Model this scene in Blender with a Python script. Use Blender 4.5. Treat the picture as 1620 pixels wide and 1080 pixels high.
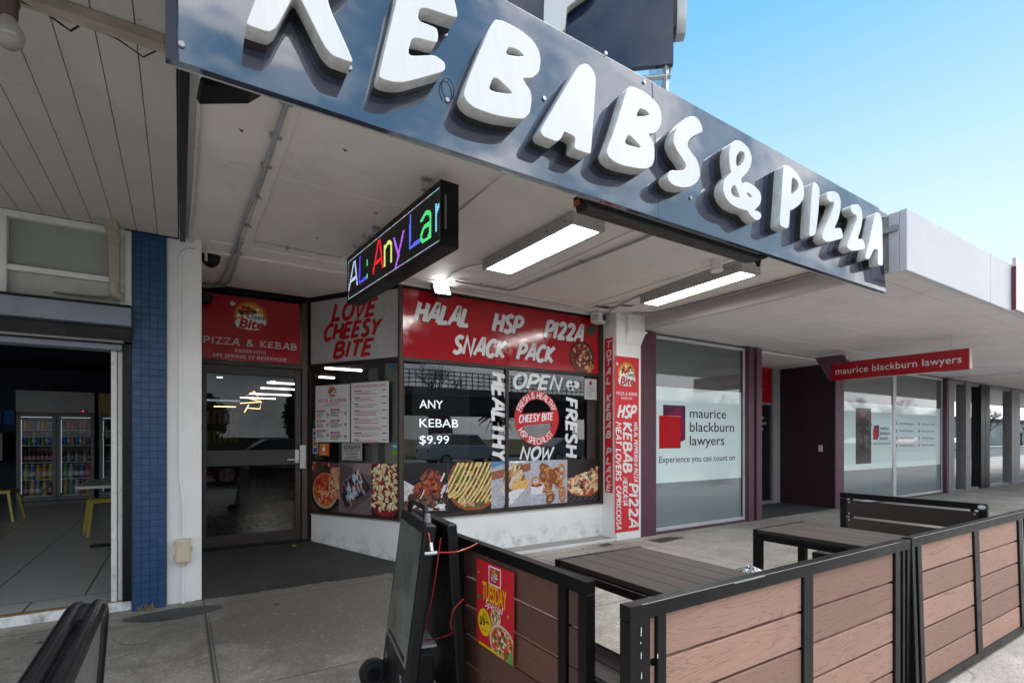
import bpy, bmesh, math, random
from mathutils import Vector, Matrix
R = math.radians
rnd = random.Random(7)
scene = bpy.context.scene
for o in list(bpy.data.objects):
    bpy.data.objects.remove(o)
col = scene.collection

# ------------------------------------------------------------------ camera
cam_d = bpy.data.cameras.new('camera')
cam = bpy.data.objects.new('camera', cam_d)
col.objects.link(cam)
cam.location = (0, 0, 1.3)
cam.rotation_euler = (R(90), 0, R(-32.5))
cam_d.sensor_width = 36.0
cam_d.lens = 825.0 / 1620 * 36
cam_d.shift_y = (692 - 540) / 1620
cam_d.clip_start = 0.02
cam_d.clip_end = 2000
scene.camera = cam

# ------------------------------------------------------------------ sky, sun, exposure
SUN_EL, SUN_AZ = 58, 112            # degrees; azimuth clockwise from +Y
world = bpy.data.worlds.new('World')
scene.world = world
world.use_nodes = True
wn, wl = world.node_tree.nodes, world.node_tree.links
wn.clear()
w_out = wn.new('ShaderNodeOutputWorld')
w_bg = wn.new('ShaderNodeBackground')
w_sky = wn.new('ShaderNodeTexSky')
w_sky.sky_type = 'NISHITA'
w_sky.sun_disc = False
w_sky.sun_elevation = R(SUN_EL)
w_sky.sun_rotation = R(SUN_AZ)
w_sky.air_density = 1.0
w_sky.dust_density = 1.0
w_sky.ozone_density = 2.6
w_tc = wn.new('ShaderNodeTexCoord')
w_noise = wn.new('ShaderNodeTexNoise')
w_noise.inputs['Scale'].default_value = 2.6
w_noise.inputs['Detail'].default_value = 7
w_noise.inputs['Roughness'].default_value = 0.58
w_map = wn.new('ShaderNodeMapping')
w_map.inputs['Scale'].default_value = (1, 1, 2.0)
w_map.inputs['Location'].default_value = (0.35, 0.2, 0.1)
wl.new(w_tc.outputs['Generated'], w_map.inputs['Vector'])
wl.new(w_map.outputs[0], w_noise.inputs['Vector'])
w_ramp = wn.new('ShaderNodeValToRGB')
w_ramp.color_ramp.elements[0].position = 0.44
w_ramp.color_ramp.elements[1].position = 0.58
wl.new(w_noise.outputs['Fac'], w_ramp.inputs['Fac'])
w_sep = wn.new('ShaderNodeSeparateXYZ')
wl.new(w_tc.outputs['Generated'], w_sep.inputs[0])
w_side = wn.new('ShaderNodeMapRange')          # broken cloud only over the street half of the sky
w_side.inputs['From Min'].default_value = 0.12
w_side.inputs['From Max'].default_value = -0.25
wl.new(w_sep.outputs['Y'], w_side.inputs['Value'])
w_mul = wn.new('ShaderNodeMath'); w_mul.operation = 'MULTIPLY'
wl.new(w_ramp.outputs['Color'], w_mul.inputs[0])
wl.new(w_side.outputs[0], w_mul.inputs[1])
w_mul2 = wn.new('ShaderNodeMath'); w_mul2.operation = 'MULTIPLY'
w_mul2.inputs[1].default_value = 0.85
wl.new(w_mul.outputs[0], w_mul2.inputs[0])
w_mix = wn.new('ShaderNodeMix'); w_mix.data_type = 'RGBA'
w_mix.inputs['B'].default_value = (16, 16, 16.3, 1)
wl.new(w_mul2.outputs[0], w_mix.inputs['Factor'])
# thin high cloud: the sky pales and turns cyan towards the horizon
w_rz = wn.new('ShaderNodeValToRGB')
er = w_rz.color_ramp.elements
er[0].position = 0.0; er[0].color = (0.86, 0.92, 0.95, 1)
er[1].position = 0.30; er[1].color = (0.66, 0.85, 0.935, 1)
e3 = er.new(0.60); e3.color = (0.17, 0.54, 0.87, 1)
e4 = er.new(1.0); e4.color = (0.05, 0.24, 0.60, 1)
wl.new(w_sep.outputs['Z'], w_rz.inputs['Fac'])
w_sc = wn.new('ShaderNodeVectorMath'); w_sc.operation = 'SCALE'; w_sc.inputs['Scale'].default_value = 7.3
wl.new(w_rz.outputs['Color'], w_sc.inputs[0])
w_veil = wn.new('ShaderNodeMix'); w_veil.data_type = 'RGBA'
w_veil.inputs['Factor'].default_value = 0.8
wl.new(w_sky.outputs['Color'], w_veil.inputs['A'])
wl.new(w_sc.outputs[0], w_veil.inputs['B'])
wl.new(w_veil.outputs['Result'], w_mix.inputs['A'])
wl.new(w_mix.outputs['Result'], w_bg.inputs['Color'])
w_bg.inputs['Strength'].default_value = 0.05
wl.new(w_bg.outputs[0], w_out.inputs['Surface'])

sun_d = bpy.data.lights.new('sun', 'SUN')
sun_d.energy = 1.1
sun_d.angle = R(40)
sun_d.color = (1.0, 0.96, 0.9)
sun = bpy.data.objects.new('sun', sun_d)
col.objects.link(sun)
sd = Vector((math.sin(R(SUN_AZ)) * math.cos(R(SUN_EL)), math.cos(R(SUN_AZ)) * math.cos(R(SUN_EL)), math.sin(R(SUN_EL))))
sun.rotation_euler = sd.to_track_quat('Z', 'Y').to_euler()
sun.location = (0, -10, 20)

scene.view_settings.view_transform = 'Standard'
scene.view_settings.look = 'None'
scene.view_settings.exposure = 1.8
scene.view_settings.gamma = 1.0
try:
    scene.cycles.max_bounces = 10
    scene.cycles.transparent_max_bounces = 16
    scene.cycles.caustics_reflective = False
    scene.cycles.caustics_refractive = False
    scene.cycles.sample_clamp_indirect = 4.0
except Exception:
    pass

# ------------------------------------------------------------------ colour + material helpers
def lin(c):
    c = c / 255.0
    return c / 12.92 if c <= 0.04045 else ((c + 0.055) / 1.055) ** 2.4
def S(r, g, b):
    return (lin(r), lin(g), lin(b))

class NT:
    def __init__(s, name):
        s.m = bpy.data.materials.new(name); s.m.use_nodes = True
        s.n, s.l = s.m.node_tree.nodes, s.m.node_tree.links
        s.n.clear()
        s.out = s.n.new('ShaderNodeOutputMaterial')
    def add(s, t, **kw):
        n = s.n.new(t)
        for k, v in kw.items():
            if k in n.inputs: n.inputs[k].default_value = v
            else: setattr(n, k, v)
        return n
    def link(s, a, b): s.l.new(a, b)
    def coord(s, scale=(1, 1, 1), kind='Object', rot=(0, 0, 0)):
        tc = s.add('ShaderNodeTexCoord')
        if kind == 'Pos':
            src = s.add('ShaderNodeNewGeometry').outputs['Position']
        else:
            src = tc.outputs[kind]
        mp = s.add('ShaderNodeMapping')
        mp.inputs['Scale'].default_value = scale
        mp.inputs['Rotation'].default_value = rot
        s.link(src, mp.inputs['Vector'])
        return mp.outputs[0]
    def noise(s, vec, scale, detail=4, rough=0.55, dist=0.0):
        n = s.add('ShaderNodeTexNoise')
        n.inputs['Scale'].default_value = scale; n.inputs['Detail'].default_value = detail
        n.inputs['Roughness'].default_value = rough; n.inputs['Distortion'].default_value = dist
        s.link(vec, n.inputs['Vector'])
        return n.outputs['Fac']
    def ramp(s, fac, stops):
        r = s.add('ShaderNodeValToRGB')
        e = r.color_ramp.elements
        while len(e) < len(stops): e.new(0.5)
        for i, (p, c) in enumerate(stops):
            e[i].position = p
            e[i].color = (*c, 1) if hasattr(c, '__len__') else (c, c, c, 1)
        s.link(fac, r.inputs['Fac'])
        return r.outputs['Color']
    def mix(s, fac, a, b, blend='MIX'):
        m = s.add('ShaderNodeMix', data_type='RGBA', blend_type=blend)
        for v, k in ((fac, 'Factor'), (a, 'A'), (b, 'B')):
            if hasattr(v, 'is_linked') or hasattr(v, 'links'): s.link(v, m.inputs[k])
            elif k == 'Factor': m.inputs[k].default_value = v
            else: m.inputs[k].default_value = (*v, 1)
        return m.outputs['Result']
    def bsdf(s, base=None, rough=0.5, metal=0.0, spec=0.5, ior=1.5, bump=None, bstr=0.2, bdist=0.01, coat=0.0):
        b = s.add('ShaderNodeBsdfPrincipled')
        def setv(k, v):
            if hasattr(v, 'links'): s.link(v, b.inputs[k])
            elif k == 'Base Color': b.inputs[k].default_value = (*v, 1)
            else: b.inputs[k].default_value = v
        setv('Base Color', base); setv('Roughness', rough); setv('Metallic', metal)
        b.inputs['Specular IOR Level'].default_value = spec
        b.inputs['IOR'].default_value = ior
        b.inputs['Coat Weight'].default_value = coat
        if bump is not None:
            bp = s.add('ShaderNodeBump', Strength=bstr, Distance=bdist)
            s.link(bump, bp.inputs['Height'])
            s.link(bp.outputs[0], b.inputs['Normal'])
        s.link(b.outputs[0], s.out.inputs['Surface'])
        s.b = b
        return s.m

_mc = {}
def plain(name, c, rough=0.5, var=0.12, scale=6.0, bump=0.0, bscale=60, metal=0.0, spec=0.5, ior=1.5, dirt=0.0, dirtc=(0.05, 0.045, 0.04)):
    """painted / moulded surface: soft tone variation, grain and specks of wear"""
    if name in _mc: return _mc[name]
    t = NT(name)
    v = t.coord(kind='Pos')
    n1 = t.noise(v, scale, 5, 0.6)
    cc = t.ramp(n1, [(0.25, tuple(x * (1 - var) for x in c)), (0.75, tuple(min(1, x * (1 + var)) for x in c))])
    if dirt:
        n2 = t.noise(v, 9.0, 8, 0.7, 0.6)
        f = t.ramp(n2, [(0.56, 0.0), (0.74, dirt)])
        cc = t.mix(f, cc, dirtc)
    rr = t.ramp(t.noise(v, 14, 4), [(0.3, max(0.02, rough - 0.07)), (0.7, min(1, rough + 0.07))])
    b = t.noise(v, bscale, 6, 0.6) if bump else None
    _mc[name] = t.bsdf(cc, rr, metal, spec, ior, b, bump, 0.004)
    return _mc[name]

def emis(name, c, strength):
    if name in _mc: return _mc[name]
    t = NT(name)
    e = t.add('ShaderNodeEmission', Strength=strength)
    e.inputs['Color'].default_value = (*c, 1)
    t.link(e.outputs[0], t.out.inputs['Surface'])
    _mc[name] = t.m
    return t.m

def glass_mat(name, tint=(0.8, 0.83, 0.82), boost=1.9, base=0.015, wob=0.0):
    t = NT(name)
    tr = t.add('ShaderNodeBsdfTransparent'); tr.inputs['Color'].default_value = (*tint, 1)
    gl = t.add('ShaderNodeBsdfGlossy'); gl.inputs['Roughness'].default_value = 0.0
    gl.inputs['Color'].default_value = (0.95, 0.97, 1, 1)
    fr = t.add('ShaderNodeFresnel', IOR=1.5)
    if wob:
        bp = t.add('ShaderNodeBump', Strength=wob, Distance=0.02)
        t.link(t.noise(t.coord(kind='Pos'), 1.3, 2), bp.inputs['Height'])
        t.link(bp.outputs[0], gl.inputs['Normal'])
    m1 = t.add('ShaderNodeMath', operation='MULTIPLY_ADD')
    m1.inputs[1].default_value = boost; m1.inputs[2].default_value = base
    m1.use_clamp = True
    t.link(fr.outputs[0], m1.inputs[0])
    mx = t.add('ShaderNodeMixShader')
    t.link(m1.outputs[0], mx.inputs['Fac'])
    t.link(tr.outputs[0], mx.inputs[1]); t.link(gl.outputs[0], mx.inputs[2])
    t.link(mx.outputs[0], t.out.inputs['Surface'])
    return t.m

def ink_mat(name, rough, spec=0.4, coat=0.0):
    t = NT(name)
    a = t.add('ShaderNodeAttribute', attribute_name='ink')
    v = t.coord(kind='Pos')
    f = t.ramp(t.noise(v, 5, 5), [(0.3, 0.88), (0.7, 1.05)])
    c = t.mix(1.0, a.outputs['Color'], f, 'MULTIPLY')
    m = t.bsdf(c, rough, 0, spec, coat=coat)
    return m
INK = ink_mat('printed_ink', 0.35)
INK_GLOSS = ink_mat('printed_ink_on_gloss_panel', 0.12)
def photo_ink():
    t = NT('printed_photograph')
    a = t.add('ShaderNodeAttribute', attribute_name='ink')
    v = t.coord(kind='Pos')
    f = t.ramp(t.noise(v, 48, 7, 0.75, 0.6), [(0.30, 0.42), (0.5, 0.97), (0.72, 1.45)])
    c = t.mix(1.0, a.outputs['Color'], f, 'MULTIPLY')
    c = t.mix(t.ramp(t.noise(v, 120, 4, 0.7), [(0.55, 0.0), (0.7, 0.4)]), c, (0.10, 0.05, 0.035))
    return t.bsdf(c, 0.3, 0, 0.4)
INK_PHOTO = photo_ink()
INK_PAPER = ink_mat('printed_ink_on_paper', 0.6, 0.25)

def concrete():
    t = NT('footpath_concrete')
    v = t.coord(kind='Pos')
    big = t.noise(v, 0.55, 5, 0.6, 0.4)
    mid = t.noise(v, 3.2, 8, 0.65, 0.5)
    vb = t.coord((18, 6, 6), 'Pos', (0, 0, R(38)))
    broom = t.noise(vb, 7, 5, 0.75)
    fine = t.noise(v, 70, 6, 0.8)
    c = t.ramp(mid, [(0.25, (0.38, 0.346, 0.305)), (0.5, (0.60, 0.55, 0.49)), (0.78, (0.76, 0.70, 0.635))])
    c = t.mix(t.ramp(big, [(0.38, 0.6), (0.54, 0.0)]), c, (0.25, 0.222, 0.19))
    c = t.mix(t.ramp(fine, [(0.42, 0.65), (0.52, 0.0)]), c, (0.18, 0.166, 0.15))
    c = t.mix(t.ramp(broom, [(0.40, 0.55), (0.56, 0.0)]), c, (0.22, 0.207, 0.192))
    # darker brown area in front of the shop entrance, with a ragged edge
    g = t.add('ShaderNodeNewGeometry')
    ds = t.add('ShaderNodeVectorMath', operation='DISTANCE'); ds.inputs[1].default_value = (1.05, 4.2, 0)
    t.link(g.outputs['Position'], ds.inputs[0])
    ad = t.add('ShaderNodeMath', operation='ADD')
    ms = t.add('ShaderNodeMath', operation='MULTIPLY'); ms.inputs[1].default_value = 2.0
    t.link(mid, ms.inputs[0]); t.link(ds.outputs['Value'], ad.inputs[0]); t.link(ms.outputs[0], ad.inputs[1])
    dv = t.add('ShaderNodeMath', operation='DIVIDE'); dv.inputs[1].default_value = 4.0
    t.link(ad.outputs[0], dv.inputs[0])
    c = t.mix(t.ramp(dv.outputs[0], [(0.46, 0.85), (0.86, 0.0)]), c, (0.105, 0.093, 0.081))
    # chewing gum and oil spots
    vo = t.add('ShaderNodeTexVoronoi', Scale=2.1, Randomness=1.0)
    t.link(v, vo.inputs['Vector'])
    c = t.mix(t.ramp(vo.outputs['Distance'], [(0.045, 0.85), (0.062, 0.0)]), c, (0.035, 0.033, 0.03))
    vo2 = t.add('ShaderNodeTexVoronoi', Scale=7.0, Randomness=1.0)
    t.link(v, vo2.inputs['Vector'])
    c = t.mix(t.ramp(vo2.outputs['Distance'], [(0.06, 0.5), (0.09, 0.0)]), c, (0.1, 0.095, 0.09))
    sp2 = t.noise(v, 26, 6, 0.8)
    c = t.mix(t.ramp(sp2, [(0.36, 0.55), (0.47, 0.0)]), c, (0.17, 0.16, 0.148))
    c = t.mix(t.ramp(sp2, [(0.56, 0.0), (0.68, 0.45)]), c, (0.62, 0.59, 0.55))
    vd_ = t.add('ShaderNodeTexVoronoi', feature='DISTANCE_TO_EDGE', Scale=0.42, Randomness=1.0)
    wob = t.add('ShaderNodeVectorMath', operation='ADD'); nz = t.add('ShaderNodeTexNoise', Scale=2.2, Detail=6); t.link(v, nz.inputs['Vector'])
    sc_ = t.add('ShaderNodeVectorMath', operation='SCALE', Scale=0.5); t.link(nz.outputs['Color'], sc_.inputs[0])
    t.link(v, wob.inputs[0]); t.link(sc_.outputs[0], wob.inputs[1]); t.link(wob.outputs[0], vd_.inputs['Vector'])
    ck = t.mix(1.0, t.ramp(vd_.outputs['Distance'], [(0.0015, 0.75), (0.004, 0.0)]), t.ramp(t.noise(v, 0.9, 3), [(0.5, 0.0), (0.6, 1.0)]), 'MULTIPLY')
    c = t.mix(ck, c, (0.06, 0.055, 0.05))
    # saw-cut joints
    br = t.add('ShaderNodeTexBrick', offset=0.0)
    br.inputs['Scale'].default_value = 1.0
    br.inputs['Brick Width'].default_value = 1.55; br.inputs['Row Height'].default_value = 1.62
    br.inputs['Mortar Size'].default_value = 0.006; br.inputs['Mortar Smooth'].default_value = 0.3
    mp = t.add('ShaderNodeMapping'); mp.inputs['Location'].default_value = (-0.16, 0.2, 0)
    t.link(g.outputs['Position'], mp.inputs['Vector']); t.link(mp.outputs[0], br.inputs['Vector'])
    c = t.mix(t.ramp(br.outputs['Fac'], [(0.1, 0.0), (0.9, 0.75)]), c, (0.045, 0.042, 0.04))
    h = t.mix(0.35, fine, broom)
    return t.bsdf(c, t.ramp(mid, [(0.3, 0.72), (0.7, 0.9)]), 0, 0.3, bump=h, bstr=0.45, bdist=0.004)

def ceiling_mat(name, c):
    t = NT(name)
    v = t.coord(kind='Pos')
    n = t.noise(v, 0.8, 6, 0.6, 0.5)
    cc = t.ramp(n, [(0.3, tuple(x * 0.82 for x in c)), (0.7, c)])
    st = t.noise(v, 2.6, 8, 0.72, 1.2)
    cc = t.mix(t.ramp(st, [(0.56, 0.0), (0.80, 0.38)]), cc, (0.30, 0.265, 0.22))
    fl = t.add('ShaderNodeTexVoronoi', Scale=5.5, Randomness=1.0); t.link(v, fl.inputs['Vector'])
    cc = t.mix(t.ramp(fl.outputs['Distance'], [(0.018, 0.9), (0.03, 0.0)]), cc, (0.05, 0.045, 0.04))
    return t.bsdf(cc, 0.6, 0, 0.3, bump=t.noise(v, 3.0, 7, 0.6), bstr=0.35, bdist=0.02)

def render_wall(name, c, grime=0.75, bstr=0.5, scuff=(0.2, 0.18, 0.16)):
    """rough painted render: bag-washed bump, scuffs near the ground"""
    t = NT(name)
    v = t.coord(kind='Pos')
    vs = t.coord((9, 9, 2.2), 'Pos')
    n = t.noise(v, 2.2, 6, 0.6)
    cc = t.ramp(n, [(0.3, tuple(x * 0.93 for x in c)), (0.7, c)])
    g = t.add('ShaderNodeNewGeometry')
    sp = t.add('ShaderNodeSeparateXYZ'); t.link(g.outputs['Position'], sp.inputs[0])
    mr = t.add('ShaderNodeMapRange'); mr.inputs['From Min'].default_value = 0.30; mr.inputs['From Max'].default_value = 0.0
    t.link(sp.outputs['Z'], mr.inputs['Value'])
    sc = t.ramp(t.noise(v, 7, 9, 0.75, 0.5), [(0.48, 0.0), (0.66, 1.0)])
    mm = t.add('ShaderNodeMath', operation='MULTIPLY'); t.link(mr.outputs[0], mm.inputs[0]); t.link(sc, mm.inputs[1])
    m2 = t.add('ShaderNodeMath', operation='MULTIPLY'); m2.inputs[1].default_value = grime; t.link(mm.outputs[0], m2.inputs[0])
    cc = t.mix(m2.outputs[0], cc, scuff)
    spk = t.noise(v, 30, 3, 0.5)
    cc = t.mix(t.ramp(spk, [(0.70, 0.0), (0.76, 0.5)]), cc, (0.3, 0.28, 0.25))
    return t.bsdf(cc, 0.55, 0, 0.35, bump=t.noise(vs, 9, 6, 0.6), bstr=bstr, bdist=0.006)

def tile_mat():
    t = NT('blue_mosaic_tile')
    g = t.add('ShaderNodeNewGeometry')
    sp = t.add('ShaderNodeSeparateXYZ'); t.link(g.outputs['Position'], sp.inputs[0])
    ad = t.add('ShaderNodeMath', operation='ADD'); t.link(sp.outputs['X'], ad.inputs[0]); t.link(sp.outputs['Y'], ad.inputs[1])
    cb = t.add('ShaderNodeCombineXYZ'); t.link(ad.outputs[0], cb.inputs[0]); t.link(sp.outputs['Z'], cb.inputs[1])
    br = t.add('ShaderNodeTexBrick', offset=0.0)
    br.inputs['Scale'].default_value = 1.0
    br.inputs['Brick Width'].default_value = 0.052; br.inputs['Row Height'].default_value = 0.052
    br.inputs['Mortar Size'].default_value = 0.003; br.inputs['Mortar Smooth'].default_value = 0.4
    br.inputs['Color1'].default_value = (0.015, 0.055, 0.145, 1); br.inputs['Color2'].default_value = (0.022, 0.07, 0.175, 1)
    br.inputs['Mortar'].default_value = (0.007, 0.026, 0.075, 1)
    t.link(cb.outputs[0], br.inputs['Vector'])
    v = t.coord(kind='Pos')
    c = t.mix(t.ramp(t.noise(v, 11, 7, 0.7), [(0.62, 0.0), (0.78, 0.5)]), br.outputs['Color'], (0.12, 0.17, 0.27))
    inv = t.add('ShaderNodeMath', operation='SUBTRACT'); inv.inputs[0].default_value = 1; t.link(br.outputs['Fac'], inv.inputs[1])
    return t.bsdf(c, t.ramp(t.noise(v, 20, 3), [(0.3, 0.28), (0.7, 0.5)]), 0, 0.4, bump=inv.outputs[0], bstr=0.5, bdist=0.003)

def wood_mat(name, c, axis, dark=0.55, grain=1.0, rough=0.62):
    """wood-plastic board, embossed grain running along axis (0 x, 1 y)"""
    t = NT(name)
    sc = [14, 14, 14]; sc[axis] = 1.4
    v0 = t.coord(tuple(sc), 'Pos')
    oi = t.add('ShaderNodeObjectInfo')
    ofs = t.add('ShaderNodeVectorMath', operation='SCALE', Scale=37.0); cx_ = t.add('ShaderNodeCombineXYZ')
    for q in (0, 1, 2): t.link(oi.outputs['Random'], cx_.inputs[q])
    t.link(cx_.outputs[0], ofs.inputs[0])
    av = t.add('ShaderNodeVectorMath', operation='ADD'); t.link(v0, av.inputs[0]); t.link(ofs.outputs[0], av.inputs[1])
    v = av.outputs[0]
    n0 = t.noise(v, 1.0, 2, 0.5, 0.9)
    wv = t.add('ShaderNodeMath', operation='MULTIPLY'); wv.inputs[1].default_value = 24.0; t.link(n0, wv.inputs[0])
    fr = t.add('ShaderNodeMath', operation='PINGPONG'); fr.inputs[1].default_value = 1.0; t.link(wv.outputs[0], fr.inputs[0])
    lines = t.ramp(fr.outputs[0], [(0.0, 0.0), (0.28, 1.0)])
    big = t.noise(t.coord(kind='Pos'), 2.3, 5, 0.6)
    cc = t.ramp(big, [(0.3, tuple(x * 0.86 for x in c)), (0.7, c)])
    cc = t.mix(1.0, cc, t.ramp(oi.outputs['Random'], [(0.0, (0.70, 0.68, 0.66)), (0.5, (0.95, 0.95, 0.95)), (1.0, (1.15, 1.14, 1.12))]), 'MULTIPLY')
    sm = t.noise(t.coord((2, 2, 5), 'Pos'), 3.0, 7, 0.7)
    cc = t.mix(t.ramp(sm, [(0.55, 0.0), (0.75, 0.4)]), cc, tuple(x * 0.55 + 0.05 for x in c))
    inv = t.ramp(lines, [(0.0, dark * grain), (1.0, 0.0)])
    cc = t.mix(inv, cc, tuple(x * 0.42 for x in c))
    fine = t.noise(t.coord((4, 4, 4), 'Pos'), 60, 4, 0.7)
    cc = t.mix(t.ramp(fine, [(0.35, 0.25), (0.55, 0)]), cc, tuple(x * 0.6 for x in c))
    return t.bsdf(cc, rough, 0, 0.35, bump=lines, bstr=0.35 * grain, bdist=0.002)

def fascia_mat():
    """dark blue-grey composite panel, glossy, slightly oil-canned"""
    t = NT('dark_gloss_composite_panel')
    v = t.coord(kind='Pos')
    n = t.noise(v, 1.5, 4, 0.5)
    c = t.ramp(n, [(0.3, (0.032, 0.040, 0.072)), (0.7, (0.046, 0.054, 0.092))])
    ds = t.noise(v, 60, 4, 0.7)
    rr = t.ramp(ds, [(0.35, 0.035), (0.75, 0.09)])
    return t.bsdf(c, rr, 0, 0.5, 2.3, bump=t.noise(t.coord((1, 1, 1.4), 'Pos'), 2.1, 2, 0.4), bstr=0.35, bdist=0.02)

def letter_mat():
    t = NT('white_acrylic_letter')
    v = t.coord(kind='Pos')
    g = t.add('ShaderNodeNewGeometry')
    sp = t.add('ShaderNodeSeparateXYZ'); t.link(g.outputs['True Normal'], sp.inputs[0])
    # grime settled on the rims of the moulded letters (any face that is not the front)
    rim = t.add('ShaderNodeMapRange'); rim.inputs['From Min'].default_value = -0.9; rim.inputs['From Max'].default_value = -0.3
    t.link(sp.outputs['Y'], rim.inputs['Value'])
    st = t.ramp(t.noise(v, 16, 8, 0.75, 0.8), [(0.42, 0.05), (0.70, 0.75)])
    mm = t.add('ShaderNodeMath', operation='MULTIPLY'); t.link(rim.outputs[0], mm.inputs[0]); t.link(st, mm.inputs[1])
    fr = t.ramp(t.noise(t.coord((6, 6, 1.2), 'Pos'), 4, 6, 0.65), [(0.45, (0.73, 0.735, 0.74)), (0.80, (0.68, 0.675, 0.655))])
    c = t.mix(mm.outputs[0], fr, (0.40, 0.37, 0.29))
    return t.bsdf(c, 0.12, 0, 0.5)

M = {}
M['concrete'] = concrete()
M['kebab_ceiling'] = ceiling_mat('cracked_ceiling_paint', (0.84, 0.79, 0.745))
M['law_ceiling'] = ceiling_mat('soffit_paint', (0.82, 0.775, 0.79))
M['plank_ceiling'] = ceiling_mat('plank_ceiling_paint', (0.54, 0.515, 0.485))
M['white_wall'] = render_wall('white_painted_render', (0.86, 0.865, 0.875))
M['white_col'] = render_wall('white_painted_column', (0.86, 0.86, 0.86), 0.15, 0.25)
M['blue_tile'] = tile_mat()
M['fascia'] = fascia_mat()
M['letter'] = letter_mat()
M['letter_back'] = plain('dark_grey_letter_can', (0.03, 0.03, 0.031), 0.45, 0.2)
M['black'] = plain('black_powder_coat', (0.006, 0.006, 0.007), 0.34, 0.3, 9, 0.1, 90, spec=0.22, dirt=0.10, dirtc=(0.05, 0.045, 0.04))
M['black_plastic'] = plain('black_plastic', (0.007, 0.007, 0.008), 0.38, 0.2, 8, 0.08, 200, spec=0.25, dirt=0.08, dirtc=(0.05, 0.045, 0.04))
M['dark_frame'] = plain('dark_bronze_frame', (0.022, 0.015, 0.013), 0.4, 0.25, 7, 0.05, 80, dirt=0.2, dirtc=(0.07, 0.06, 0.05))
M['bronze'] = plain('worn_bronze_frame', (0.055, 0.033, 0.022), 0.45, 0.3, 9, 0.05, 80, dirt=0.3)
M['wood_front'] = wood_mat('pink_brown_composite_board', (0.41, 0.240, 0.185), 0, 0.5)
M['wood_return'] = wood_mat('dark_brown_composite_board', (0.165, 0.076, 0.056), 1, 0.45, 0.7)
M['wood_table'] = wood_mat('grey_brown_table_board', (0.044, 0.033, 0.029), 1, 0.4, 0.6, 0.6)
M['wood_back'] = wood_mat('charcoal_brown_bench_board', (0.050, 0.037, 0.033), 1, 0.4, 0.6, 0.6)
M['bitumen'] = plain('dark_bitumen', (0.03, 0.029, 0.029), 0.8, 0.45, 1.6, 0.6, 120, dirt=0.35, dirtc=(0.10, 0.095, 0.09))
M['patch'] = plain('grey_patch_bitumen', (0.06, 0.062, 0.06), 0.85, 0.35, 4, 0.6, 120)
M['asphalt'] = plain('road_asphalt', (0.10, 0.10, 0.10), 0.85, 0.3, 1.2, 0.6, 90)
M['line_paint'] = plain('road_line_paint', (0.72, 0.72, 0.7), 0.7, 0.15)
M['grass'] = plain('dry_verge_grass', (0.15, 0.13, 0.05), 0.95, 0.4, 3)
M['kerb'] = plain('kerb_concrete', (0.33, 0.32, 0.3), 0.85, 0.2)
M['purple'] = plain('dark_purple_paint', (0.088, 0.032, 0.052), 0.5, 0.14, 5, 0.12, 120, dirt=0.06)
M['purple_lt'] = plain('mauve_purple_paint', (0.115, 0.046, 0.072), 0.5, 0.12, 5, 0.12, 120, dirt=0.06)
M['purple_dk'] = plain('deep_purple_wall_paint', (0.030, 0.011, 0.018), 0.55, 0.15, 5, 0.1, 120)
M['alu'] = plain('aluminium_frame', (0.62, 0.62, 0.65), 0.35, 0.1, 8, 0.0, metal=0.2, dirt=0.2)
M['alu_dk'] = plain('grey_aluminium_frame', (0.20, 0.19, 0.20), 0.4, 0.15)
M['white_fascia'] = plain('white_fascia_sheet', (0.60, 0.59, 0.62), 0.42, 0.04, 1.5, 0.02, 40)
M['white_paint'] = plain('white_gloss_paint', (0.72, 0.72, 0.71), 0.4, 0.08, 5, 0.1, 60, dirt=0.25)
M['worn_white'] = plain('chipped_white_paint', (0.66, 0.66, 0.64), 0.45, 0.1, 5, 0.2, 40, dirt=0.75, dirtc=(0.06, 0.055, 0.05))
M['grey_paint'] = plain('grey_wall_paint', (0.36, 0.36, 0.36), 0.55, 0.1, 4, 0.1, 60, dirt=0.1)
M['pale_panel'] = plain('pale_green_infill_panel', (0.30, 0.32, 0.285), 0.5, 0.1, 3, 0.1, 160)
M['cream_pipe'] = plain('shaded_cream_pipe', (0.36, 0.31, 0.25), 0.45, 0.08, 5, dirt=0.3)  # cream PVC tone darkened in the colour, standing in for dimmer light up there
M['cream'] = plain('cream_pvc', (0.62, 0.53, 0.42), 0.45, 0.08, 5, dirt=0.2)
M['timber'] = plain('weathered_painted_timber', (0.40, 0.33, 0.27), 0.7, 0.3, 6, 0.5, 40, dirt=0.8)
M['steel_blue'] = plain('blue_grey_steel', (0.20, 0.22, 0.28), 0.4, 0.15, 4, dirt=0.2)
M['galv'] = plain('galvanised_steel', (0.42, 0.43, 0.43), 0.4, 0.2, 12, metal=0.6, dirt=0.25)
M['conduit'] = plain('grey_pvc_conduit', (0.33, 0.34, 0.36), 0.5, 0.12, 8, dirt=0.3)
M['conduit_w'] = plain('painted_conduit', (0.56, 0.55, 0.54), 0.5, 0.1, 8, dirt=0.35)
M['white_plastic'] = plain('white_plastic', (0.74, 0.74, 0.72), 0.35, 0.05, dirt=0.15)
M['grey_metal'] = plain('light_box_metal', (0.42, 0.42, 0.41), 0.4, 0.1, 8, dirt=0.3)
M['red_panel'] = plain('red_sign_face', S(164, 25, 36), 0.14, 0.08, 1.5)
M['red_flat'] = plain('red_print', S(205, 40, 52), 0.4, 0.05, 3)
M['red_deep'] = plain('red_gloss_panel', (0.36, 0.006, 0.01), 0.25, 0.05)
M['grey_sign'] = plain('pale_grey_sign_face', (0.44, 0.43, 0.45), 0.25, 0.06, 2)
M['paper'] = plain('white_poster_board', (0.70, 0.70, 0.72), 0.5, 0.03, 3)
M['glass'] = glass_mat('shop_glass', wob=0.02)
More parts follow.
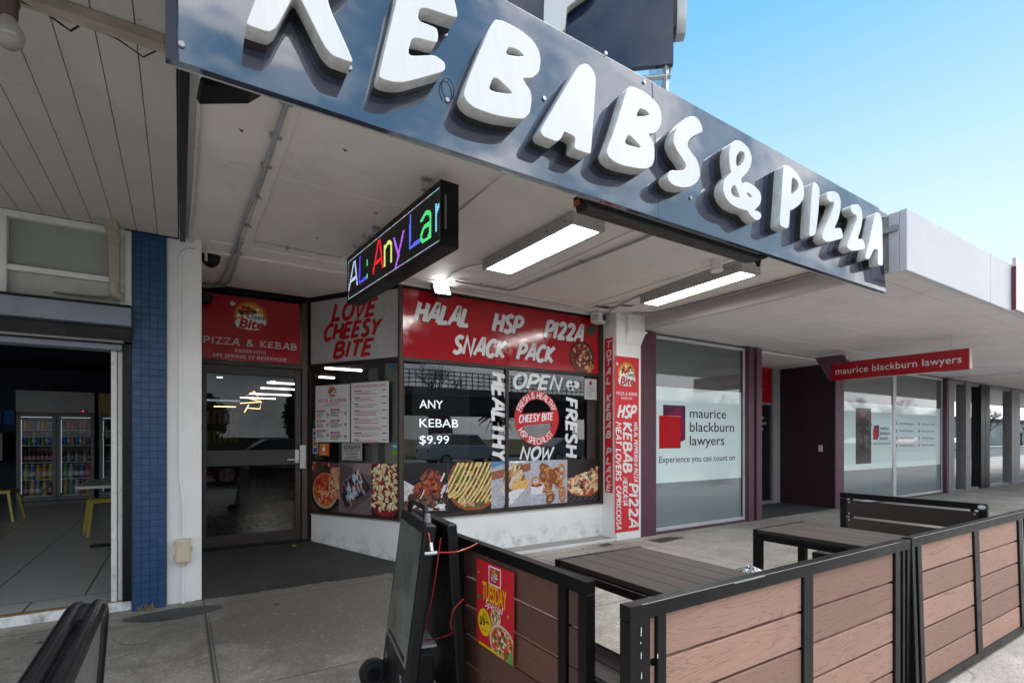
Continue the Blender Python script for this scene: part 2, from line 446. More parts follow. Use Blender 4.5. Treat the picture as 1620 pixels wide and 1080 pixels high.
M['door_glass'] = glass_mat('tinted_door_glass', (0.55, 0.55, 0.55), 0.75, 0.0, 0.02)
M['clear_glass'] = glass_mat('cooler_door_glass', (0.92, 0.94, 0.94), 0.3, 0.0)
M['mirror_glass'] = glass_mat('dark_office_glass', (0.45, 0.45, 0.45), 2.8, 0.10, 0.02)
def film(name, c, r=0.03):
    t = NT(name)
    v = t.coord(kind='Pos')
    cc = t.ramp(t.noise(v, 1.1, 4), [(0.3, tuple(x * 0.95 for x in c)), (0.7, c)])
    return t.bsdf(cc, r, 0, 0.5, 1.75)
M['film_white'] = film('frosted_white_window_film', (0.76, 0.92, 0.93))
M['film_grey'] = film('grey_privacy_window_film', (0.21, 0.26, 0.27))
M['film_top'] = film('dark_window_film', (0.11, 0.13, 0.128))  # darker colour for the top band of the office panes
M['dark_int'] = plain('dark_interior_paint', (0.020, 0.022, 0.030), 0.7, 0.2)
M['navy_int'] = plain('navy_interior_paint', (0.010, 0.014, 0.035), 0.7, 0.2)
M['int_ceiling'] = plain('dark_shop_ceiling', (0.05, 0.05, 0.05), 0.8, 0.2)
M['floor_tile'] = None
M['yellow'] = plain('yellow_painted_steel', (0.42, 0.33, 0.06), 0.35, 0.15, 6, dirt=0.25)
M['chrome'] = plain('brushed_chrome', (0.6, 0.6, 0.6), 0.22, 0.1, metal=1.0)
M['rubber'] = plain('black_rubber', (0.012, 0.012, 0.012), 0.7, 0.2, 20, 0.3, 90)
M['cable_red'] = plain('red_cable_sheath', (0.30, 0.008, 0.014), 0.35, 0.05)
M['screen'] = plain('dark_display_glass', (0.15, 0.17, 0.155), 0.12, 0.5, 2.2, ior=1.6)
M['light'] = emis('lit_diffuser', (1.0, 1.0, 0.97), 8.0)
M['flood'] = emis('lit_floodlight_lens', (1.0, 1.0, 0.98), 9.0)
M['tube'] = emis('lit_strip_lamp', (1.0, 0.97, 0.92), 2.2)
M['warm'] = emis('lit_warm_lamp', (1.0, 0.62, 0.28), 1.6)
M['cool_led'] = emis('cooler_led_strip', (0.8, 0.92, 1.0), 0.12)
M['text_glow'] = emis('lit_display_text', (0.9, 0.95, 1.0), 0.42)
M['bark'] = plain('grey_bark', (0.07, 0.06, 0.052), 0.9, 0.3, 5, 0.5, 30)
M['leaf'] = plain('dark_green_leaf', (0.035, 0.06, 0.022), 0.8, 0.5, 1.5)
M['tyre'] = M['rubber']
# ------------------------------------------------------------------ mesh helpers
LOC = {}
def tag(o, label=None, cat=None, group=None, kind=None):
    if label: o['label'] = label
    if cat: o['category'] = cat
    if group: o['group'] = group
    if kind: o['kind'] = kind
    return o
def thing(name, label, cat, loc=(0, 0, 0), group=None):
    o = bpy.data.objects.new(name, None)
    o.empty_display_size = 0.1
    col.objects.link(o); o.location = loc
    LOC[o.name] = Vector(loc)
    return tag(o, label, cat, group)

class MB:
    """collects shapes, links them as ONE mesh object"""
    def __init__(s): s.v, s.f, s.m, s.cur = [], [], [], 0
    def face(s, pts):
        i = len(s.v); s.v += [tuple(p) for p in pts]; s.f.append(tuple(range(i, i + len(pts)))); s.m.append(s.cur)
    def box(s, x0, x1, y0, y1, z0, z1):
        if x0 > x1: x0, x1 = x1, x0
        if y0 > y1: y0, y1 = y1, y0
        i = len(s.v)
        s.v += [(x0, y0, z0), (x1, y0, z0), (x1, y1, z0), (x0, y1, z0), (x0, y0, z1), (x1, y0, z1), (x1, y1, z1), (x0, y1, z1)]
        for f in ((3, 2, 1, 0), (4, 5, 6, 7), (0, 1, 5, 4), (1, 2, 6, 5), (2, 3, 7, 6), (3, 0, 4, 7)):
            s.f.append(tuple(i + k for k in f)); s.m.append(s.cur)
        return s
    def hexa(s, p):
        """8 points: bottom loop 0-3, top loop 4-7"""
        i = len(s.v); s.v += [tuple(q) for q in p]
        for f in ((3, 2, 1, 0), (4, 5, 6, 7), (0, 1, 5, 4), (1, 2, 6, 5), (2, 3, 7, 6), (3, 0, 4, 7)):
            s.f.append(tuple(i + k for k in f)); s.m.append(s.cur)
        return s
    def fbox(s, fr, u0, u1, v0, v1, w0, w1):
        """box in a frame; w along the frame normal"""
        if w0 > w1: w0, w1 = w1, w0
        P = fr.p
        return s.hexa([P(u0, v0, w0), P(u1, v0, w0), P(u1, v1, w0), P(u0, v1, w0), P(u0, v0, w1), P(u1, v0, w1), P(u1, v1, w1), P(u0, v1, w1)])
    def prism(s, pts, d):
        """polygon (3-D points, counter-clockwise seen from its front) pushed along vector d"""
        n = len(pts); i = len(s.v); d = Vector(d)
        s.v += [tuple(p) for p in pts] + [tuple(Vector(p) + d) for p in pts]
        s.f.append(tuple(i + k for k in range(n))); s.m.append(s.cur)
        s.f.append(tuple(i + n + k for k in reversed(range(n)))); s.m.append(s.cur)
        for k in range(n):
            j = (k + 1) % n
            s.f.append((i + j, i + k, i + n + k, i + n + j)); s.m.append(s.cur)
        return s
    def tube(s, path, r, n=10, r1=None, cap=True):
        path = [Vector(p) for p in path]; m = len(path); i0 = len(s.v); up = None
        for k, p in enumerate(path):
            t = (path[min(k + 1, m - 1)] - path[max(k - 1, 0)]).normalized()
            if up is None:
                a = Vector((0, 0, 1)) if abs(t.z) < 0.9 else Vector((1, 0, 0))
                up = (a - t * a.dot(t)).normalized()
            else:
                up = (up - t * up.dot(t)).normalized()
            b = t.cross(up)
            rr = r if r1 is None else r + (r1 - r) * k / (m - 1)
            for q in range(n):
                an = 2 * math.pi * q / n
                s.v.append(tuple(p + (up * math.cos(an) + b * math.sin(an)) * rr))
        for k in range(m - 1):
            for q in range(n):
                a, b2 = i0 + k * n + q, i0 + k * n + (q + 1) % n
                s.f.append((a, b2, b2 + n, a + n)); s.m.append(s.cur)
        if cap:
            s.f.append(tuple(i0 + q for q in reversed(range(n)))); s.m.append(s.cur)
            s.f.append(tuple(i0 + (m - 1) * n + q for q in range(n))); s.m.append(s.cur)
        return s
    def cyl(s, p0, p1, r, n=20, r1=None): return s.tube([p0, p1], r, n, r1)
    def lathe(s, base, prof, n=16):
        i0 = len(s.v); bx, by, bz = base
        for (r, z) in prof:
            for q in range(n):
                an = 2 * math.pi * q / n
                s.v.append((bx + r * math.cos(an), by + r * math.sin(an), bz + z))
        for k in range(len(prof) - 1):
            for q in range(n):
                a, b = i0 + k * n + q, i0 + k * n + (q + 1) % n
                s.f.append((a, b, b + n, a + n)); s.m.append(s.cur)
        s.f.append(tuple(i0 + q for q in reversed(range(n)))); s.m.append(s.cur)
        s.f.append(tuple(i0 + (len(prof) - 1) * n + q for q in range(n))); s.m.append(s.cur)
        return s
    def build(s, name, mat, parent=None, bevel=0.0, smooth=False, seg=2):
        me = bpy.data.meshes.new(name)
        if parent is not None:
            L = LOC[parent.name]
        else:
            xs, ys, zs = zip(*s.v)
            L = Vector(((min(xs) + max(xs)) / 2, (min(ys) + max(ys)) / 2, min(zs)))
        me.from_pydata([(a - L.x, b - L.y, c - L.z) for a, b, c in s.v], [], s.f)
        for mm in (mat if isinstance(mat, (list, tuple)) else [mat]): me.materials.append(mm)
        if isinstance(mat, (list, tuple)):
            me.polygons.foreach_set('material_index', s.m)
        if smooth:
            me.polygons.foreach_set('use_smooth', [True] * len(me.polygons))
            try: me.set_sharp_from_angle(angle=R(40))
            except Exception: pass
        me.update()
        o = bpy.data.objects.new(name, me); col.objects.link(o)
        if parent is not None:
            o.parent = parent; LOC[o.name] = LOC[parent.name]
        else:
            o.location = L; LOC[o.name] = L
        if bevel:
            b = o.modifiers.new('edge', 'BEVEL'); b.width = bevel; b.segments = seg
            b.limit_method = 'ANGLE'; b.angle_limit = R(35)
        return o

class Frame:
    def __init__(s, O, U, V=(0, 0, 1)):
        s.O, s.U, s.V = Vector(O), Vector(U).normalized(), Vector(V).normalized()
        s.N = s.U.cross(s.V)
    def p(s, u, v, w=0.0): return s.O + s.U * u + s.V * v + s.N * w

def bx(name, mat, parent, *boxes, bevel=0.003):
    m = MB()
    for b in boxes: m.box(*b)
    return m.build(name, mat, parent, bevel)

# ------------------------------------------------------------------ lettering
def curve_mesh(outlines, extrude=0.0, bevel=0.0, bres=2):
    cu = bpy.data.curves.new('outline', 'CURVE'); cu.dimensions = '2D'; cu.fill_mode = 'BOTH'
    cu.extrude = extrude
    if bevel: cu.bevel_depth = bevel; cu.bevel_resolution = bres; cu.offset = -bevel
    for pts in outlines:
        sp = cu.splines.new('POLY'); sp.points.add(len(pts) - 1)
        for q, (x, y) in zip(sp.points, pts): q.co = (x, y, 0, 1)
        sp.use_cyclic_u = True
    ob = bpy.data.objects.new('outline', cu)
    me = ob.to_mesh()
    v = [tuple(p.co) for p in me.vertices]; f = [tuple(p.vertices) for p in me.polygons]
    ob.to_mesh_clear(); bpy.data.objects.remove(ob); bpy.data.curves.remove(cu)
    return v, f

_tc = {}
def text_mesh(s, bold=0.0, shear=0.0, spacing=1.0):
    k = (s, bold, shear, spacing)
    if k in _tc: return _tc[k]
    cu = bpy.data.curves.new('txt', 'FONT'); cu.body = s; cu.size = 1.0
    cu.offset = bold; cu.shear = shear; cu.space_character = spacing; cu.resolution_u = 3
    ob = bpy.data.objects.new('txt', cu)
    me = ob.to_mesh()
    v = [tuple(p.co) for p in me.vertices]; f = [tuple(p.vertices) for p in me.polygons]
    ob.to_mesh_clear(); bpy.data.objects.remove(ob); bpy.data.curves.remove(cu)
    _tc[k] = (v, f)
    return v, f

def smoothp(pts, n=5):
    """Catmull-Rom through the points"""
    P = [pts[0]] + list(pts) + [pts[-1]]; out = []
    for i in range(1, len(P) - 2):
        p0, p1, p2, p3 = P[i - 1], P[i], P[i + 1], P[i + 2]
        for k in range(n):
            t = k / n
            out.append(tuple(0.5 * ((2 * p1[j]) + (-p0[j] + p2[j]) * t + (2 * p0[j] - 5 * p1[j] + 4 * p2[j] - p3[j]) * t * t + (-p0[j] + 3 * p1[j] - 3 * p2[j] + p3[j]) * t ** 3) for j in (0, 1)))
    out.append(tuple(pts[-1]))
    return out
def chaikin(pts, r=0.22, it=2):
    for _ in range(it):
        q = []
        for i in range(len(pts)):
            a, b = pts[i], pts[(i + 1) % len(pts)]
            q.append((a[0] + (b[0] - a[0]) * r, a[1] + (b[1] - a[1]) * r))
            q.append((b[0] + (a[0] - b[0]) * r, b[1] + (a[1] - b[1]) * r))
        pts = q
    return pts

# hand-drawn skeleton letters: (advance, strokes); '~' first = smooth stroke
G = {
 'A': (.72, [[(0, 0), (.40, 1), (.48, 1), (.66, 0)], [(.14, .32), (.58, .36)]]),
 'B': (.66, [[(.06, 0), (.08, 1)], ['~', (.08, .97), (.42, .95), (.52, .76), (.38, .58), (.10, .52)], ['~', (.10, .52), (.46, .48), (.60, .28), (.44, .06), (.06, .02)]]),
 'C': (.66, [['~', (.60, .84), (.44, .99), (.20, .86), (.06, .48), (.18, .10), (.40, .01), (.60, .16)]]),
 'D': (.70, [[(.08, 0), (.08, 1)], ['~', (.08, .98), (.40, .94), (.62, .62), (.54, .22), (.30, .03), (.08, .02)]]),
 'E': (.60, [[(.54, .97), (.10, .95), (.06, .04), (.52, .06)], [(.08, .50), (.46, .53)]]),
 'F': (.56, [[(.54, .97), (.10, .95), (.06, 0)], [(.08, .50), (.44, .54)]]),
 'G': (.70, [['~', (.60, .86), (.42, .99), (.18, .84), (.06, .46), (.20, .08), (.44, .02), (.60, .20), (.62, .44)], [(.36, .44), (.64, .46)]]),
 'H': (.72, [[(.08, 0), (.10, 1)], [(.60, 0), (.62, 1)], [(.09, .48), (.61, .54)]]),
 'I': (.26, [[(.11, 0), (.13, 1)]]),
 'K': (.68, [[(.08, 0), (.10, 1)], [(.58, 1), (.12, .46), (.62, 0)]]),
 'L': (.56, [[(.10, 1), (.06, .04), (.52, .07)]]),
 'M': (.86, [[(.04, 0), (.14, 1), (.40, .34), (.68, 1), (.76, 0)]]),
 'N': (.74, [[(.06, 0), (.10, 1), (.58, .02), (.62, 1)]]),
 'O': (.74, [['~', (.38, .99), (.14, .84), (.05, .46), (.18, .08), (.40, .01), (.60, .20), (.67, .58), (.56, .90), (.34, .99)]]),
 'P': (.62, [[(.06, 0), (.10, 1)], ['~', (.10, .97), (.44, .95), (.58, .74), (.44, .50), (.10, .42)]]),
 'R': (.66, [[(.06, 0), (.10, 1)], ['~', (.10, .97), (.42, .95), (.55, .76), (.40, .54), (.10, .48)], [(.22, .48), (.60, 0)]]),
 'S': (.60, [['~', (.52, .88), (.32, .99), (.12, .84), (.18, .60), (.42, .42), (.50, .20), (.30, .02), (.04, .12)]]),
 'T': (.62, [[(.02, .94), (.60, .98)], [(.30, .95), (.28, 0)]]),
 'U': (.70, [['~', (.08, 1), (.07, .30), (.20, .02), (.44, .03), (.58, .30), (.60, 1)]]),
 'V': (.66, [[(.04, 1), (.28, 0), (.62, 1)]]),
 'W': (.92, [[(.04, 1), (.18, 0), (.44, .72), (.64, 0), (.86, 1)]]),
 'X': (.66, [[(.06, 1), (.60, 0)], [(.58, 1), (.04, 0)]]),
 'Y': (.66, [[(.04, 1), (.32, .50), (.62, 1)], [(.32, .50), (.26, 0)]]),
 'Z': (.64, [[(.06, .94), (.56, .98), (.06, .04), (.60, .06)]]),
 '2': (.64, [['~', (.06, .78), (.20, .97), (.44, .92), (.50, .68), (.30, .34), (.06, .05)], [(.06, .05), (.60, .08)]]),
 '&': (.74, [['~', (.66, .02), (.40, .38), (.18, .70), (.24, .94), (.42, .97), (.48, .78), (.30, .58), (.08, .34), (.10, .08), (.32, .01), (.54, .20), (.64, .46)]]),
 'n': (.56, [[(.08, 0), (.08, .66)], ['~', (.08, .52), (.26, .68), (.44, .60), (.46, .40), (.46, 0)]]),
 'y': (.56, [[(.05, .66), (.28, .04)], [(.52, .66), (.12, -.28)]]),
 'a': (.54, [['~', (.08, .60), (.28, .70), (.44, .58), (.45, .30), (.45, 0)], ['~', (.45, .38), (.18, .36), (.06, .18), (.18, .01), (.36, .06), (.45, .20)]]),
 'r': (.40, [[(.08, 0), (.08, .66)], ['~', (.08, .46), (.20, .64), (.38, .64)]]),
 ':': (.22, [[(.10, .02), (.10, .14)], [(.10, .50), (.10, .62)]]),
 ' ': (.38, []), '$': (.6, []),
}
def strokes(ch):
    for st in G[ch][1]:
        yield smoothp(st[1:]) if st[0] == '~' else st
def strip(pts, t, taper=True):
    """quads along a polyline with mitred corners"""
    n = len(pts); L, Rr = [], []
    for i in range(n):
        a = pts[max(i - 1, 0)]; b = pts[i]; c = pts[min(i + 1, n - 1)]
        d1 = (b[0] - a[0], b[1] - a[1]); d2 = (c[0] - b[0], c[1] - b[1])
        if i == 0: d1 = d2
        if i == n - 1: d2 = d1
        l1 = math.hypot(*d1) or 1e-9; l2 = math.hypot(*d2) or 1e-9
        n1 = (-d1[1] / l1, d1[0] / l1); n2 = (-d2[1] / l2, d2[0] / l2)
        mx, my = n1[0] + n2[0], n1[1] + n2[1]; ml = math.hypot(mx, my)
        if ml < 0.5: mx, my, k = n2[0], n2[1], 1.0
        else:
            mx, my = mx / ml, my / ml
            k = min(1.7, 1 / max(0.35, mx * n1[0] + my * n1[1]))
        h = t / 2 * k
        if taper and n > 3 and i in (0, n - 1): h *= 0.75
        L.append((b[0] + mx * h, b[1] + my * h)); Rr.append((b[0] - mx * h, b[1] - my * h))
    return [[L[i], Rr[i], Rr[i + 1], L[i + 1]] for i in range(n - 1)]
def clip_poly(pts, x0, x1, y0, y1):
    def cut(P, f):
        out = []
        for i in range(len(P)):
            a, b = P[i], P[(i + 1) % len(P)]; fa, fb = f(a), f(b)
            if fa >= 0: out.append(a)
            if (fa >= 0) != (fb >= 0):
                t = fa / (fa - fb); out.append((a[0] + (b[0] - a[0]) * t, a[1] + (b[1] - a[1]) * t))
        return out
    for f in (lambda p: p[0] - x0, lambda p: x1 - p[0], lambda p: p[1] - y0, lambda p: y1 - p[1]):
        pts = cut(pts, f)
        if len(pts) < 3: return []
    return pts

class Ink:
    """flat printed artwork: coloured pieces laid on a frame"""
    def __init__(s, fr, base=0.001): s.fr, s.base, s.v, s.f, s.c, s.layer, s.clip = fr, base, [], [], [], 0, None
    def put(s, polys, c, w=None):
        w = s.base + s.layer * 0.00016 + rnd.random() * 0.00012 if w is None else w
        for pts in polys:
            if s.clip: pts = clip_poly(pts, *s.clip)
            if len(pts) < 3: continue
            a = sum(pts[i][0] * pts[(i + 1) % len(pts)][1] - pts[(i + 1) % len(pts)][0] * pts[i][1] for i in range(len(pts)))
            if abs(a) < 1e-10: continue
            if a < 0: pts = pts[::-1]
            i = len(s.v); s.v += [s.fr.p(x, y, w) for x, y in pts]
            s.f.append(tuple(range(i, i + len(pts)))); s.c.append(c)
        return s
    def up(s): s.layer += 1; return s
    def rect(s, u0, u1, v0, v1, c): return s.put([[(u0, v0), (u1, v0), (u1, v1), (u0, v1)]], c)
    def ell(s, u, v, ru, rv, c, n=22, rot=0.0, a0=0, a1=360, rin=None):
        cr, sr = math.cos(rot), math.sin(rot)
        q = lambda a, k: (u + cr * ru * k * math.cos(a) - sr * rv * k * math.sin(a), v + sr * ru * k * math.cos(a) + cr * rv * k * math.sin(a))
        if rin is None:
            return s.put([[q(2 * math.pi * i / n, 1) for i in range(n)]], c)
        A = [R(a0 + (a1 - a0) * i / n) for i in range(n + 1)]
        w = s.base + s.layer * 0.00016 + rnd.random() * 0.00012
        return s.put([[q(A[i], rin), q(A[i], 1), q(A[i + 1], 1), q(A[i + 1], rin)] for i in range(n)], c, w)
    def line(s, pts, t, c, sm=False):
        w = s.base + s.layer * 0.00016 + rnd.random() * 0.00012
        return s.put(strip(smoothp(pts) if sm else pts, t), c, w)
    def blob(s, u, v, r, c, n=9, jit=0.35, asp=1.0, rot=0.0):
        cr, sr = math.cos(rot), math.sin(rot); P = []
        for i in range(n):
            a = 2 * math.pi * i / n; k = r * (1 - jit * rnd.random())
            x, y = k * math.cos(a) * asp, k * math.sin(a)
            P.append((u + cr * x - sr * y, v + sr * x + cr * y))
        return s.put([P], c)
    def text(s, txt, u, v, h, c, bold=0.0, shear=0.0, width=None, align='L', spacing=1.0, rot=0.0):
        """h = capital height; width squeezes or stretches to fit"""
        V, F = text_mesh(txt, bold, shear, spacing)
        if not V: return s
        xs = [p[0] for p in V]; x0, x1 = min(xs), max(xs)
        k = h / 0.72; kx = width / (x1 - x0) if width else k
        off = {'L': -x0, 'C': -(x0 + x1) / 2, 'R': -x1}[align]
        cr, sr = math.cos(rot), math.sin(rot)
        def q(p):
            x, y = (p[0] + off) * kx, p[1] * k
            return (u + cr * x - sr * y, v + sr * x + cr * y)
        w = s.base + s.layer * 0.00016 + rnd.random() * 0.00012
        return s.put([[q(V[i]) for i in f] for f in F], c, w)
    def brush(s, txt, u, v, h, c, t=0.2, shear=0.18, width=None, spacing=0.06, rot=0.0, align='L', arc=None, serif=False, jit=0.0, shadow=None):
        """hand-lettered text; arc=(cu, cv, radius_u, radius_v, start_deg, end_deg) sets it round a ring"""
        if shadow:
            s.brush(txt, u + shadow[1], v + shadow[2], h, shadow[0], t, shear, width, spacing, rot, align, arc, serif)
            s.up()
        W = sum(G[ch][0] + spacing for ch in txt) - spacing
        kx = (width / W) if width else h
        cr, sr = math.cos(rot), math.sin(rot)
        x = {'L': 0, 'C': -W / 2, 'R': -W}[align]
        X0 = x
        for ch in txt:
            adv = G[ch][0]; dz = (rnd.random() - 0.5) * jit
            for st in strokes(ch):
                if arc:
                    cu_, cv_, ru, rv, a0, a1 = arc
                    f = (x + adv / 2 - X0) / W; a = R(a0 + (a1 - a0) * f)
                    inward = a1 > a0
                    px_, py_ = cu_ + ru * math.cos(a), cv_ + rv * math.sin(a)
                    th = a + (math.pi / 2 if inward else -math.pi / 2)
                    P = [(px_ + ((p[0] - adv / 2) * math.cos(th) - (p[1] - .5) * math.sin(th)) * h,
                          py_ + ((p[0] - adv / 2) * math.sin(th) + (p[1] - .5) * math.cos(th)) * h) for p in st]
                    s.line(P, t * h, c)
                    continue
                P = []
                for (a, b) in st:
                    X, Y = (x + a) * kx + b * shear * h, (b + dz) * h
                    P.append((u + cr * X - sr * Y, v + sr * X + cr * Y))
                s.line(P, t * h, c)
                if serif:
                    for (a, b) in (st[0], st[-1]):
                        if b < 0.1 or b > 0.9:
                            yy = (0.03 if b < .5 else .97) * h
                            s.line([(u + (x + a - .13) * kx, v + yy), (u + (x + a + .13) * kx, v + yy)], t * h * 0.45, c)
            x += adv + spacing
        return s
    def build(s, name, mat, parent, label=None):
        me = bpy.data.meshes.new(name); L = LOC[parent.name] if parent is not None else Vector()
        me.from_pydata([tuple(Vector(p) - L) for p in s.v], [], s.f)
        at = me.color_attributes.new('ink', 'FLOAT_COLOR', 'CORNER'); buf = []
        for p, c in zip(me.polygons, s.c): buf += [*c, 1.0] * p.loop_total
        at.data.foreach_set('color', buf)
        me.materials.append(mat)
        o = bpy.data.objects.new(name, me); col.objects.link(o); o.parent = parent
        LOC[o.name] = L
        if label: o['label'] = label
        return o

WHITE, OFF, BLK, RED = (.8, .8, .8), (.62, .62, .64), (.012, .012, .014), S(196, 28, 44)
def logo(k, u, v, r, sq=1.0):
    """pizza disc with the shop's lettering over its lower half"""
    k.up(); k.ell(u, v, r, r * sq, S(176, 92, 28), 26)
    k.up(); k.ell(u, v, r * .90, r * sq * .9, S(206, 128, 52), 26)
    k.up(); k.ell(u, v, r * .80, r * sq * .80, S(214, 158, 76), 26); k.up()
    for i in range(30):
        a = rnd.random() * 6.28; d = r * .72 * math.sqrt(rnd.random())
        k.blob(u + d * math.cos(a), v + d * sq * math.sin(a), r * (.12 + .08 * rnd.random()), rnd.choice([S(190, 40, 34), S(206, 62, 40), S(60, 80, 40), S(60, 44, 50), S(240, 226, 200)]))
    k.blob(u - r * 1.02, v + r * .72 * sq, r * .17, OFF); k.blob(u + r * 1.08, v + r * .5 * sq, r * .13, S(150, 30, 40))
    k.blob(u - r * .95, v - r * .7 * sq, r * .11, S(50, 90, 50)); k.up()
    for (a, b, q) in ((-.55, -.55, .34), (-.15, -.52, .42), (.3, -.5, .42), (.62, -.35, .3), (.15, -.12, .3), (.5, -.05, .3)):
        k.ell(u + a * r, v + b * r * sq, q * r * 1.05, q * r * sq, WHITE, 14)
    k.up()
    k.text('Cheesy', u + r * .36, v - r * .16 * sq, r * .34 * sq, BLK, 0.02, 0.25, r * 1.05, 'C')
    k.text('Bite', u + r * .05, v - r * .82 * sq, r * .62 * sq, S(170, 20, 40), 0.035, 0.22, r * 1.5, 'C')
# ================================================================== SETTING
def sheet(name, mat, x0, x1, y0, y1, z, kind='structure'):
    m = MB(); m.face([(x0, y0, z), (x1, y0, z), (x1, y1, z), (x0, y1, z)])
    return tag(m.build(name, mat), kind=kind)
sheet('ground', M['grass'], -300, 400, -420, 300, -0.20)
sheet('road', M['asphalt'], -150, 260, -15.6, -2.62, -0.15)
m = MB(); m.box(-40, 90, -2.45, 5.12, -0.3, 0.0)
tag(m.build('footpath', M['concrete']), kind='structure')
m = MB(); m.box(-40, 90, -2.62, -2.454, -0.3, -0.004)
tag(m.build('kerb', M['kerb'], bevel=0.02), kind='structure')
m = MB(); m.box(-60, 140, -19.5, -15.6, -0.3, -0.02)
tag(m.build('far_footpath', M['kerb'], bevel=0.02), kind='structure')
m = MB()
for i in range(-8, 30):
    m.box(i * 6 - .06, i * 6 + 2.4, -8.16, -8.04, -0.149, -0.145)
for i in range(-10, 46):
    m.box(i * 3.0, i * 3.0 + .09, -5.1, -2.8, -0.149, -0.145)
tag(m.build('road_marking', M['line_paint']), kind='structure')
# dark ramped floor of the shop entrance, and the patched spots in the paving
m = MB()
m.face([(0.10, 4.85, 0.004), (1.95, 4.85, 0.004), (1.95, 5.1, 0.022), (0.10, 5.1, 0.022)])
m.face([(0.10, 5.1, 0.022), (1.95, 5.1, 0.022), (1.95, 6.32, 0.148), (0.10, 6.32, 0.148)])
tag(m.build('entrance_ramp', M['bitumen']), kind='structure')
m = MB(); x = .15
while x < 1.85:
    w_ = .05 + .12 * rnd.random(); h_ = .004 + .012 * rnd.random()
    if rnd.random() > .35: m.face([(x, 4.846 - h_, .0055), (x + w_ * .5, 4.842 - h_ * .4, .0055), (x + w_, 4.846, .0055), (x + w_ * .5, 4.854, .0055)])
    x += w_
tag(m.build('ramp_edging', M['kerb']), kind='structure')
m = MB()
m.face([(-.03 + (.30 + .02 * rnd.random()) * math.cos(a), 4.585 + (.115 + .03 * rnd.random()) * math.sin(a) - .02 * math.cos(a), 0.004) for a in [2 * math.pi * i / 44 for i in range(44)]])
tag(m.build('footpath_patch', M['patch']), kind='structure')
m = MB(); m.face([(5.02, 4.44, .004), (5.55, 4.52, .004), (5.40, 4.66, .004), (5.00, 4.64, .004)])
tag(m.build('footpath_patch', M['patch']), kind='structure')
for p in ((4.35, 4.72, .09), (3.95, 5.0, .06)):
    m = MB(); m.face([(p[0] - p[2], p[1] - .05, .006), (p[0] + p[2], p[1] - .04, .006), (p[0] + p[2], p[1] + .05, .006), (p[0] - p[2], p[1] + .04, .006)])
    tag(m.build('footpath_patch', M['patch']), kind='structure')
m = MB()
m.box(1.93, 4.64, 4.86, 5.12, 0.0, 0.03)
tag(m.build('shop_ledge', M['kerb'], bevel=0.008), kind='structure')
m = MB(); m.box(1.93, 4.63, 4.845, 4.862, 0.0, 0.034)
tag(m.build('ledge_edging', M['white_paint'], bevel=0.004), kind='structure')
m = MB()
for x in (.152, .176):
    m.box(x, x + .004, -.5, 4.40, 0.0005, 0.0035)
tag(m.build('footpath_joint', M['patch']), kind='structure')
m = MB(); m.box(7.76, 10.10, 4.86, 5.90, 0, 0.012)
tag(m.build('recess_paving', M['patch']), kind='structure')

# ================================================================== TAKEAWAY SHOP
shop = thing('takeaway_shop', 'kebab and pizza takeaway shop with splayed corner window, dark door and low white wall', 'shop', (2.5, 5.3, 0))
SP = Frame((1.25, 6.2, 0), (0.50873, -0.86093, 0))       # splayed window, seen from the street
FW = Frame((0, 5.1, 0), (1, 0, 0))                         # street window
DR = Frame((0, 6.25, 0), (1, 0, 0))                        # door wall
LS = 1.2777
m = MB()
m.prism([(1.252, 6.2, 0), (1.902, 5.1, 0), (4.66, 5.1, 0), (4.66, 5.28, 0), (2.0, 5.28, 0), (1.43, 6.25, 0)], (0, 0, .435))
m.build('low_wall', M['white_wall'], shop, 0.006)
m = MB()
m.prism([(1.235, 6.2, .435), (1.892, 5.085, .435), (4.65, 5.085, .435), (4.65, 5.28, .435), (2.0, 5.28, .435), (1.43, 6.25, .435)], (0, 0, .014))
m.build('sill', plain('dusty_sill', (.33, .29, .25), .8, .3, 12, .4, 40, dirt=.6), shop, 0.003)
# white column between the shops and its neighbour to the right
bx('column', M['white_col'], shop, (-.088, .148, 4.86, 6.4, 0, 2.88), bevel=.006)
m = MB()
m.box(4.64, 5.07, 4.83, 5.4, 0, 2.50); m.box(4.64, 4.80, 4.832, 5.4, 2.50, 2.88)
m.build('column', M['white_col'], shop, .006)
m = MB()
m.hexa([(4.802, 4.829, 2.50), (5.068, 4.829, 2.50), (5.068, 5.3, 2.50), (4.802, 5.3, 2.50), (4.802, 4.775, 2.645), (5.10, 4.775, 2.645), (5.10, 5.3, 2.645), (4.802, 5.3, 2.645)])
m.box(4.79, 5.118, 4.762, 5.3, 2.645, 2.672)
m.box(4.802, 5.098, 4.78, 5.3, 2.672, 2.88)
m.build('capital', M['white_col'], shop, .004)
# street window: frame, mullion, panes
def winframe(name, mat, fr, u0, u1, v0, v1, t, w0=-.05, w1=.012, mull=(), parent=shop):
    m = MB()
    m.fbox(fr, u0, u0 + t, v0, v1, w0, w1); m.fbox(fr, u1 - t, u1, v0, v1, w0, w1)
    m.fbox(fr, u0 + t, u1 - t, v0, v0 + t, w0, w1); m.fbox(fr, u0 + t, u1 - t, v1 - t, v1, w0, w1)
    for a, b in mull: m.fbox(fr, a, b, v0 + t, v1 - t, w0, w1 - .003)
    return m.build(name, mat, parent, .003)
w = winframe('street_window', M['dark_frame'], FW, 1.885, 4.64, .449, 2.125, .04, mull=[(3.163, 3.20)])
for a, b in ((1.925, 3.163), (3.20, 4.60)):
    m = MB(); m.face([FW.p(a, .489, -.02), FW.p(b, .489, -.02), FW.p(b, 2.085, -.02), FW.p(a, 2.085, -.02)]); m.build('pane', M['glass'], w)
w = winframe('splay_window', M['dark_frame'], SP, -.03, LS + .01, .449, 2.125, .03)
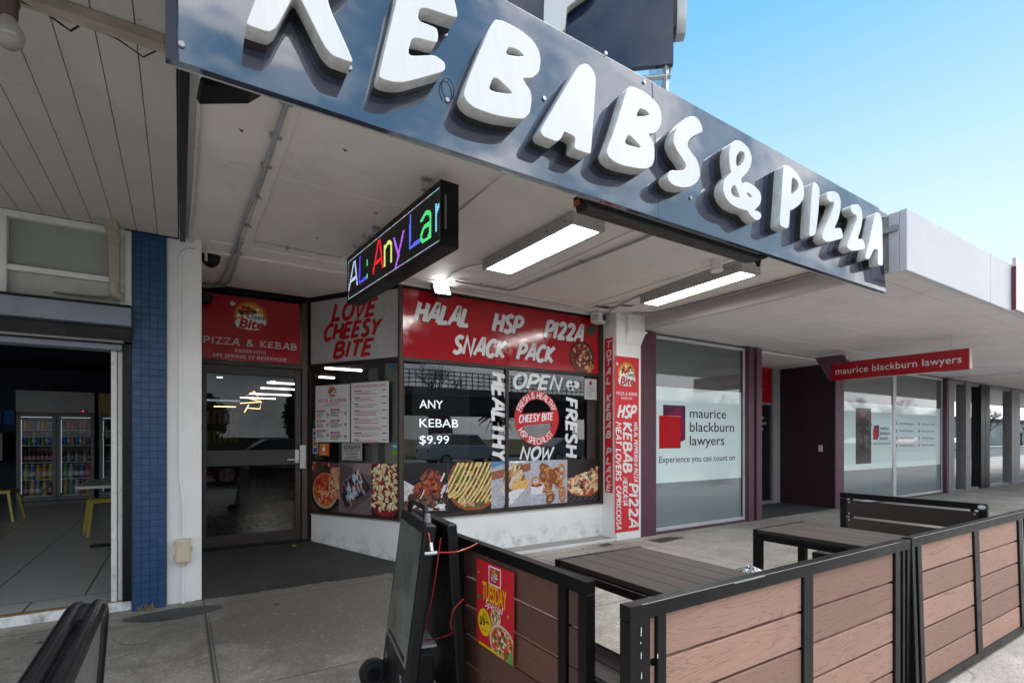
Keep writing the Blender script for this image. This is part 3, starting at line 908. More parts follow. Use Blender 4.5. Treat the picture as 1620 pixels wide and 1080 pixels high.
m = MB(); m.face([SP.p(0, .479, -.02), SP.p(LS - .02, .479, -.02), SP.p(LS - .02, 2.095, -.02), SP.p(0, 2.095, -.02)]); m.build('pane', M['glass'], w)
m = MB(); m.fbox(SP, -.095, -.032, .0, 2.86, -.06, .02); m.build('corner_post', M['dark_frame'], shop, .004)
m = MB(); m.cyl((1.897, 5.098, .449), (1.897, 5.098, 2.86), .024, 12); m.build('corner_post', M['bronze'], shop, smooth=True)
bx('window_post', M['dark_frame'], shop, (4.582, 4.642, 5.075, 5.14, .449, 2.86))
m = MB(); m.box(.1, 1.25, 6.20, 6.30, 2.825, 2.90); m.fbox(SP, -.05, LS, 2.825, 2.90, -.06, .01); m.box(1.88, 4.64, 5.08, 5.16, 2.835, 2.90)
m.build('sign_head_rail', M['black'], shop, .004)
m = MB(); m.box(.1, 1.25, 6.215, 6.30, 2.065, 2.115); m.build('door_head', M['dark_frame'], shop, .004)
m = MB(); m.box(1.155, 1.215, 6.2, 6.3, .13, 2.82); m.box(.12, .19, 6.2, 6.3, .13, 2.82); m.build('door_frame', M['bronze'], shop, .004)
m = MB()
for b in ((.195, .235, .165, 2.06), (1.09, 1.148, .165, 2.06), (.235, 1.09, 1.97, 2.06), (.235, 1.09, 1.00, 1.166), (.235, 1.09, .165, .275)):
    m.box(b[0], b[1], 6.225, 6.275, b[2], b[3])
door = m.build('door', M['dark_frame'], shop, .003)
for z0, z1 in ((.275, 1.00), (1.166, 1.97)):
    m = MB(); m.face([(.235, 6.25, z0), (1.09, 6.25, z0), (1.09, 6.25, z1), (.235, 6.25, z1)]); m.build('door_pane', M['door_glass'], door)
m = MB(); m.fbox(DR, 1.085, 1.125, 1.02, 1.165, .026, .045); m.tube([DR.p(1.103, 1.06, .045), DR.p(1.103, 1.06, .075), DR.p(1.0, 1.055, .078)], .009, 8)
m.cyl(DR.p(1.104, 1.125, .045), DR.p(1.104, 1.125, .05), .012, 12)
m.build('door_handle', M['alu'], door, .003)
m = MB(); m.fbox(DR, 1.132, 1.195, .955, 1.215, .05, .056); m.build('strike_plate', M['galv'], shop, .002)
m = MB(); m.box(.1, 1.25, 6.19, 6.3, .10, .166); m.build('door_sill', M['black'], shop, .004)
# inside: floor, ceiling, walls, strip lamps, drinks, neon slice
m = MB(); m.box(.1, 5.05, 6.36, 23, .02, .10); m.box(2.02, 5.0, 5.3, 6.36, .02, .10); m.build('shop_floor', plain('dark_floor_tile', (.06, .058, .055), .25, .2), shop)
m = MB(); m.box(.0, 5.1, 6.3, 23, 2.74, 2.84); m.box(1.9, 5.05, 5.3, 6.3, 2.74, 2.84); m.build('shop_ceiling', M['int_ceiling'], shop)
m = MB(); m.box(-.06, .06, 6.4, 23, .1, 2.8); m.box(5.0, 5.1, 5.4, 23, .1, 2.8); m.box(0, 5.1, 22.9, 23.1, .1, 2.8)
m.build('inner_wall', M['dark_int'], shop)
bx('counter', plain('dark_counter', (.035, .03, .03), .4), shop, (2.4, 4.7, 8.0, 8.8, .1, 1.15))
bx('menu_screen', plain('menu_board', (.10, .09, .09), .3), shop, (2.0, 4.6, 10.9, 11.0, 1.7, 2.4))
m = MB(); m.box(1.77, 1.83, 5.60, 5.75, .46, 2.06); m.fbox(SP, 1.0, 1.235, .46, 2.08, -.12, -.09); m.build('inner_post', M['pale_panel'], shop)
for (x, y, L) in ((1.9, 14.7, .75), (1.95, 16.4, .95), (1.9, 18.7, 1.25), (1.8, 20.7, 1.15), (2.5, 11.0, .75), (2.75, 12.7, .35)):
    bx('strip_lamp', M['tube'], shop, (x, x + L, y, y + .05, 2.70, 2.735), bevel=0)
for (x, y) in ((1.05, 8.3), (1.0, 9.2), (.75, 12.5), (.8, 14.2), (2.0, 14.5), (2.6, 16.5), (3.2, 17)):
    m = MB(); m.cyl((x, y, 2.725), (x, y, 2.738), .06, 12); m.build('downlight', M['tube'], shop)
m = MB(); m.box(.5, .62, 7.0, 7.05, 2.2, 2.7); m.build('wall_lamp', M['warm'], shop)
# neon outline of a pizza slice inside the door
NE = Frame((.80, 9.2, 1.82), (1, 0, 0))
m = MB(); m.tube([NE.p(a, b) for a, b in ((.0, .02), (.30, .05), (.20, .22), (.06, .12), (.30, .05), (.28, -.06), (.10, -.05), (.06, -.12), (.12, .0))], .006, 8)
m.tube([NE.p(-.36, -.04), NE.p(-.06, -.04)], .007, 8); m.build('neon_slice', M['warm'], shop)
bx('drinks_shelf', plain('shelf_black', (.02, .02, .02), .5), shop, (.12, .9, 10.4, 10.9, .1, 2.0))
for r_, c_ in enumerate(((.45, .02, .02), (.45, .25, .03), (.35, .4, .03), (.4, .4, .4))):
    m = MB()
    for i in range(9): m.cyl((.16 + i * .085, 10.38, .55 + .33 * r_), (.16 + i * .085, 10.38, .75 + .33 * r_), .03, 8)
    m.build('drink_row', plain('drink_%d' % r_, c_, .3), shop)
bx('shelf_lamp', M['cool_led'], shop, (.12, .9, 10.34, 10.36, 1.93, 1.96), bevel=0)
# roof, parapet
m = MB(); m.box(-.1, 5.1, 5.12, 23, 2.96, 3.1); m.box(-.3, 5.1, 5.0, 5.3, 3.1, 3.95); m.build('roof', M['grey_paint'], shop, .01)

# ------------------------------------------------------------------ verandah over the takeaway
ver = thing('verandah', 'flat painted verandah ceiling with cover battens over the takeaway shopfront', 'verandah', (2.5, 3.6, 2.6))
m = MB(); m.box(.03, 5.098, 2.16, 5.14, 2.88, 2.93); m.box(.03, 1.95, 5.14, 6.32, 2.88, 2.93); m.box(1.92, 5.098, 5.14, 5.3, 2.88, 2.93)
m.build('ceiling', M['kebab_ceiling'], ver)
m = MB(); m.box(-.03, 5.1, 2.13, 5.12, 3.05, 3.12); m.build('roof_sheet', M['galv'], ver)
m = MB()
for x in (.462, 1.66, 2.93, 4.12): m.box(x - .028, x + .028, 2.18, 4.82, 2.868, 2.882)
m.box(.2, 5.09, 4.82, 4.852, 2.870, 2.882); m.box(.2, 5.09, 3.42, 3.436, 2.876, 2.883)
m.build('cover_batten', M['kebab_ceiling'], ver, .003)
m = MB(); m.box(.0, .036, 2.12, 4.88, 2.84, 2.93); m.build('edge_trim', M['black'], ver, .003)
m = MB(); m.box(.04, 5.09, 5.052, 5.10, 2.856, 2.88); m.build('cornice', M['kebab_ceiling'], ver, .006)
# dark gaps where the plaster has broken away by the camera
def hole(P):
    m = MB(); m.face(P); m.build('plaster_hole', M['black'], ver)
hole([(4.18, 4.70, 2.8795), (4.24, 4.80, 2.8795), (4.42, 4.76, 2.8795), (4.44, 4.66, 2.8795), (4.30, 4.69, 2.8795)])
hole([(4.44, 4.52, 2.8795), (4.47, 4.60, 2.8795), (4.60, 4.54, 2.8795), (4.58, 4.45, 2.8795)])
for i in range(14):
    x = 4.12 + .045; y = 2.4 + i * .18
    hole([(x, y, 2.8794), (x + .004 + .012 * rnd.random(), y + .05, 2.8794), (x + .006, y + .05 + .1 * rnd.random(), 2.8794), (x - .006, y + .05, 2.8794)])
for (x, y) in ((1.15, 3.6), (.9, 4.3), (.75, 2.9), (1.9, 3.9), (2.3, 4.4), (.25, 3.0)):
    hole([(x, y, 2.8794), (x + .03, y + .008, 2.8794), (x + .02, y + .03, 2.8794)])

# ------------------------------------------------------------------ fascia sign with moulded letters
FO, FT = Vector((-.04, 2.05, 2.545)), Vector((-.04, 2.11, 3.41))
FS = Frame(FO, (1, 0, 0), FT - FO)
fas = thing('fascia_sign', 'long dark gloss fascia sign with big white moulded letters above the takeaway', 'sign', (2.5, 2.1, 2.545))
for a, b in ((0, 2.338), (2.342, 4.598), (4.602, 5.155)):
    ta, tb = [.868 - .024 * q / 1.0 for q in (a, b)]
    m = MB(); P = FS.p
    m.hexa([P(a, 0, -.03), P(b, 0, -.03), P(b, 0, 0), P(a, 0, 0), P(a, ta, -.03), P(b, tb, -.03), P(b, tb, 0), P(a, ta, 0)])
    m.build('panel', M['fascia'], fas, .002)
m = MB(); m.fbox(FS, .02, 5.13, .02, .70, -.07, -.033); m.build('back_frame', M['grey_metal'], fas, .004)
LET = [
 ('K', [[(0.2286,0.1408),(0.2306,0.1326),(0.3111,0.1367),(0.3784,0.3069),(0.3916,0.3222),(0.4069,0.2998),(0.4936,0.1398),(0.5771,0.1408),(0.5843,0.152),(0.4783,0.3681),(0.6261,0.5515),(0.6108,0.5872),(0.5598,0.6127),(0.4375,0.4547),(0.4446,0.5974),(0.4273,0.6158),(0.3662,0.6178),(0.3437,0.5974),(0.305,0.3936),(0.2551,0.2325)]]),
 ('E', [[(0.6811,0.1347),(0.6862,0.1255),(0.7025,0.1224),(0.7412,0.1275),(0.7881,0.1449),(0.9543,0.2529),(0.9665,0.2743),(0.9594,0.2988),(0.9247,0.309),(0.8941,0.2998),(0.7993,0.257),(0.8218,0.3497),(0.9329,0.3671),(0.9369,0.4048),(0.9318,0.4292),(0.9165,0.4313),(0.8452,0.4272),(0.8615,0.4955),(1.0266,0.5179),(1.0297,0.5383),(1.0175,0.5954),(1.0032,0.6147),(0.8146,0.6025),(0.779,0.577),(0.7616,0.4731)]]),
 ('B', [[(1.206,0.5954),(1.2651,0.6127),(1.3477,0.6096),(1.419,0.5913),(1.4537,0.5556),(1.4618,0.5087),(1.4486,0.4466),(1.417,0.4099),(1.3946,0.3966),(1.3497,0.3803),(1.3986,0.3314),(1.3986,0.2855),(1.3864,0.2264),(1.3569,0.1917),(1.3212,0.1765),(1.206,0.152),(1.098,0.1489),(1.0613,0.1642),(1.047,0.1866),(1.0501,0.205),(1.0715,0.2702)],[(1.2825,0.5006),(1.3365,0.5077),(1.3691,0.4914),(1.3416,0.4771),(1.2641,0.4547)],[(1.2019,0.3365),(1.312,0.2845),(1.1663,0.2509)]]),
 ('A', [[(1.736,0.6045),(1.7656,0.6045),(1.7921,0.5872),(1.8023,0.5607),(1.8013,0.5179),(1.7829,0.3834),(1.7482,0.1551),(1.7381,0.1398),(1.6494,0.1367),(1.6412,0.1459),(1.6524,0.1989),(1.5852,0.206),(1.577,0.1887),(1.5577,0.1571),(1.5362,0.1387),(1.4578,0.1387),(1.4425,0.154),(1.4466,0.1744),(1.4863,0.2386),(1.6647,0.5312),(1.6963,0.577)]]),
 ('B', [[(2.0275,0.5974),(2.0846,0.6107),(2.1549,0.6127),(2.2263,0.5954),(2.2701,0.5678),(2.2813,0.524),(2.2742,0.4751),(2.2507,0.4343),(2.211,0.3976),(2.1651,0.3834),(2.1988,0.3507),(2.21,0.3151),(2.2049,0.2549),(2.1835,0.2091),(2.1407,0.1805),(2.0877,0.1652),(1.9674,0.1469),(1.9022,0.1489),(1.8634,0.1652),(1.8532,0.1866),(1.8624,0.2142),(1.9225,0.3385)],[(2.108,0.5057),(2.157,0.5108),(2.1875,0.4985),(2.1631,0.4802),(2.0775,0.4476)],[(2.0143,0.3355),(2.1223,0.2825),(1.9796,0.2662)]]),
 ('S', [[(2.635,0.5587),(2.6258,0.5852),(2.5973,0.6147),(2.5555,0.6158),(2.5025,0.5882),(2.4587,0.5566),(2.4046,0.4965),(2.372,0.4384),(2.3669,0.3966),(2.3924,0.3569),(2.4393,0.3232),(2.4668,0.2967),(2.4597,0.2743),(2.4434,0.259),(2.3934,0.2417),(2.3343,0.2284),(2.3088,0.204),(2.2997,0.1785),(2.3139,0.1561),(2.3557,0.1438),(2.425,0.152),(2.4974,0.1775),(2.5514,0.2172),(2.584,0.2611),(2.5861,0.31),(2.5647,0.3599),(2.5147,0.3874),(2.4872,0.4129),(2.4943,0.4435),(2.5341,0.4843),(2.6003,0.5261),(2.6289,0.5424)]]),
 ('&', [[(2.9591,0.5994),(3.0264,0.6076),(3.0916,0.5862),(3.1171,0.5393),(3.1049,0.4822),(3.0549,0.418),(2.9815,0.3548),(3.0029,0.3242),(3.0162,0.3426),(3.061,0.3548),(3.1344,0.3477),(3.1833,0.3263),(3.1935,0.2865),(3.1732,0.2386),(3.0977,0.1775),(3.1365,0.1887),(3.1732,0.1846),(3.1813,0.1632),(3.1548,0.1347),(3.1161,0.1214),(3.0682,0.1367),(3.0284,0.1652),(2.9917,0.1601),(2.9316,0.1571),(2.8623,0.1652),(2.8144,0.1938),(2.793,0.2386),(2.8062,0.2855),(2.845,0.3334),(2.8888,0.3711),(2.8796,0.3946),(2.8735,0.4445),(2.8796,0.5057),(2.9081,0.5627)],[(2.9948,0.5413),(3.0376,0.5424),(3.0396,0.5087),(3.0111,0.4618),(2.953,0.4231),(2.9438,0.4506),(2.955,0.4985)],[(2.9173,0.3049),(2.9683,0.2254),(2.8918,0.2244),(2.8715,0.2519),(2.8857,0.2774)],[(3.0284,0.2814),(3.0712,0.2855),(3.0947,0.2682),(3.0631,0.258)]]),
 ('P', [[(3.484,0.5943),(3.5707,0.6025),(3.6553,0.576),(3.7093,0.5322),(3.7276,0.4782),(3.7093,0.415),(3.641,0.3477),(3.5391,0.2876),(3.5258,0.2947),(3.5034,0.1917),(3.4881,0.1601),(3.4657,0.1449),(3.3964,0.1479),(3.3852,0.1652),(3.4269,0.3426),(3.4636,0.5148)],[(3.5768,0.5342),(3.642,0.5271),(3.6603,0.4985),(3.641,0.4598),(3.5482,0.3946)]]),
 ('I', [[(3.8693,0.5801),(3.9162,0.5709),(3.9406,0.5434),(3.908,0.3956),(3.854,0.2284),(3.8234,0.1795),(3.7663,0.1551),(3.748,0.1632),(3.7776,0.2957),(3.8265,0.4955),(3.8509,0.5577)]]),
 ('Z', [[(4.0324,0.5312),(4.0426,0.5475),(4.1486,0.5842),(4.2169,0.5791),(4.2413,0.5312),(4.224,0.4547),(4.1781,0.3711),(4.1058,0.2886),(4.2128,0.3171),(4.2362,0.259),(4.2189,0.2366),(3.9885,0.1581),(3.9254,0.1714),(3.9274,0.2101),(4.0089,0.3059),(4.1088,0.4272),(4.1435,0.4883),(4.119,0.4965),(4.0833,0.4812),(4.0426,0.4904)]]),
 ('Z', [[(4.384,0.5118),(4.4034,0.5393),(4.5145,0.576),(4.5665,0.5464),(4.5756,0.4822),(4.5298,0.3772),(4.4594,0.2835),(4.5471,0.3018),(4.5777,0.256),(4.5624,0.2233),(4.3494,0.1642),(4.2811,0.1826),(4.2882,0.206),(4.3728,0.3151),(4.4747,0.4404),(4.4706,0.4761),(4.4329,0.472),(4.3952,0.4863)]]),
 ('A', [[(4.8396,0.5882),(4.8997,0.578),(4.915,0.522),(4.8661,0.1581),(4.8508,0.1438),(4.7744,0.1367),(4.7754,0.1805),(4.8009,0.2682),(4.7234,0.2549),(4.7,0.2284),(4.6398,0.1642),(4.6082,0.1489),(4.5705,0.151),(4.5695,0.1703),(4.6521,0.2998),(4.7672,0.5169),(4.7948,0.5627)]]),
]
def channel_letter(outl, fr, parent, w0=.0, dep=.105, split=.038):
    outl = [chaikin(o, .17, 2) for o in outl]
    V, F = curve_mesh(outl, (dep - split) / 2 - .002, .002, 1)
    m = MB(); m.v = [tuple(fr.p(x, y, w0 + (split + dep) / 2 + z)) for x, y, z in V]; m.f = F; m.m = [0] * len(F)
    a = m.build('letter', M['letter'], parent, smooth=True)
    V, F = curve_mesh(outl, (split - .004) / 2, 0)
    m = MB(); m.v = [tuple(fr.p(x, y, w0 + .001 + (split - .004) / 2 + z)) for x, y, z in V]; m.f = F; m.m = [0] * len(F)
    b = m.build('letter_can', M['letter_back'], a)
    return a
for nm, ol in LET:
    a = channel_letter(ol, FS, fas); a['label'] = 'white moulded letter ' + ('ampersand' if nm == '&' else nm)
for (u, v) in ((.045, .06), (.60, .20), (1.02, .22), (1.02, .52), (1.55, .42), (2.28, .52), (2.36, .17), (2.60, .50), (2.62, .19), (3.9, .50), (4.33, .50), (2.27, .78), (1.98, .83)):
    m = MB(); m.cyl(FS.p(u, v, 0), FS.p(u, v, .008), .010, 10); m.build('screw', M['galv'], fas)
for (u, v, r) in ((1.02, .23, .05), (3.93, .50, .05), (4.34, .49, .04)):
    m = MB(); m.tube([FS.p(u + r * .6 * math.cos(a), v + r * math.sin(a) + r * .7, .012) for a in [R(-60 + 300 * i / 12) for i in range(13)]], .0022, 6); m.build('cable_loop', M['black'], fas)

# ------------------------------------------------------------------ diagonal roof sign above
PY = Frame((3.593, 3.046, 4.524), (.755, -.656, 0))        # u runs right, so left is negative
pyl = thing('roof_sign', 'dark blue roof sign set diagonally with cropped white letter above the fascia', 'sign', (3.4, 3.2, 3.12))
m = MB(); m.fbox(PY, -2.3, 0, 0, 1.6, -.05, 0); m.build('panel', plain('navy_gloss_panel', (.014, .024, .060), .06, .1, 2, ior=1.5), pyl, .003)
m = MB(); m.fbox(PY, -.055, -.003, .03, 1.6, -1.4, -.054); m.build('side_panel', M['fascia'], pyl, .003)
LP = [[(-1.13, .30), (-.93, .30), (-.915, .47), (-.91, .515), (-.715, .63), (-.60, .80), (-.60, 1.05), (-.74, 1.24), (-1.02, 1.28), (-1.06, 1.25)], [(-.90, .72), (-.80, .82), (-.80, 1.0), (-.92, 1.08)]]
a = channel_letter(LP, PY, pyl); a['label'] = 'white moulded letter P'
SD = Frame((3.593 + .004 * .755, 3.046 - .004 * .656, 4.524), (.656, .755, 0))
channel_letter([[(.06, .35), (.3, .35), (.3, 1.5), (.06, 1.5)]], SD, pyl, 0, .12)
for (s_, w_) in ((-.06, -.03), (-.55, -.03), (-.06, -.5)):
    p = PY.p(s_, 0, w_)
    m = MB(); m.box(p.x - .02, p.x + .02, p.y - .02, p.y + .02, 3.12, 4.54); m.build('post', M['galv'], pyl, .003)
for z in (4.44, 3.7):
    m = MB(); m.cyl(Vector((0, 0, z - 4.524)) + PY.p(-.02, 0, -.03), Vector((0, 0, z - 4.524)) + PY.p(-1.2, 0, -.03), .022, 10); m.build('rail', M['galv'], pyl, smooth=True)

# ================================================================== CAFE TO THE LEFT
cafe = thing('cafe', 'open fronted cafe with blue tiled pier, pale infill panels and dark interior', 'shop', (-1.2, 5, 0))
bx('tiled_pier', M['blue_tile'], cafe, (-.304, -.09, 4.82, 5.3, 0, 2.86), bevel=.003)
bx('plinth', M['white_wall'], cafe, (-3.0, -.306, 4.865, 5.1, 0, .072), bevel=.006)
bx('timber_strip', plain('torn_brown_strip', (.22, .14, .06), .8, .4, 9, .4, 40, dirt=.8, dirtc=(.55, .53, .5)), cafe, (-3.0, -.306, 4.872, 4.91, .072, .084), bevel=.002)
m = MB()
m.box(-2.2, -.345, 4.80, 4.90, 2.80, 2.856); m.box(-1.10, -.985, 4.795, 4.90, 2.262, 2.80); m.box(-.985, -.345, 4.80, 4.90, 2.438, 2.476)
m.box(-2.2, -1.10, 4.80, 4.90, 2.438, 2.476)
m.box(-.375, -.345, 4.82, 4.9, 2.262, 2.80); m.box(-.345, -.304, 4.81, 4.9, 2.262, 2.84)
m.build('upper_frame', M['white_paint'], cafe, .004)
for (a, b) in ((-2.2, -1.10), (-.985, -.375)):
    bx('infill_panel', M['pale_panel'], cafe, (a, b, 4.855, 4.875, 2.476, 2.80), bevel=0)
    bx('infill_panel', plain('lower_infill_paint', (.46, .46, .44), .5), cafe, (a, b, 4.85, 4.875, 2.262, 2.438), bevel=0)
m = MB(); m.box(-3.0, -.300, 4.70, 4.95, 2.112, 2.246); m.build('shutter_box', M['steel_blue'], cafe, .004)
m = MB(); m.box(-3.0, -.298, 4.685, 4.95, 2.248, 2.261); m.build('shutter_box_lid', M['black'], cafe, .002)
m = MB(); m.box(-3.0, -.302, 4.78, 4.95, 2.005, 2.110); m.build('shutter_slot', M['black'], cafe)
m = MB(); m.box(-3.0, -.345, 4.72, 4.75, 1.988, 2.003); m.build('shutter_bar', M['alu_dk'], cafe, .002)
m = MB(); m.box(-3.0, -.362, 4.80, 4.95, 1.945, 1.986); m.build('door_header', M['steel_blue'], cafe, .002)
bx('jamb', M['worn_white'], cafe, (-.43, -.395, 4.86, 4.96, .084, 1.945), (-.392, -.363, 4.875, 4.95, .084, 1.945))
bx('black_post', M['black'], cafe, (-.361, -.306, 4.84, 4.98, .075, 2.003))
t = NT('pale_floor_tile'); v = t.add('ShaderNodeNewGeometry')
br = t.add('ShaderNodeTexBrick', offset=0.5); br.inputs['Scale'].default_value = 1
br.inputs['Brick Width'].default_value = .62; br.inputs['Row Height'].default_value = 5.2; br.inputs['Mortar Size'].default_value = .006
br.inputs['Color1'].default_value = (.58, .56, .53, 1); br.inputs['Color2'].default_value = (.54, .52, .50, 1); br.inputs['Mortar'].default_value = (.03, .03, .03, 1)
t.link(v.outputs['Position'], br.inputs['Vector'])
M['floor_tile'] = t.bsdf(br.outputs['Color'], .28, 0, .4)
m = MB(); m.box(-8, -.36, 4.91, 13.4, -.02, .080); m.build('cafe_floor', M['floor_tile'], cafe)
m = MB(); m.box(-8, -.31, 4.96, 13.4, 2.62, 2.7); m.box(-8, -.31, 13.3, 13.4, .08, 2.62); m.box(-8.1, -8, 4.96, 13.4, .08, 2.62); m.box(-.39, -.31, 5.0, 13.4, .08, 2.62)
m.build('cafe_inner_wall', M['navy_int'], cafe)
m = MB(); m.cyl((-1.48, 9.4, 2.605), (-1.48, 9.4, 2.618), .05, 14); m.build('downlight', emis('dim_downlight', (1, .95, .85), 5.0), cafe)
m = MB(); m.box(-2.75, -2.62, 13.24, 13.28, 1.55, 1.80); m.box(-2.9, -2.80, 13.24, 13.28, 1.55, 1.80); m.build('wall_screen', emis('blue_screen', (.05, .22, .6), .012), cafe)
m = MB(); m.box(-8, -.304, 4.83, 13.4, 2.87, 3.0); m.box(-8, -.304, 5.0, 5.2, 3.0, 3.9); m.build('roof', M['grey_paint'], cafe)
bx('bench_counter', plain('pale_bench', (.22, .22, .21), .5), cafe, (-4.2, -2.62, 12.5, 13.2, .9, 1.38))
cv = thing('plank_verandah', 'tongue and groove plank ceiling with a weathered timber strip over the cafe', 'verandah', (-1.5, 3.5, 2.8))
m = MB(); x = -.012
while x > -4.2:
    m.box(x - .1278, x - .0005, 1.2, 4.80, 2.846, 2.8765); x -= .1305
m.build('planks', M['plank_ceiling'], cv, .002)
m = MB(); m.box(-4.2, -.005, 1.2, 4.83, 2.876, 2.93); m.box(-4.2, -.005, 4.80, 4.83, 2.842, 2.878); m.build('roof_deck', M['black'], cv)
m = MB(); m.box(-4.2, -.05, 2.40, 2.455, 2.80, 2.845); m.build('timber_strip', M['timber'], cv, .004)
m = MB()
m.tube([(-.06, 2.47, 2.83), (-.12, 2.50, 2.79), (-.2, 2.48, 2.815), (-.4, 2.46, 2.835)], .003, 6)
m.tube([(-.28, 2.46, 2.842), (-.34, 2.50, 2.80), (-.40, 2.46, 2.81), (-.46, 2.42, 2.80)], .004, 6); m.build('loose_wire', M['black'], cv)

# ================================================================== OFFICE TO THE RIGHT
law = thing('law_office', 'law office shopfront with dark purple piers and frosted windows', 'office', (10, 5.2, 0))
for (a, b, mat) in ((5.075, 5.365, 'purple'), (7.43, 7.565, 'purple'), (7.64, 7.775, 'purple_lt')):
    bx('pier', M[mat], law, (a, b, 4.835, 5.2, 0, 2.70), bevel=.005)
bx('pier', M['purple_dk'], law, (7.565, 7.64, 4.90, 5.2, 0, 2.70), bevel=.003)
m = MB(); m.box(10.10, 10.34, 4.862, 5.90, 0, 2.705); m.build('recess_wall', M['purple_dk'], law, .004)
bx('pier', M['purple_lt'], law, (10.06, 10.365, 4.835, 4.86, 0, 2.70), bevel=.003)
m = MB(); m.fbox(Frame((10.1, 5.12, 0), (0, -1, 0)), -.03, .04, 1.04, 1.16, .0, .02); m.build('intercom', M['alu'], law, .003)
bx('pier', M['purple'], law, (15.12, 15.22, 4.82, 5.1, 0, 2.66), bevel=.004)
bx('pier', M['alu_dk'], law, (15.22, 15.56, 4.81, 5.1, 0, 2.66), bevel=.004)
for a, b in ((5.366, 7.43), (10.366, 15.12)): bx('base_plinth', M['purple'], law, (a, b, 4.86, 5.0, 0, .03), bevel=.003)
LWF = Frame((0, 4.92, 0), (1, 0, 0))
def office_window(u0, u1, mull, bands):
    m = MB(); t = .045
    m.fbox(LWF, u0, u0 + .03, .03, 2.69, -.05, .02); m.fbox(LWF, u1 - t, u1, .03, 2.69, -.05, .02)
    m.fbox(LWF, u0 + .03, u1 - t, .03, .075, -.05, .025); m.fbox(LWF, u0 + .03, u1 - t, 2.645, 2.69, -.05, .02)
    for a, b in mull: m.fbox(LWF, a, b, .075, 2.645, -.05, .02)
    w = m.build('office_window', M['alu'], law, .003)
    m = MB(); m.fbox(LWF, u1 - t - .03, u1 - t, .075, 2.645, -.045, .004); m.build('gasket', M['black'], w)
    edges = [u0 + .03] + [q for ab in mull for q in ab] + [u1 - t - .03]
    for a, b in zip(edges[0::2], edges[1::2]):
        for (z0, z1, mt) in bands:
            m = MB(); m.face([LWF.p(a, z0), LWF.p(b, z0), LWF.p(b, z1), LWF.p(a, z1)]); m.build('pane', M[mt], w)
    return w
w1 = office_window(5.365, 7.43, [], [(.075, .68, 'film_grey'), (.68, 2.0, 'film_white'), (2.0, 2.645, 'film_top')])
w2 = office_window(10.366, 15.12, [(12.56, 12.70)], [(.075, .675, 'film_grey'), (.675, 1.98, 'film_white'), (1.98, 2.645, 'film_top')])
# recess: door, red transom, grey wall
m = MB(); m.box(7.7, 8.95, 5.90, 6.05, 0, 2.70); m.box(9.84, 10.34, 5.902, 6.05, 0, 2.70); m.box(7.62, 7.7, 5.2, 6.05, 0, 2.7); m.build('back_wall', M['grey_paint'], law)
m = MB(); m.box(8.95, 9.0, 5.88, 6.0, 0, 2.68); m.box(9.79, 9.84, 5.88, 6.0, 0, 2.68); m.box(9.0, 9.79, 5.88, 6.0, 1.93, 1.98)
m.box(9.0, 9.79, 5.88, 6.0, .012, .08); od = m.build('office_door', M['alu_dk'], law, .003)
m = MB(); m.face([(9.0, 5.92, .08), (9.79, 5.92, .08), (9.79, 5.92, 1.93), (9.0, 5.92, 1.93)]); m.build('door_pane', plain('black_door_glass', (.012, .012, .014), .05), od)
bx('transom', M['red_deep'], law, (9.0, 9.79, 5.89, 5.92, 1.98, 2.66), bevel=.002)
m = MB(); m.box(7.7, 10.10, 4.9, 5.9, 2.66, 2.70); m.build('recess_soffit', M['law_ceiling'], law)
m = MB(); m.box(5.2, 7.6, 5.2, 5.3, 0, 2.7); m.box(11.5, 15.3, 5.3, 5.4, 0, 2.7); m.box(10.34, 11.3, 5.3, 5.4, 0, 2.7); m.build('inner_wall', M['dark_int'], law)
m = MB(); m.box(5.1, 40, 5.2, 16, 2.9, 3.0); m.box(5.1, 40, 5.0, 5.2, 2.72, 3.9); m.build('roof', M['grey_paint'], law)
lv = thing('office_verandah', 'pale lined verandah with plain white fascia over the law office', 'verandah', (15, 3.3, 2.7))
m = MB(); m.box(5.165, 15.4, 1.96, 5.0, 2.72, 2.75); m.build('soffit', M['law_ceiling'], lv)
m = MB()
y = 2.0
while y < 5.0:
    m.box(15.4, 40, y, y + .105, 2.70, 2.73); y += .115
m.build('lined_soffit', M['law_ceiling'], lv, .003)
m = MB()
for y in (2.42, 3.35, 4.2): m.box(5.17, 15.4, y, y + .02, 2.712, 2.721)
m.box(5.17, 40, 2.16, 2.20, 2.708, 2.722); m.build('soffit_batten', M['law_ceiling'], lv, .003)
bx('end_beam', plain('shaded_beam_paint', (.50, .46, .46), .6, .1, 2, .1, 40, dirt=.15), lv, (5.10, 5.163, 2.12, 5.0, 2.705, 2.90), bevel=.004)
m = MB()
for a, b in ((5.12, 7.116), (7.122, 11), (11.006, 15), (15.006, 40)): m.box(a, b, 1.90, 1.955, 2.70, 3.215)
m.build('fascia', M['white_fascia'], lv, .004)
m = MB(); m.box(5.12, 5.165, 1.957, 2.035, 2.705, 3.21); m.build('fascia_return', M['white_fascia'], lv, .003)
m = MB(); m.box(5.14, 5.17, 2.04, 2.5, 2.75, 3.2)
m.build('end_wall', M['grey_paint'], lv)
m = MB(); m.hexa([(4.95, 2.2, 3.2), (5.16, 2.05, 3.2), (5.16, 2.4, 3.2), (4.95, 2.4, 3.2), (4.95, 2.2, 3.36), (5.16, 2.05, 3.22), (5.16, 2.4, 3.22), (4.95, 2.4, 3.36)]); m.build('flashing', M['grey_metal'], lv)
m = MB(); m.box(5.1, 40, 1.96, 5.1, 3.05, 3.1); m.build('roof_sheet', M['galv'], lv)
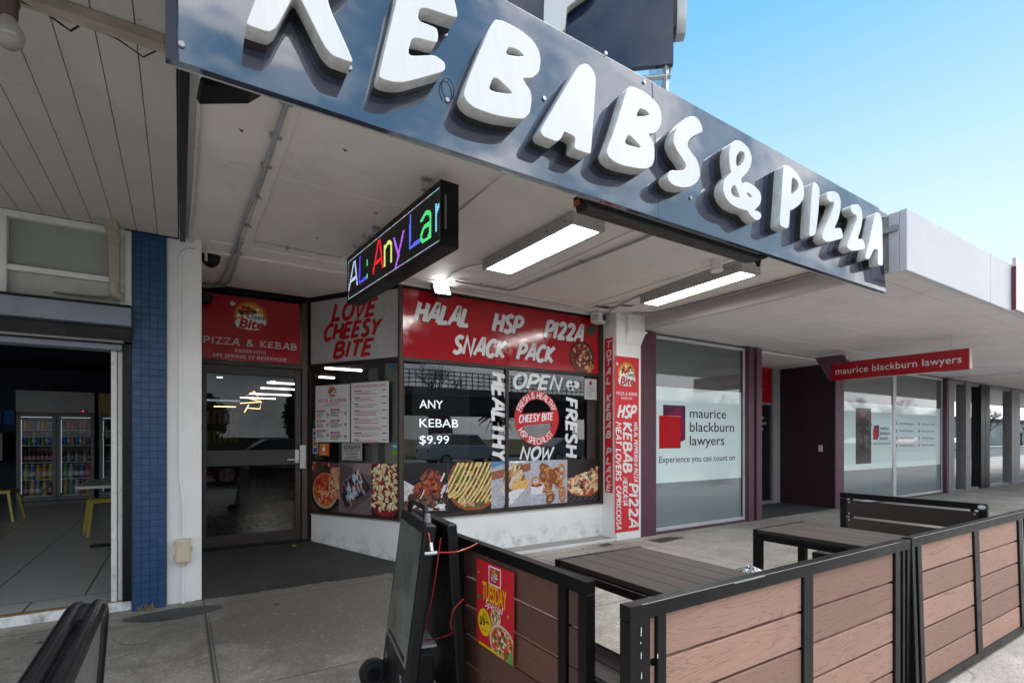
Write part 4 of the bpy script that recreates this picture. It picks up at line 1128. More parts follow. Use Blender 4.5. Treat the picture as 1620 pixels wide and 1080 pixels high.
# offices further along: dark glazing between grey mullions
far = thing('corner_office', 'further dark glazed shopfront with grey mullions beyond the frosted windows', 'office', (20, 5.2, 0))
for a, b in ((16.25, 16.58), (17.28, 17.60), (17.62, 17.92), (19.68, 20.0), (20.02, 20.4), (22.0, 22.4), (24.5, 24.9), (27, 27.5), (30, 30.5)):
    bx('mullion', M['alu_dk' if rnd.random() > .5 else 'black'], far, (a, b, 4.80, 5.0, 0, 2.66))
m = MB(); m.box(15.56, 40, 4.84, 5.0, 0, .05); m.box(15.56, 40, 4.84, 5.0, 2.60, 2.68); m.build('glazing_rail', M['alu_dk'], far)
m = MB(); m.face([(15.56, 4.9, .05), (40, 4.9, .05), (40, 4.9, 2.6), (15.56, 4.9, 2.6)]); m.build('pane', M['mirror_glass'], far)
m = MB(); m.box(15.5, 40, 6.5, 6.6, 0, 2.7); m.build('inner_wall', plain('mid_grey_inner', (.09, .085, .08), .7), far)
# ================================================================== SIGNS AND POSTERS ON THE SHOPFRONT
def board(name, label, fr, u0, u1, v0, v1, w0, w1, mat, cat='sign', group=None, bevel=.002):
    P = [fr.p(u0, v0, w0), fr.p(u1, v0, w0)]
    c = (P[0] + P[1]) / 2
    t = thing(name, label, cat, tuple(c), group)
    m = MB(); m.fbox(fr, u0, u1, v0, v1, w0, w1); m.build('board', mat, t, bevel)
    return t
# red fascia over the street window
t = board('shop_sign', 'red window-head sign reading HALAL HSP PIZZA SNACK PACK over the street window', FW, 1.925, 4.582, 2.127, 2.834, -.04, -.004, M['red_panel'])
k = Ink(FW, -.0035); GW = S(222, 222, 226); SH = ((.10, .01, .02), .007, -.009)
k.brush('HALAL', 2.05, 2.518, .195, GW, .25, .25, .63, shadow=SH)
k.up(); k.brush('HSP', 2.985, 2.512, .200, GW, .25, .25, .385, shadow=SH)
k.up(); k.brush('PI22A', 3.712, 2.515, .200, GW, .25, .25, .60, shadow=SH)
k.up(); k.brush('SNACK', 2.485, 2.218, .185, GW, .25, .25, .66, shadow=SH)
k.up(); k.brush('PACK', 3.315, 2.218, .185, GW, .25, .25, .525, shadow=SH)
def pizza(k, u, v, ru, rv, base, tops, n=60, crust=S(150, 90, 45), dark=None):
    k.up()
    if dark: k.ell(u, v, ru * 1.1, rv * 1.1, dark, 24); k.up()
    k.ell(u, v, ru, rv, crust, 26); k.up(); k.ell(u, v, ru * .88, rv * .88, base, 24); k.up()
    for i in range(n):
        a = rnd.random() * 6.283; d = .84 * math.sqrt(rnd.random())
        k.blob(u + ru * d * math.cos(a), v + rv * d * math.sin(a), ru * (.07 + .09 * rnd.random()), rnd.choice(tops), 7, .5, 1.5, rnd.random() * 3)
k.clip = (1.93, 4.578, 2.13, 2.83)
pizza(k, 4.30, 2.32, .185, .18, S(120, 40, 36), [S(70, 40, 44), S(190, 150, 120), S(150, 60, 50), S(60, 52, 50), S(200, 170, 140)], 70, S(105, 66, 48), S(50, 24, 26))
k.up(); k.blob(4.42, 2.17, .05, S(190, 140, 90)); k.blob(4.47, 2.21, .045, S(160, 110, 70))
for (a, b) in ((4.42, 2.68), (4.46, 2.64), (4.49, 2.70)): k.blob(a, b, .04, S(40, 84, 50), 7, .4, 1.6, .6)
k.clip = None
k.build('lettering', INK_GLOSS, t)
# pale sign over the splayed window
t = board('shop_sign', 'pale grey sign with three lines of red brush lettering over the splayed window', SP, .005, LS - .012, 2.127, 2.824, -.03, .004, M['grey_sign'])
k = Ink(SP, .0045); RD = S(178, 20, 34); SH = (S(214, 180, 170), -.009, -.007)
k.brush('LOVE', .325, 2.585, .175, RD, .27, .3, .62, shadow=SH)
k.up(); k.brush('CHEESY', .195, 2.38, .165, RD, .27, .3, .80, shadow=SH)
k.up(); k.brush('BITE', .345, 2.175, .165, RD, .27, .3, .55, shadow=SH)
k.clip = (.01, LS - .02, 2.13, 2.82); k.up()
for i in range(34):
    a = rnd.random() * 6.28; d = .17 * math.sqrt(rnd.random())
    k.blob(1.12 + d * math.cos(a), 2.66 + d * math.sin(a), .012 + .012 * rnd.random(), rnd.choice([(.40, .39, .41), (.5, .49, .5), (.44, .41, .41)]), 7)
k.build('lettering', INK_GLOSS, t)
# transom sign over the door
t = board('shop_sign', 'red transom sign with pizza logo and street address over the dark door', DR, .135, 1.137, 2.118, 2.795, .0, .03, M['red_panel'])
k = Ink(DR, .0305)
logo(k, .64, 2.60, .165, .95)
k.up(); k.brush('PIZZA & KEBAB', .205, 2.278, .066, (.62, .62, .62), .17, 0, .90, .16, serif=True)
k.text('RESERVOIR', .645, 2.205, .034, (.6, .6, .6), .008, 0, .30, 'C', 1.2)
k.text('299 SPRING ST RESERVOIR', .645, 2.142, .036, (.6, .6, .6), .008, 0, .715, 'C', 1.1)
k.build('lettering', INK_GLOSS, t)
# two menu boards
def lines(k, u0, u1, v, n, h, c, gap):
    for i in range(n):
        x = u0; w = u0 + (u1 - u0) * (.55 + .45 * rnd.random())
        while x < w:
            q = min(w, x + .012 + .03 * rnd.random()); k.rect(x, q, v - h, v, c); x = q + .006
        v -= gap
    return v
t = board('menu_board', 'white menu board with pizza logo and price columns taped in the splayed window', SP, .093, .602, 1.252, 1.878, .012, .018, M['paper'], 'menu')
k = Ink(SP, .0182); DR_ = S(178, 30, 40)
logo(k, .345, 1.80, .062)
k.up(); k.brush('PIZZA & KEBAB', .135, 1.692, .034, DR_, .17, 0, .42, .16, serif=True)
k.text('RESERVOIR', .345, 1.662, .019, DR_, .01, 0, .20, 'C', 1.2)
k.rect(.12, .58, 1.646, 1.649, DR_)
for (u0, u1, vv) in ((.115, .31, (1.60, 1.49, 1.38)), (.325, .575, (1.61, 1.49, 1.36))):
    for v in vv:
        k.rect(u0, u0 + .13, v - .016, v + .004, DR_); k.up(); k.rect(u0 + .015, u0 + .11, v - .009, v - .003, OFF)
        lines(k, u0, u1 - .06, v - .028, 4, .007, (.1, .1, .1), .0135); k.rect(u1 - .045, u1 - .012, v - .05, v - .036, DR_)
        k.rect(u1 - .045, u1 - .012, v - .066, v - .058, (.2, .2, .2))
k.build('print', INK_PAPER, t)
t = board('menu_board', 'white menu board headed MEAL DEALS with red lines taped in the splayed window', SP, .622, 1.135, 1.250, 1.884, .012, .018, M['paper'], 'menu')
k = Ink(SP, .0182)
k.text('CHEESY BITE PIZZA MEAL DEALS', .878, 1.832, .028, DR_, .012, 0, .46, 'C')
v = 1.800
for i in range(8):
    k.rect(.665, .665 + .07 + .05 * rnd.random(), v - .010, v, (.08, .08, .08)); k.rect(.80, 1.02, v - .0065, v - .0045, (.2, .2, .2)); k.rect(1.05, 1.11, v - .010, v, (.1, .1, .1))
    n = 2 if i not in (3, 4) else 3
    lines(k, .68, 1.05, v - .018, n, .007, S(190, 70, 76), .0165); v -= .036 + n * .0165
k.build('print', INK_PAPER, t)
t = board('notice_plate', 'small grey NOTICE plate about no cash below the menu boards', SP, .482, .768, 1.058, 1.242, .006, .010, plain('grey_plate', (.45, .46, .47), .4), 'notice')
k = Ink(SP, .0102)
for r_ in ((.494, .756, 1.070, 1.074), (.494, .756, 1.226, 1.230), (.494, .498, 1.074, 1.226), (.752, .756, 1.074, 1.226)): k.rect(*r_, BLK)
k.rect(.512, .738, 1.178, 1.219, BLK); k.up(); k.text('NOTICE', .625, 1.185, .028, (.6, .6, .6), .02, 0, .20, 'C')
for s_, v in (('NO CASH LEFT', 1.148), ('ON PREMISES', 1.115), ('OVERNIGHT', 1.082)): k.text(s_, .625, v, .021, BLK, .012, 0, .21 if 'CASH' in s_ else .18, 'C')
k.build('print', INK_PAPER, t)
# small stickers
def sticker(label, fr, u0, u1, v0, v1, c, art=None, mat=INK_PAPER):
    t = board('window_sticker', label, fr, u0, u1, v0, v1, -.018, -.012, plain('sticker_%d' % int(1000 * (u0 + v0 + c[0])), c, .35), 'sticker', bevel=0)
    if art:
        k = Ink(fr, -.0118); art(k); k.build('print', mat, t)
sticker('orange delivery sticker with white house shape', SP, .116, .264, 1.10, 1.234, S(222, 118, 34), lambda k: (k.put([[(.165, 1.15), (.215, 1.15), (.215, 1.18), (.19, 1.205), (.165, 1.18)]], WHITE), k.ell(.19, 1.213, .010, .008, WHITE, 10), k.rect(.15, .23, 1.12, 1.128, WHITE), k.rect(.135, .245, 1.219, 1.225, (.6, .5, .4))))
sticker('blue and green sticker with white wireless arcs near the corner post', SP, 1.150, 1.240, 1.125, 1.252, S(70, 130, 150), lambda k: (k.rect(1.15, 1.24, 1.125, 1.17, S(120, 165, 60)), [k.ell(1.195, 1.18, r_, r_ * 1.2, (.5, .7, .7), 14, 0, 40, 140, .78) for r_ in (.014, .026, .038)]))
sticker('row of blue card payment stickers by the door post', SP, .018, .092, 1.12, 1.405, (.45, .47, .5), lambda k: (k.rect(.03, .082, 1.33, 1.37, S(40, 70, 150)), k.rect(.03, .082, 1.27, 1.31, S(180, 90, 40)), k.rect(.03, .055, 1.21, 1.25, S(190, 40, 40)), k.rect(.055, .082, 1.21, 1.25, S(200, 130, 40)), k.rect(.03, .082, 1.135, 1.185, S(40, 80, 160)), k.rect(.035, .077, 1.155, 1.163, OFF)))
sticker('small teal sticker at the top of the splayed window', SP, 1.105, 1.20, 2.01, 2.055, S(60, 120, 140), lambda k: [k.rect(1.112 + i * .022, 1.127 + i * .022, 2.02, 2.045, S(30, 80, 100)) for i in range(4)])
sticker('green tag sticker beside the left menu board', SP, .03, .085, 1.43, 1.50, S(40, 120, 60))
sticker('white paper notice at the top right of the street window', FW, 4.355, 4.558, 1.79, 2.055, (.42, .43, .44), lambda k: (k.ell(4.455, 2.0, .03, .03, S(150, 70, 70), 10), lines(k, 4.385, 4.53, 1.95, 7, .008, (.2, .2, .22), .02)))
# illuminated price display behind the glass
t = board('window_display', 'black display behind the street window showing ANY KEBAB $9.99', FW, 2.06, 2.73, 1.09, 1.93, -.12, -.07, M['black_plastic'], 'display')
k = Ink(FW, -.0695)
me = []
for s_, v, wd in (('ANY', 1.613, .27), ('KEBAB', 1.413, .455), ('$9.99', 1.235, .345)):
    k.text(s_, 2.135, v, .092, (1, 1, 1), .004, 0, wd)
o = k.build('glowing_text', M['text_glow'], t)
# vinyl brush lettering on the glass
def vinyl(label, paint, name='vinyl_lettering'):
    t = thing(name, label, 'lettering', (3.6, 5.115, 1.5)); k = Ink(FW, -.0185); paint(k)
    o = k.build('lettering', INK, t); return t
VW = S(222, 224, 228)
vinyl('white vinyl brush word HEALTHY running down the street window mullion', lambda k: k.brush('HEALTHY', 2.995, 2.045, .185, VW, .25, .12, 1.0, .07, R(-90)))
vinyl('white vinyl brush word OPEN arched over the red roundel', lambda k: k.brush('OPEN', 3.262, 1.885, .165, VW, .25, .3, .72))
vinyl('white vinyl ampersand at the upper right of the street window', lambda k: k.brush('&', 4.07, 2.0, .17, VW, .24, .1, None, .05, R(-75)))
vinyl('white vinyl brush word FRESH running down beside the red roundel', lambda k: k.brush('FRESH', 4.06, 1.80, .17, VW, .25, .12, .74, .07, R(-90)))
vinyl('white vinyl brush word NOW under the red roundel', lambda k: k.brush('NOW', 3.365, 1.045, .14, VW, .26, .25, .48))
def roundel(k):
    c = S(196, 30, 44); u, v = 3.62, 1.533
    k.ell(u, v, .325, .325, c, 40, 0, 0, 360, .70); k.up()
    k.put([[(3.33, 1.432), (3.93, 1.49), (3.93, 1.628), (3.33, 1.575)]], c); k.up()
    k.brush('FRESH & HEALTHY', 0, 0, .072, VW, .17, 0, arc=(u, v, .275, .275, 162, 22))
    k.brush('HSP SPECIALIST', 0, 0, .072, VW, .17, 0, arc=(u, v, .275, .275, 208, 322))
    k.brush('CHEESY BITE', 3.355, 1.475, .085, VW, .2, .2, .50, rot=R(5))
vinyl('round red vinyl badge with a crossbar on the street window', roundel, 'vinyl_badge')

# food photographs along the bottom of the glass
def food(kind, label, fr, u0, u1, v0, v1):
    t = board('food_poster', label, fr, u0 + .001, u1 - .001, v0, v1, -.018, -.014, M['paper'], 'poster', 'food photographs along the bottom of the windows', 0)
    k = Ink(fr, -.0138); k.clip = (u0 + .001, u1 - .001, v0, v1); W, H = u1 - u0, v1 - v0
    U = lambda a: u0 + a * W
    V = lambda b: v0 + b * H
    q = rnd
    def scatter(n, a0, a1, b0, b1, r0, r1, cs, asp=1.4, rot=None, test=None):
        for i in range(n):
            a, b = a0 + (a1 - a0) * q.random(), b0 + (b1 - b0) * q.random()
            if test and not test(a, b): continue
            k.blob(U(a), V(b), (r0 + (r1 - r0) * q.random()) * W, q.choice(cs), 7, .45, asp, q.random() * 3 if rot is None else rot)
    if kind == 'pan':
        k.rect(u0, u1, v0, v1, S(86, 66, 74)); k.up(); scatter(26, 0, .7, .85, 1, .04, .1, [S(60, 30, 30), S(40, 60, 36), S(150, 40, 36), S(190, 170, 150)])
        k.up(); k.ell(U(.5), V(.40), .56 * W, .42 * H, S(24, 22, 24)); k.up(); k.ell(U(.48), V(.42), .46 * W, .37 * H, S(190, 170, 150)); k.up()
        pizza(k, U(.48), V(.44), .43 * W, .345 * H, S(188, 62, 38), [S(214, 120, 70), S(170, 40, 30), S(226, 170, 120), S(196, 80, 44)], 90, S(196, 120, 66))
        k.up(); k.put([[(U(.6), V(.42)), (U(1), V(.25)), (U(1), V(.9)), (U(.72), V(.9))]], S(196, 140, 110)); k.up(); scatter(30, .62, 1, .4, .9, .02, .05, [S(180, 60, 40), S(220, 190, 160), S(90, 80, 80)])
        for i in range(7): k.line([(U(.62 + .05 * i), V(.5 + .05 * i)), (U(.75 + .03 * i), V(.35 + .02 * i))], .012 * W, S(226, 200, 160))
    elif kind == 'box':
        k.rect(u0, u1, v0, v1, S(120, 102, 108)); k.up(); k.put([[(U(0), V(1)), (U(.45), V(.86)), (U(.0), V(.5))]], S(84, 78, 80)); k.put([[(U(.45), V(.86)), (U(.45), V(1)), (U(1), V(1)), (U(1), V(.75))]], S(150, 128, 132))
        k.put([[(U(.2), V(.1)), (U(.3), V(.0)), (U(1), V(.38)), (U(1), V(.52))]], S(96, 82, 92)); k.put([[(U(0), V(.45)), (U(.2), V(.1)), (U(1), V(.5)), (U(.62), V(.88))]], S(36, 30, 36)); k.up()
        for i in range(80):
            a, b = q.random(), q.random(); x = .02 + .62 * a + .34 * b; y = .44 + .42 * a - .30 * b
            k.blob(U(x), V(y), W * .045, q.choice([S(150, 175, 205), S(186, 205, 226), S(40, 34, 44), S(190, 110, 70), S(120, 60, 44), S(200, 210, 220)]), 7, .4, 2.6, R(110))
    elif kind == 'red_cheese':
        k.rect(u0, u1, v0, v1, S(30, 24, 26)); k.up(); k.put([chaikin([(U(.0), V(.0)), (U(.98), V(.0)), (U(1.0), V(.8)), (U(.8), V(1.0)), (U(.05), V(1.0))], .2, 2)], S(140, 28, 36)); k.up()
        scatter(60, 0, .98, 0, 1, .03, .09, [S(120, 20, 30), S(170, 40, 44), S(96, 24, 34)], 2); k.up()
        scatter(190, .0, .92, .12, .98, .025, .06, [S(236, 222, 176), S(246, 238, 206), S(226, 206, 140), S(240, 230, 196)], 1.8)
    elif kind == 'meat':
        k.rect(u0, u1, v0, v1, S(30, 32, 40)); k.rect(u0, u1, v0, V(.25), S(70, 66, 66)); k.up(); k.put([[(U(-.1), V(.12)), (U(.95), V(.04)), (U(.9), V(.22)), (U(0), V(.7))]], S(196, 196, 200)); k.up()
        dome = lambda a, b: b < .18 + .70 * math.exp(-((a - .62) / .40) ** 2)
        scatter(260, 0, 1, .10, .88, .03, .08, [S(96, 60, 48), S(70, 44, 38), S(120, 76, 58), S(52, 36, 34)], 1.6, None, dome); k.up()
        scatter(120, 0, 1, .42, .88, .025, .06, [S(190, 96, 46), S(170, 70, 40), S(110, 40, 36), S(150, 84, 60)], 1.8, None, dome); k.up()
        for i in range(22):
            x = .08 + .9 * q.random(); y = q.random() * .55 + .3
            if dome(x, y + .05): k.line([(U(x), V(y)), (U(x + .06), V(y + .10)), (U(x + .09), V(y + .17))], W * .035, q.choice([S(226, 222, 230), S(206, 204, 220), S(60, 20, 30)]), True)
        k.up(); k.put([[(U(.68), V(.12)), (U(.9), V(.08)), (U(.95), V(.17)), (U(.78), V(.19))], [(U(.2), V(.12)), (U(.32), V(.3)), (U(.36), V(.2))]], S(222, 222, 226))
    elif kind == 'mustard':
        k.rect(u0, u1, v0, v1, S(30, 28, 36)); pizza(k, U(.60), V(.56), .62 * W, .58 * H, S(112, 84, 60), [S(70, 50, 40), S(160, 130, 90), S(90, 100, 60), S(120, 60, 40), S(190, 160, 120), S(60, 44, 38)], 240, S(150, 84, 44))
        k.up()
        for i in range(14):
            a = .02 + i * .125
            P = [(a - .0, .86 - .03 * i), (a + .06, .95 - .01 * i)] if False else [(U(-.30 + i * .105), V(.14 + (.12 if i < 5 else 0) + .05 * q.random())), (U(-.14 + i * .105 + .03 * q.random()), V(.38)), (U(.02 + i * .105 + .03 * q.random()), V(.62)), (U(.24 + i * .105), V(1.0))]
            P = [p for p in P]
            k.line(P, W * .040, S(228, 204, 136), True)
    elif kind == 'wrap':
        k.rect(u0, u1, v0, v1, S(176, 178, 190)); k.put([[(U(0), V(.78)), (U(1), V(.95)), (U(1), V(.78)), (U(0), V(.6))]], S(150, 92, 66)); k.put([[(U(0), V(.85)), (U(0), V(1)), (U(.5), V(1))]], S(80, 140, 190)); k.put([[(U(.55), V(0)), (U(1), V(0)), (U(1), V(.3))]], S(166, 120, 100)); k.up()
        k.ell(U(.66), V(1.0), .22 * W, .05 * H, S(226, 232, 240)); k.up()
        k.put([[(U(.24), V(.40)), (U(.92), V(.46)), (U(.50), V(.06)), (U(.40), V(.05))]], S(216, 216, 226)); k.up()
        scatter(120, .30, .80, .40, .86, .03, .07, [S(196, 140, 84), S(226, 180, 120), S(110, 70, 46), S(150, 100, 60), S(206, 196, 180)], 3.2, R(70), lambda a, b: abs(a - .55) < .28 - .2 * (b - .4) and b < .88); k.up()
        for i in range(9): k.line([(U(.5 + .05 * i), V(.38)), (U(.62 + .04 * i), V(.56))], W * .045, S(222, 176, 104))
        k.put([[(U(.24), V(.40)), (U(.40), V(.32)), (U(.92), V(.44)), (U(.50), V(.06)), (U(.40), V(.05))]], S(226, 226, 236)); k.put([[(U(.30), V(.02)), (U(.42), V(.2)), (U(.46), V(.18)), (U(.36), V(.0))]], S(60, 58, 76))
    elif kind == 'rings':
        k.rect(u0, u1, v0, v1, S(178, 182, 196))
        for i in range(6): k.line([(U(0), V(.1 + .17 * i)), (U(1), V(.12 + .17 * i))], W * .008, S(150, 156, 172))
        k.up()
        for (a, b) in [(.3 + .55 * q.random(), .38 + .48 * q.random()) for i in range(26)] + [(.52, .22), (.52, .12), (.86, .16), (.84, .28)]:
            if b > .62 and abs(a - .55) > .3: continue
            k.up(); rr = W * .135; ro = q.random() * 3
            k.ell(U(a), V(b), rr, rr * .72, S(132, 74, 36), 18, ro, 0, 360, .45); k.ell(U(a), V(b) + .006, rr * .94, rr * .66, S(206, 140, 82), 18, ro, 0, 360, .6)
        k.up(); k.put([[(U(.0), V(.45)), (U(.34), V(.45)), (U(.30), V(.24)), (U(.0), V(.24))]], S(222, 222, 230)); k.ell(U(.15), V(.45), .19 * W, .06 * H, S(236, 236, 240)); k.up(); k.ell(U(.15), V(.45), .16 * W, .045 * H, S(140, 34, 60)); k.up(); k.ell(U(.13), V(.54), .13 * W, .10 * H, S(200, 132, 76), 16, 0, 0, 360, .6)
    elif kind == 'olive':
        k.rect(u0, u1, v0, v1, S(36, 30, 34)); k.up()
        for i in range(7): k.line([(U(-.1 + .2 * i), V(0)), (U(.15 + .2 * i), V(.16))], W * .012, S(110, 110, 116)); k.line([(U(.1 + .2 * i), V(0)), (U(-.1 + .2 * i), V(.15))], W * .01, S(90, 90, 96))
        pizza(k, U(.56), V(.38), .60 * W, .26 * H, S(196, 150, 104), [S(226, 200, 160), S(170, 80, 56), S(206, 170, 120), S(150, 60, 50), S(236, 222, 196)], 50, S(176, 96, 54), S(60, 34, 26)); k.up()
        scatter(150, .05, 1, .34, .80, .03, .07, [S(226, 206, 170), S(190, 120, 80), S(236, 224, 200), S(160, 70, 56), S(210, 176, 130)], 1.4, None, lambda a, b: b < .5 + .30 * a); k.up()
        for i in range(22):
            a, b = .1 + .85 * q.random(), .28 + .48 * q.random()
            if b < .42 + .32 * a: k.ell(U(a), V(b), .045 * W, .035 * W, S(26, 24, 30), 10, 0, 0, 360, .4)
    k.build('print', INK_PHOTO, t)
for kind, lab, a, b in (('pan', 'food photo of a red pizza in a dark pan, nearest the door', .006, .424), ('box', 'food photo of a loaded box striped with pale sauce', .424, .876), ('red_cheese', 'food photo of a red pizza strewn with white cheese chunks', .876, 1.245)):
    food(kind, lab, SP, a, b, .482, 1.029)
for kind, lab, a, b in (('meat', 'food photo of a mound of sauced kebab meat', 1.928, 2.438), ('mustard', 'food photo of a pizza striped with mustard sauce', 2.438, 2.98), ('wrap', 'food photo of a wrap in a white paper cone', 2.98, 3.52), ('rings', 'food photo of onion rings beside a dip cup', 3.52, 4.074), ('olive', 'food photo of an olive pizza on a dark rack', 4.074, 4.58)):
    food(kind, lab, FW, a, b, .495, 1.028)

# banners on the right-hand column
CF = Frame((0, 4.83, 0), (1, 0, 0)); CS = Frame((4.64, 0, 0), (0, -1, 0))
t = board('column_banner', 'tall narrow red strip of stacked white italic letters on the column side', CS, -5.045, -4.90, .595, 2.575, 0, .005, M['red_flat'])
k = Ink(CS, .0053); v = 2.45
for ch in 'TOTAL KEBAB PLACE':
    if ch != ' ': k.brush(ch, -5.02, v, .085, (.7, .7, .72), .24, .25, .085)
    v -= .116 if ch != ' ' else .105
k.build('lettering', INK, t)
t = board('column_banner', 'tall red banner listing HSP, KEBAB and PIZZA on the column front', CF, 4.605, 5.028, .103, 2.33, 0, .005, M['red_flat'])
k = Ink(CF, .0053); k.clip = (4.607, 5.026, .105, 2.328); BW = (.78, .78, .8)
logo(k, 4.81, 2.11, .165, 1.0)
k.up(); k.brush('PIZZA & KEBAB', 4.632, 1.84, .038, BW, .17, 0, .36, .16, serif=True)
k.text('RESERVOIR', 4.81, 1.79, .026, BW, .01, 0, .2, 'C')
k.brush('HSP', 4.645, 1.555, .155, BW, .22, .25, .31)
k.brush('HALAL PEPPERONI PIZZA', 4.940, 1.50, .060, BW, .2, .1, .77, .06, R(-90))
k.brush('KEBAB', 4.750, 1.50, .145, BW, .22, .12, .64, .06, R(-90))
k.brush('MEAT LOVERS', 4.622, 1.50, .088, BW, .21, .12, .74, .06, R(-90))
k.brush('PI22A', 4.850, .715, .155, BW, .22, .12, .57, .06, R(-90))
k.brush('MEXICANA', 4.745, .80, .075, BW, .21, .1, .36, .06, R(-90))
k.brush('CAPRICCIOSA', 4.632, .695, .075, BW, .2, .12, .55, .06, R(-90))
for (a, b) in ((4.62, 2.315), (5.01, 2.315), (4.62, .12), (5.01, .12)): k.ell(a, b, .005, .005, (.3, .3, .3), 8)
k.build('lettering', INK, t)

# law office graphics on the frosted film
L1 = Frame((0, 4.92, 0), (1, 0, 0))
def law_mark(k, u, v, s_):
    k.put([[(u + .08 * s_, v + .60 * s_), (u + .54 * s_, v + .60 * s_), (u + .54 * s_, v + .12 * s_), (u + .44 * s_, v + .09 * s_), (u + .44 * s_, v + .45 * s_), (u + .08 * s_, v + .45 * s_)]], S(86, 30, 74)); k.up()
    k.put([[(u + .08 * s_, v + .45 * s_), (u + .45 * s_, v + .58 * s_), (u + .45 * s_, v + .45 * s_)], [(u + .45 * s_, v + .58 * s_), (u + .54 * s_, v + .35 * s_), (u + .54 * s_, v + .12 * s_), (u + .45 * s_, v + .09 * s_)]], S(130, 28, 78)); k.up()
    k.put([[(u, v + 0), (u + .44 * s_, v), (u + .44 * s_, v + .445 * s_), (u, v + .45 * s_)]], S(190, 26, 34))
PB = S(66, 32, 58)
t = thing('window_graphic', 'large law firm mark and lettering on the wide frosted window beside the banner column', 'lettering', (6.3, 4.91, 1.5))
k = Ink(L1, .0015); law_mark(k, 5.51, 1.152, 1.0)
for s_, v, w_ in (('maurice', 1.587, .83), ('blackburn', 1.388, 1.03), ('lawyers', 1.192, .79)): k.text(s_, 6.145, v, .145 if s_ == 'blackburn' else .142, PB, .004, 0, w_)
k.text('Experience you can count on', 5.512, .955, .092, PB, .002, 0, 1.68)
k.build('lettering', INK_GLOSS, t)
t = thing('window_graphic', 'small law firm mark and photo strip on the left pane of the far frosted window', 'lettering', (11.5, 4.91, 1.3))
k = Ink(L1, .0015); k.rect(10.99, 11.62, .79, 1.88, S(74, 66, 60)); k.up()
for i in range(40): k.blob(10.99 + .1 + .45 * rnd.random(), 1.1 + .7 * rnd.random(), .10, rnd.choice([S(60, 52, 48), S(96, 88, 84), S(48, 42, 40)]), 6, .6, 1.4)
law_mark(k, 11.70, 1.26, .48)
for s_, v, w_ in (('maurice', 1.46, .38), ('blackburn', 1.36, .46), ('lawyers', 1.26, .36)): k.text(s_, 12.0, v, .075, PB, .004, 0, w_)
k.text('Experience you can count on', 11.7, 1.165, .04, PB, 0, 0, .78)
k.build('lettering', INK_GLOSS, t)
t = thing('window_graphic', 'two columns of service names on the right pane of the far frosted window', 'lettering', (13.8, 4.91, 1.3))
k = Ink(L1, .0015)
for (u, items) in ((12.84, ('Road Accident Injuries', 'Work Place Injuries', 'Public Place Injuries', 'Asbestos claims')), (13.95, ('Abuse law', 'Medical Injuries', 'Wills & Estates', 'Superannuation'))):
    for i, s_ in enumerate(items):
        v = 1.58 - i * .155
        k.blob(u - .08, v + .02, .05, S(180, 30, 44), 8, .3, .7); k.text(s_, u + .06, v, .05, S(96, 90, 100), .0, 0, .70)
k.build('lettering', INK_GLOSS, t)
t = thing('door_graphic', 'white law firm lettering on the dark recessed office door', 'lettering', (9.4, 5.91, 1.5))
k = Ink(Frame((0, 5.918, 0), (1, 0, 0)), .002)
for s_, v, w_ in (('maurice', 1.66, .36), ('blackburn', 1.55, .45), ('lawyers', 1.44, .34)): k.text(s_, 9.2, v, .075, (.6, .6, .6), .004, 0, w_)
k.build('lettering', INK, t)
# hanging office sign
hs = thing('hanging_sign', 'long red hanging sign with pale lettering below the office verandah', 'sign', (9.15, 3.55, 2.24))
bx('box', M['red_panel'], hs, (9.10, 9.195, 2.655, 4.455, 2.24, 2.526), bevel=.004)
bx('end_cap', plain('pale_pink_end_cap', (.62, .40, .42), .3, .1), hs, (9.102, 9.193, 2.647, 2.655, 2.242, 2.524), bevel=.002)
m = MB(); HF = Frame((9.1, 4.45, 0), (0, -1, 0)); m.prism([HF.p(*q) for q in ((.02, 2.515), (-.02, 2.245), (-.17, 2.49), (-.26, 2.655), (.17, 2.655), (.255, 2.528))], (.09, 0, 0)); m.build('logo_block', M['purple_lt'], hs, .003)
for y in (4.226, 2.86):
    m = MB(); m.box(9.135, 9.16, y - .012, y + .012, 2.526, 2.72); m.build('hanger', M['white_paint'], hs, .002)
k = Ink(HF, .001); k.text('maurice blackburn lawyers', .075, 2.338, .105, (.80, .76, .76), .006, 0, 1.64, spacing=1.05)
k.build('lettering', INK_GLOSS, hs)
bs = thing('fascia_lightbox', 'pale pink edged lightbox mounted on the white office fascia', 'sign', (8.7, 1.86, 2.7))
bx('box', plain('pale_pink_face', (.72, .55, .60), .25, .05), bs, (7.785, 10.2, 1.866, 1.897, 2.715, 3.29), bevel=.003)
bx('edge_trim', plain('maroon_trim', (.12, .02, .03), .4), bs, (7.768, 7.784, 1.862, 1.897, 2.712, 3.19), bevel=.002)
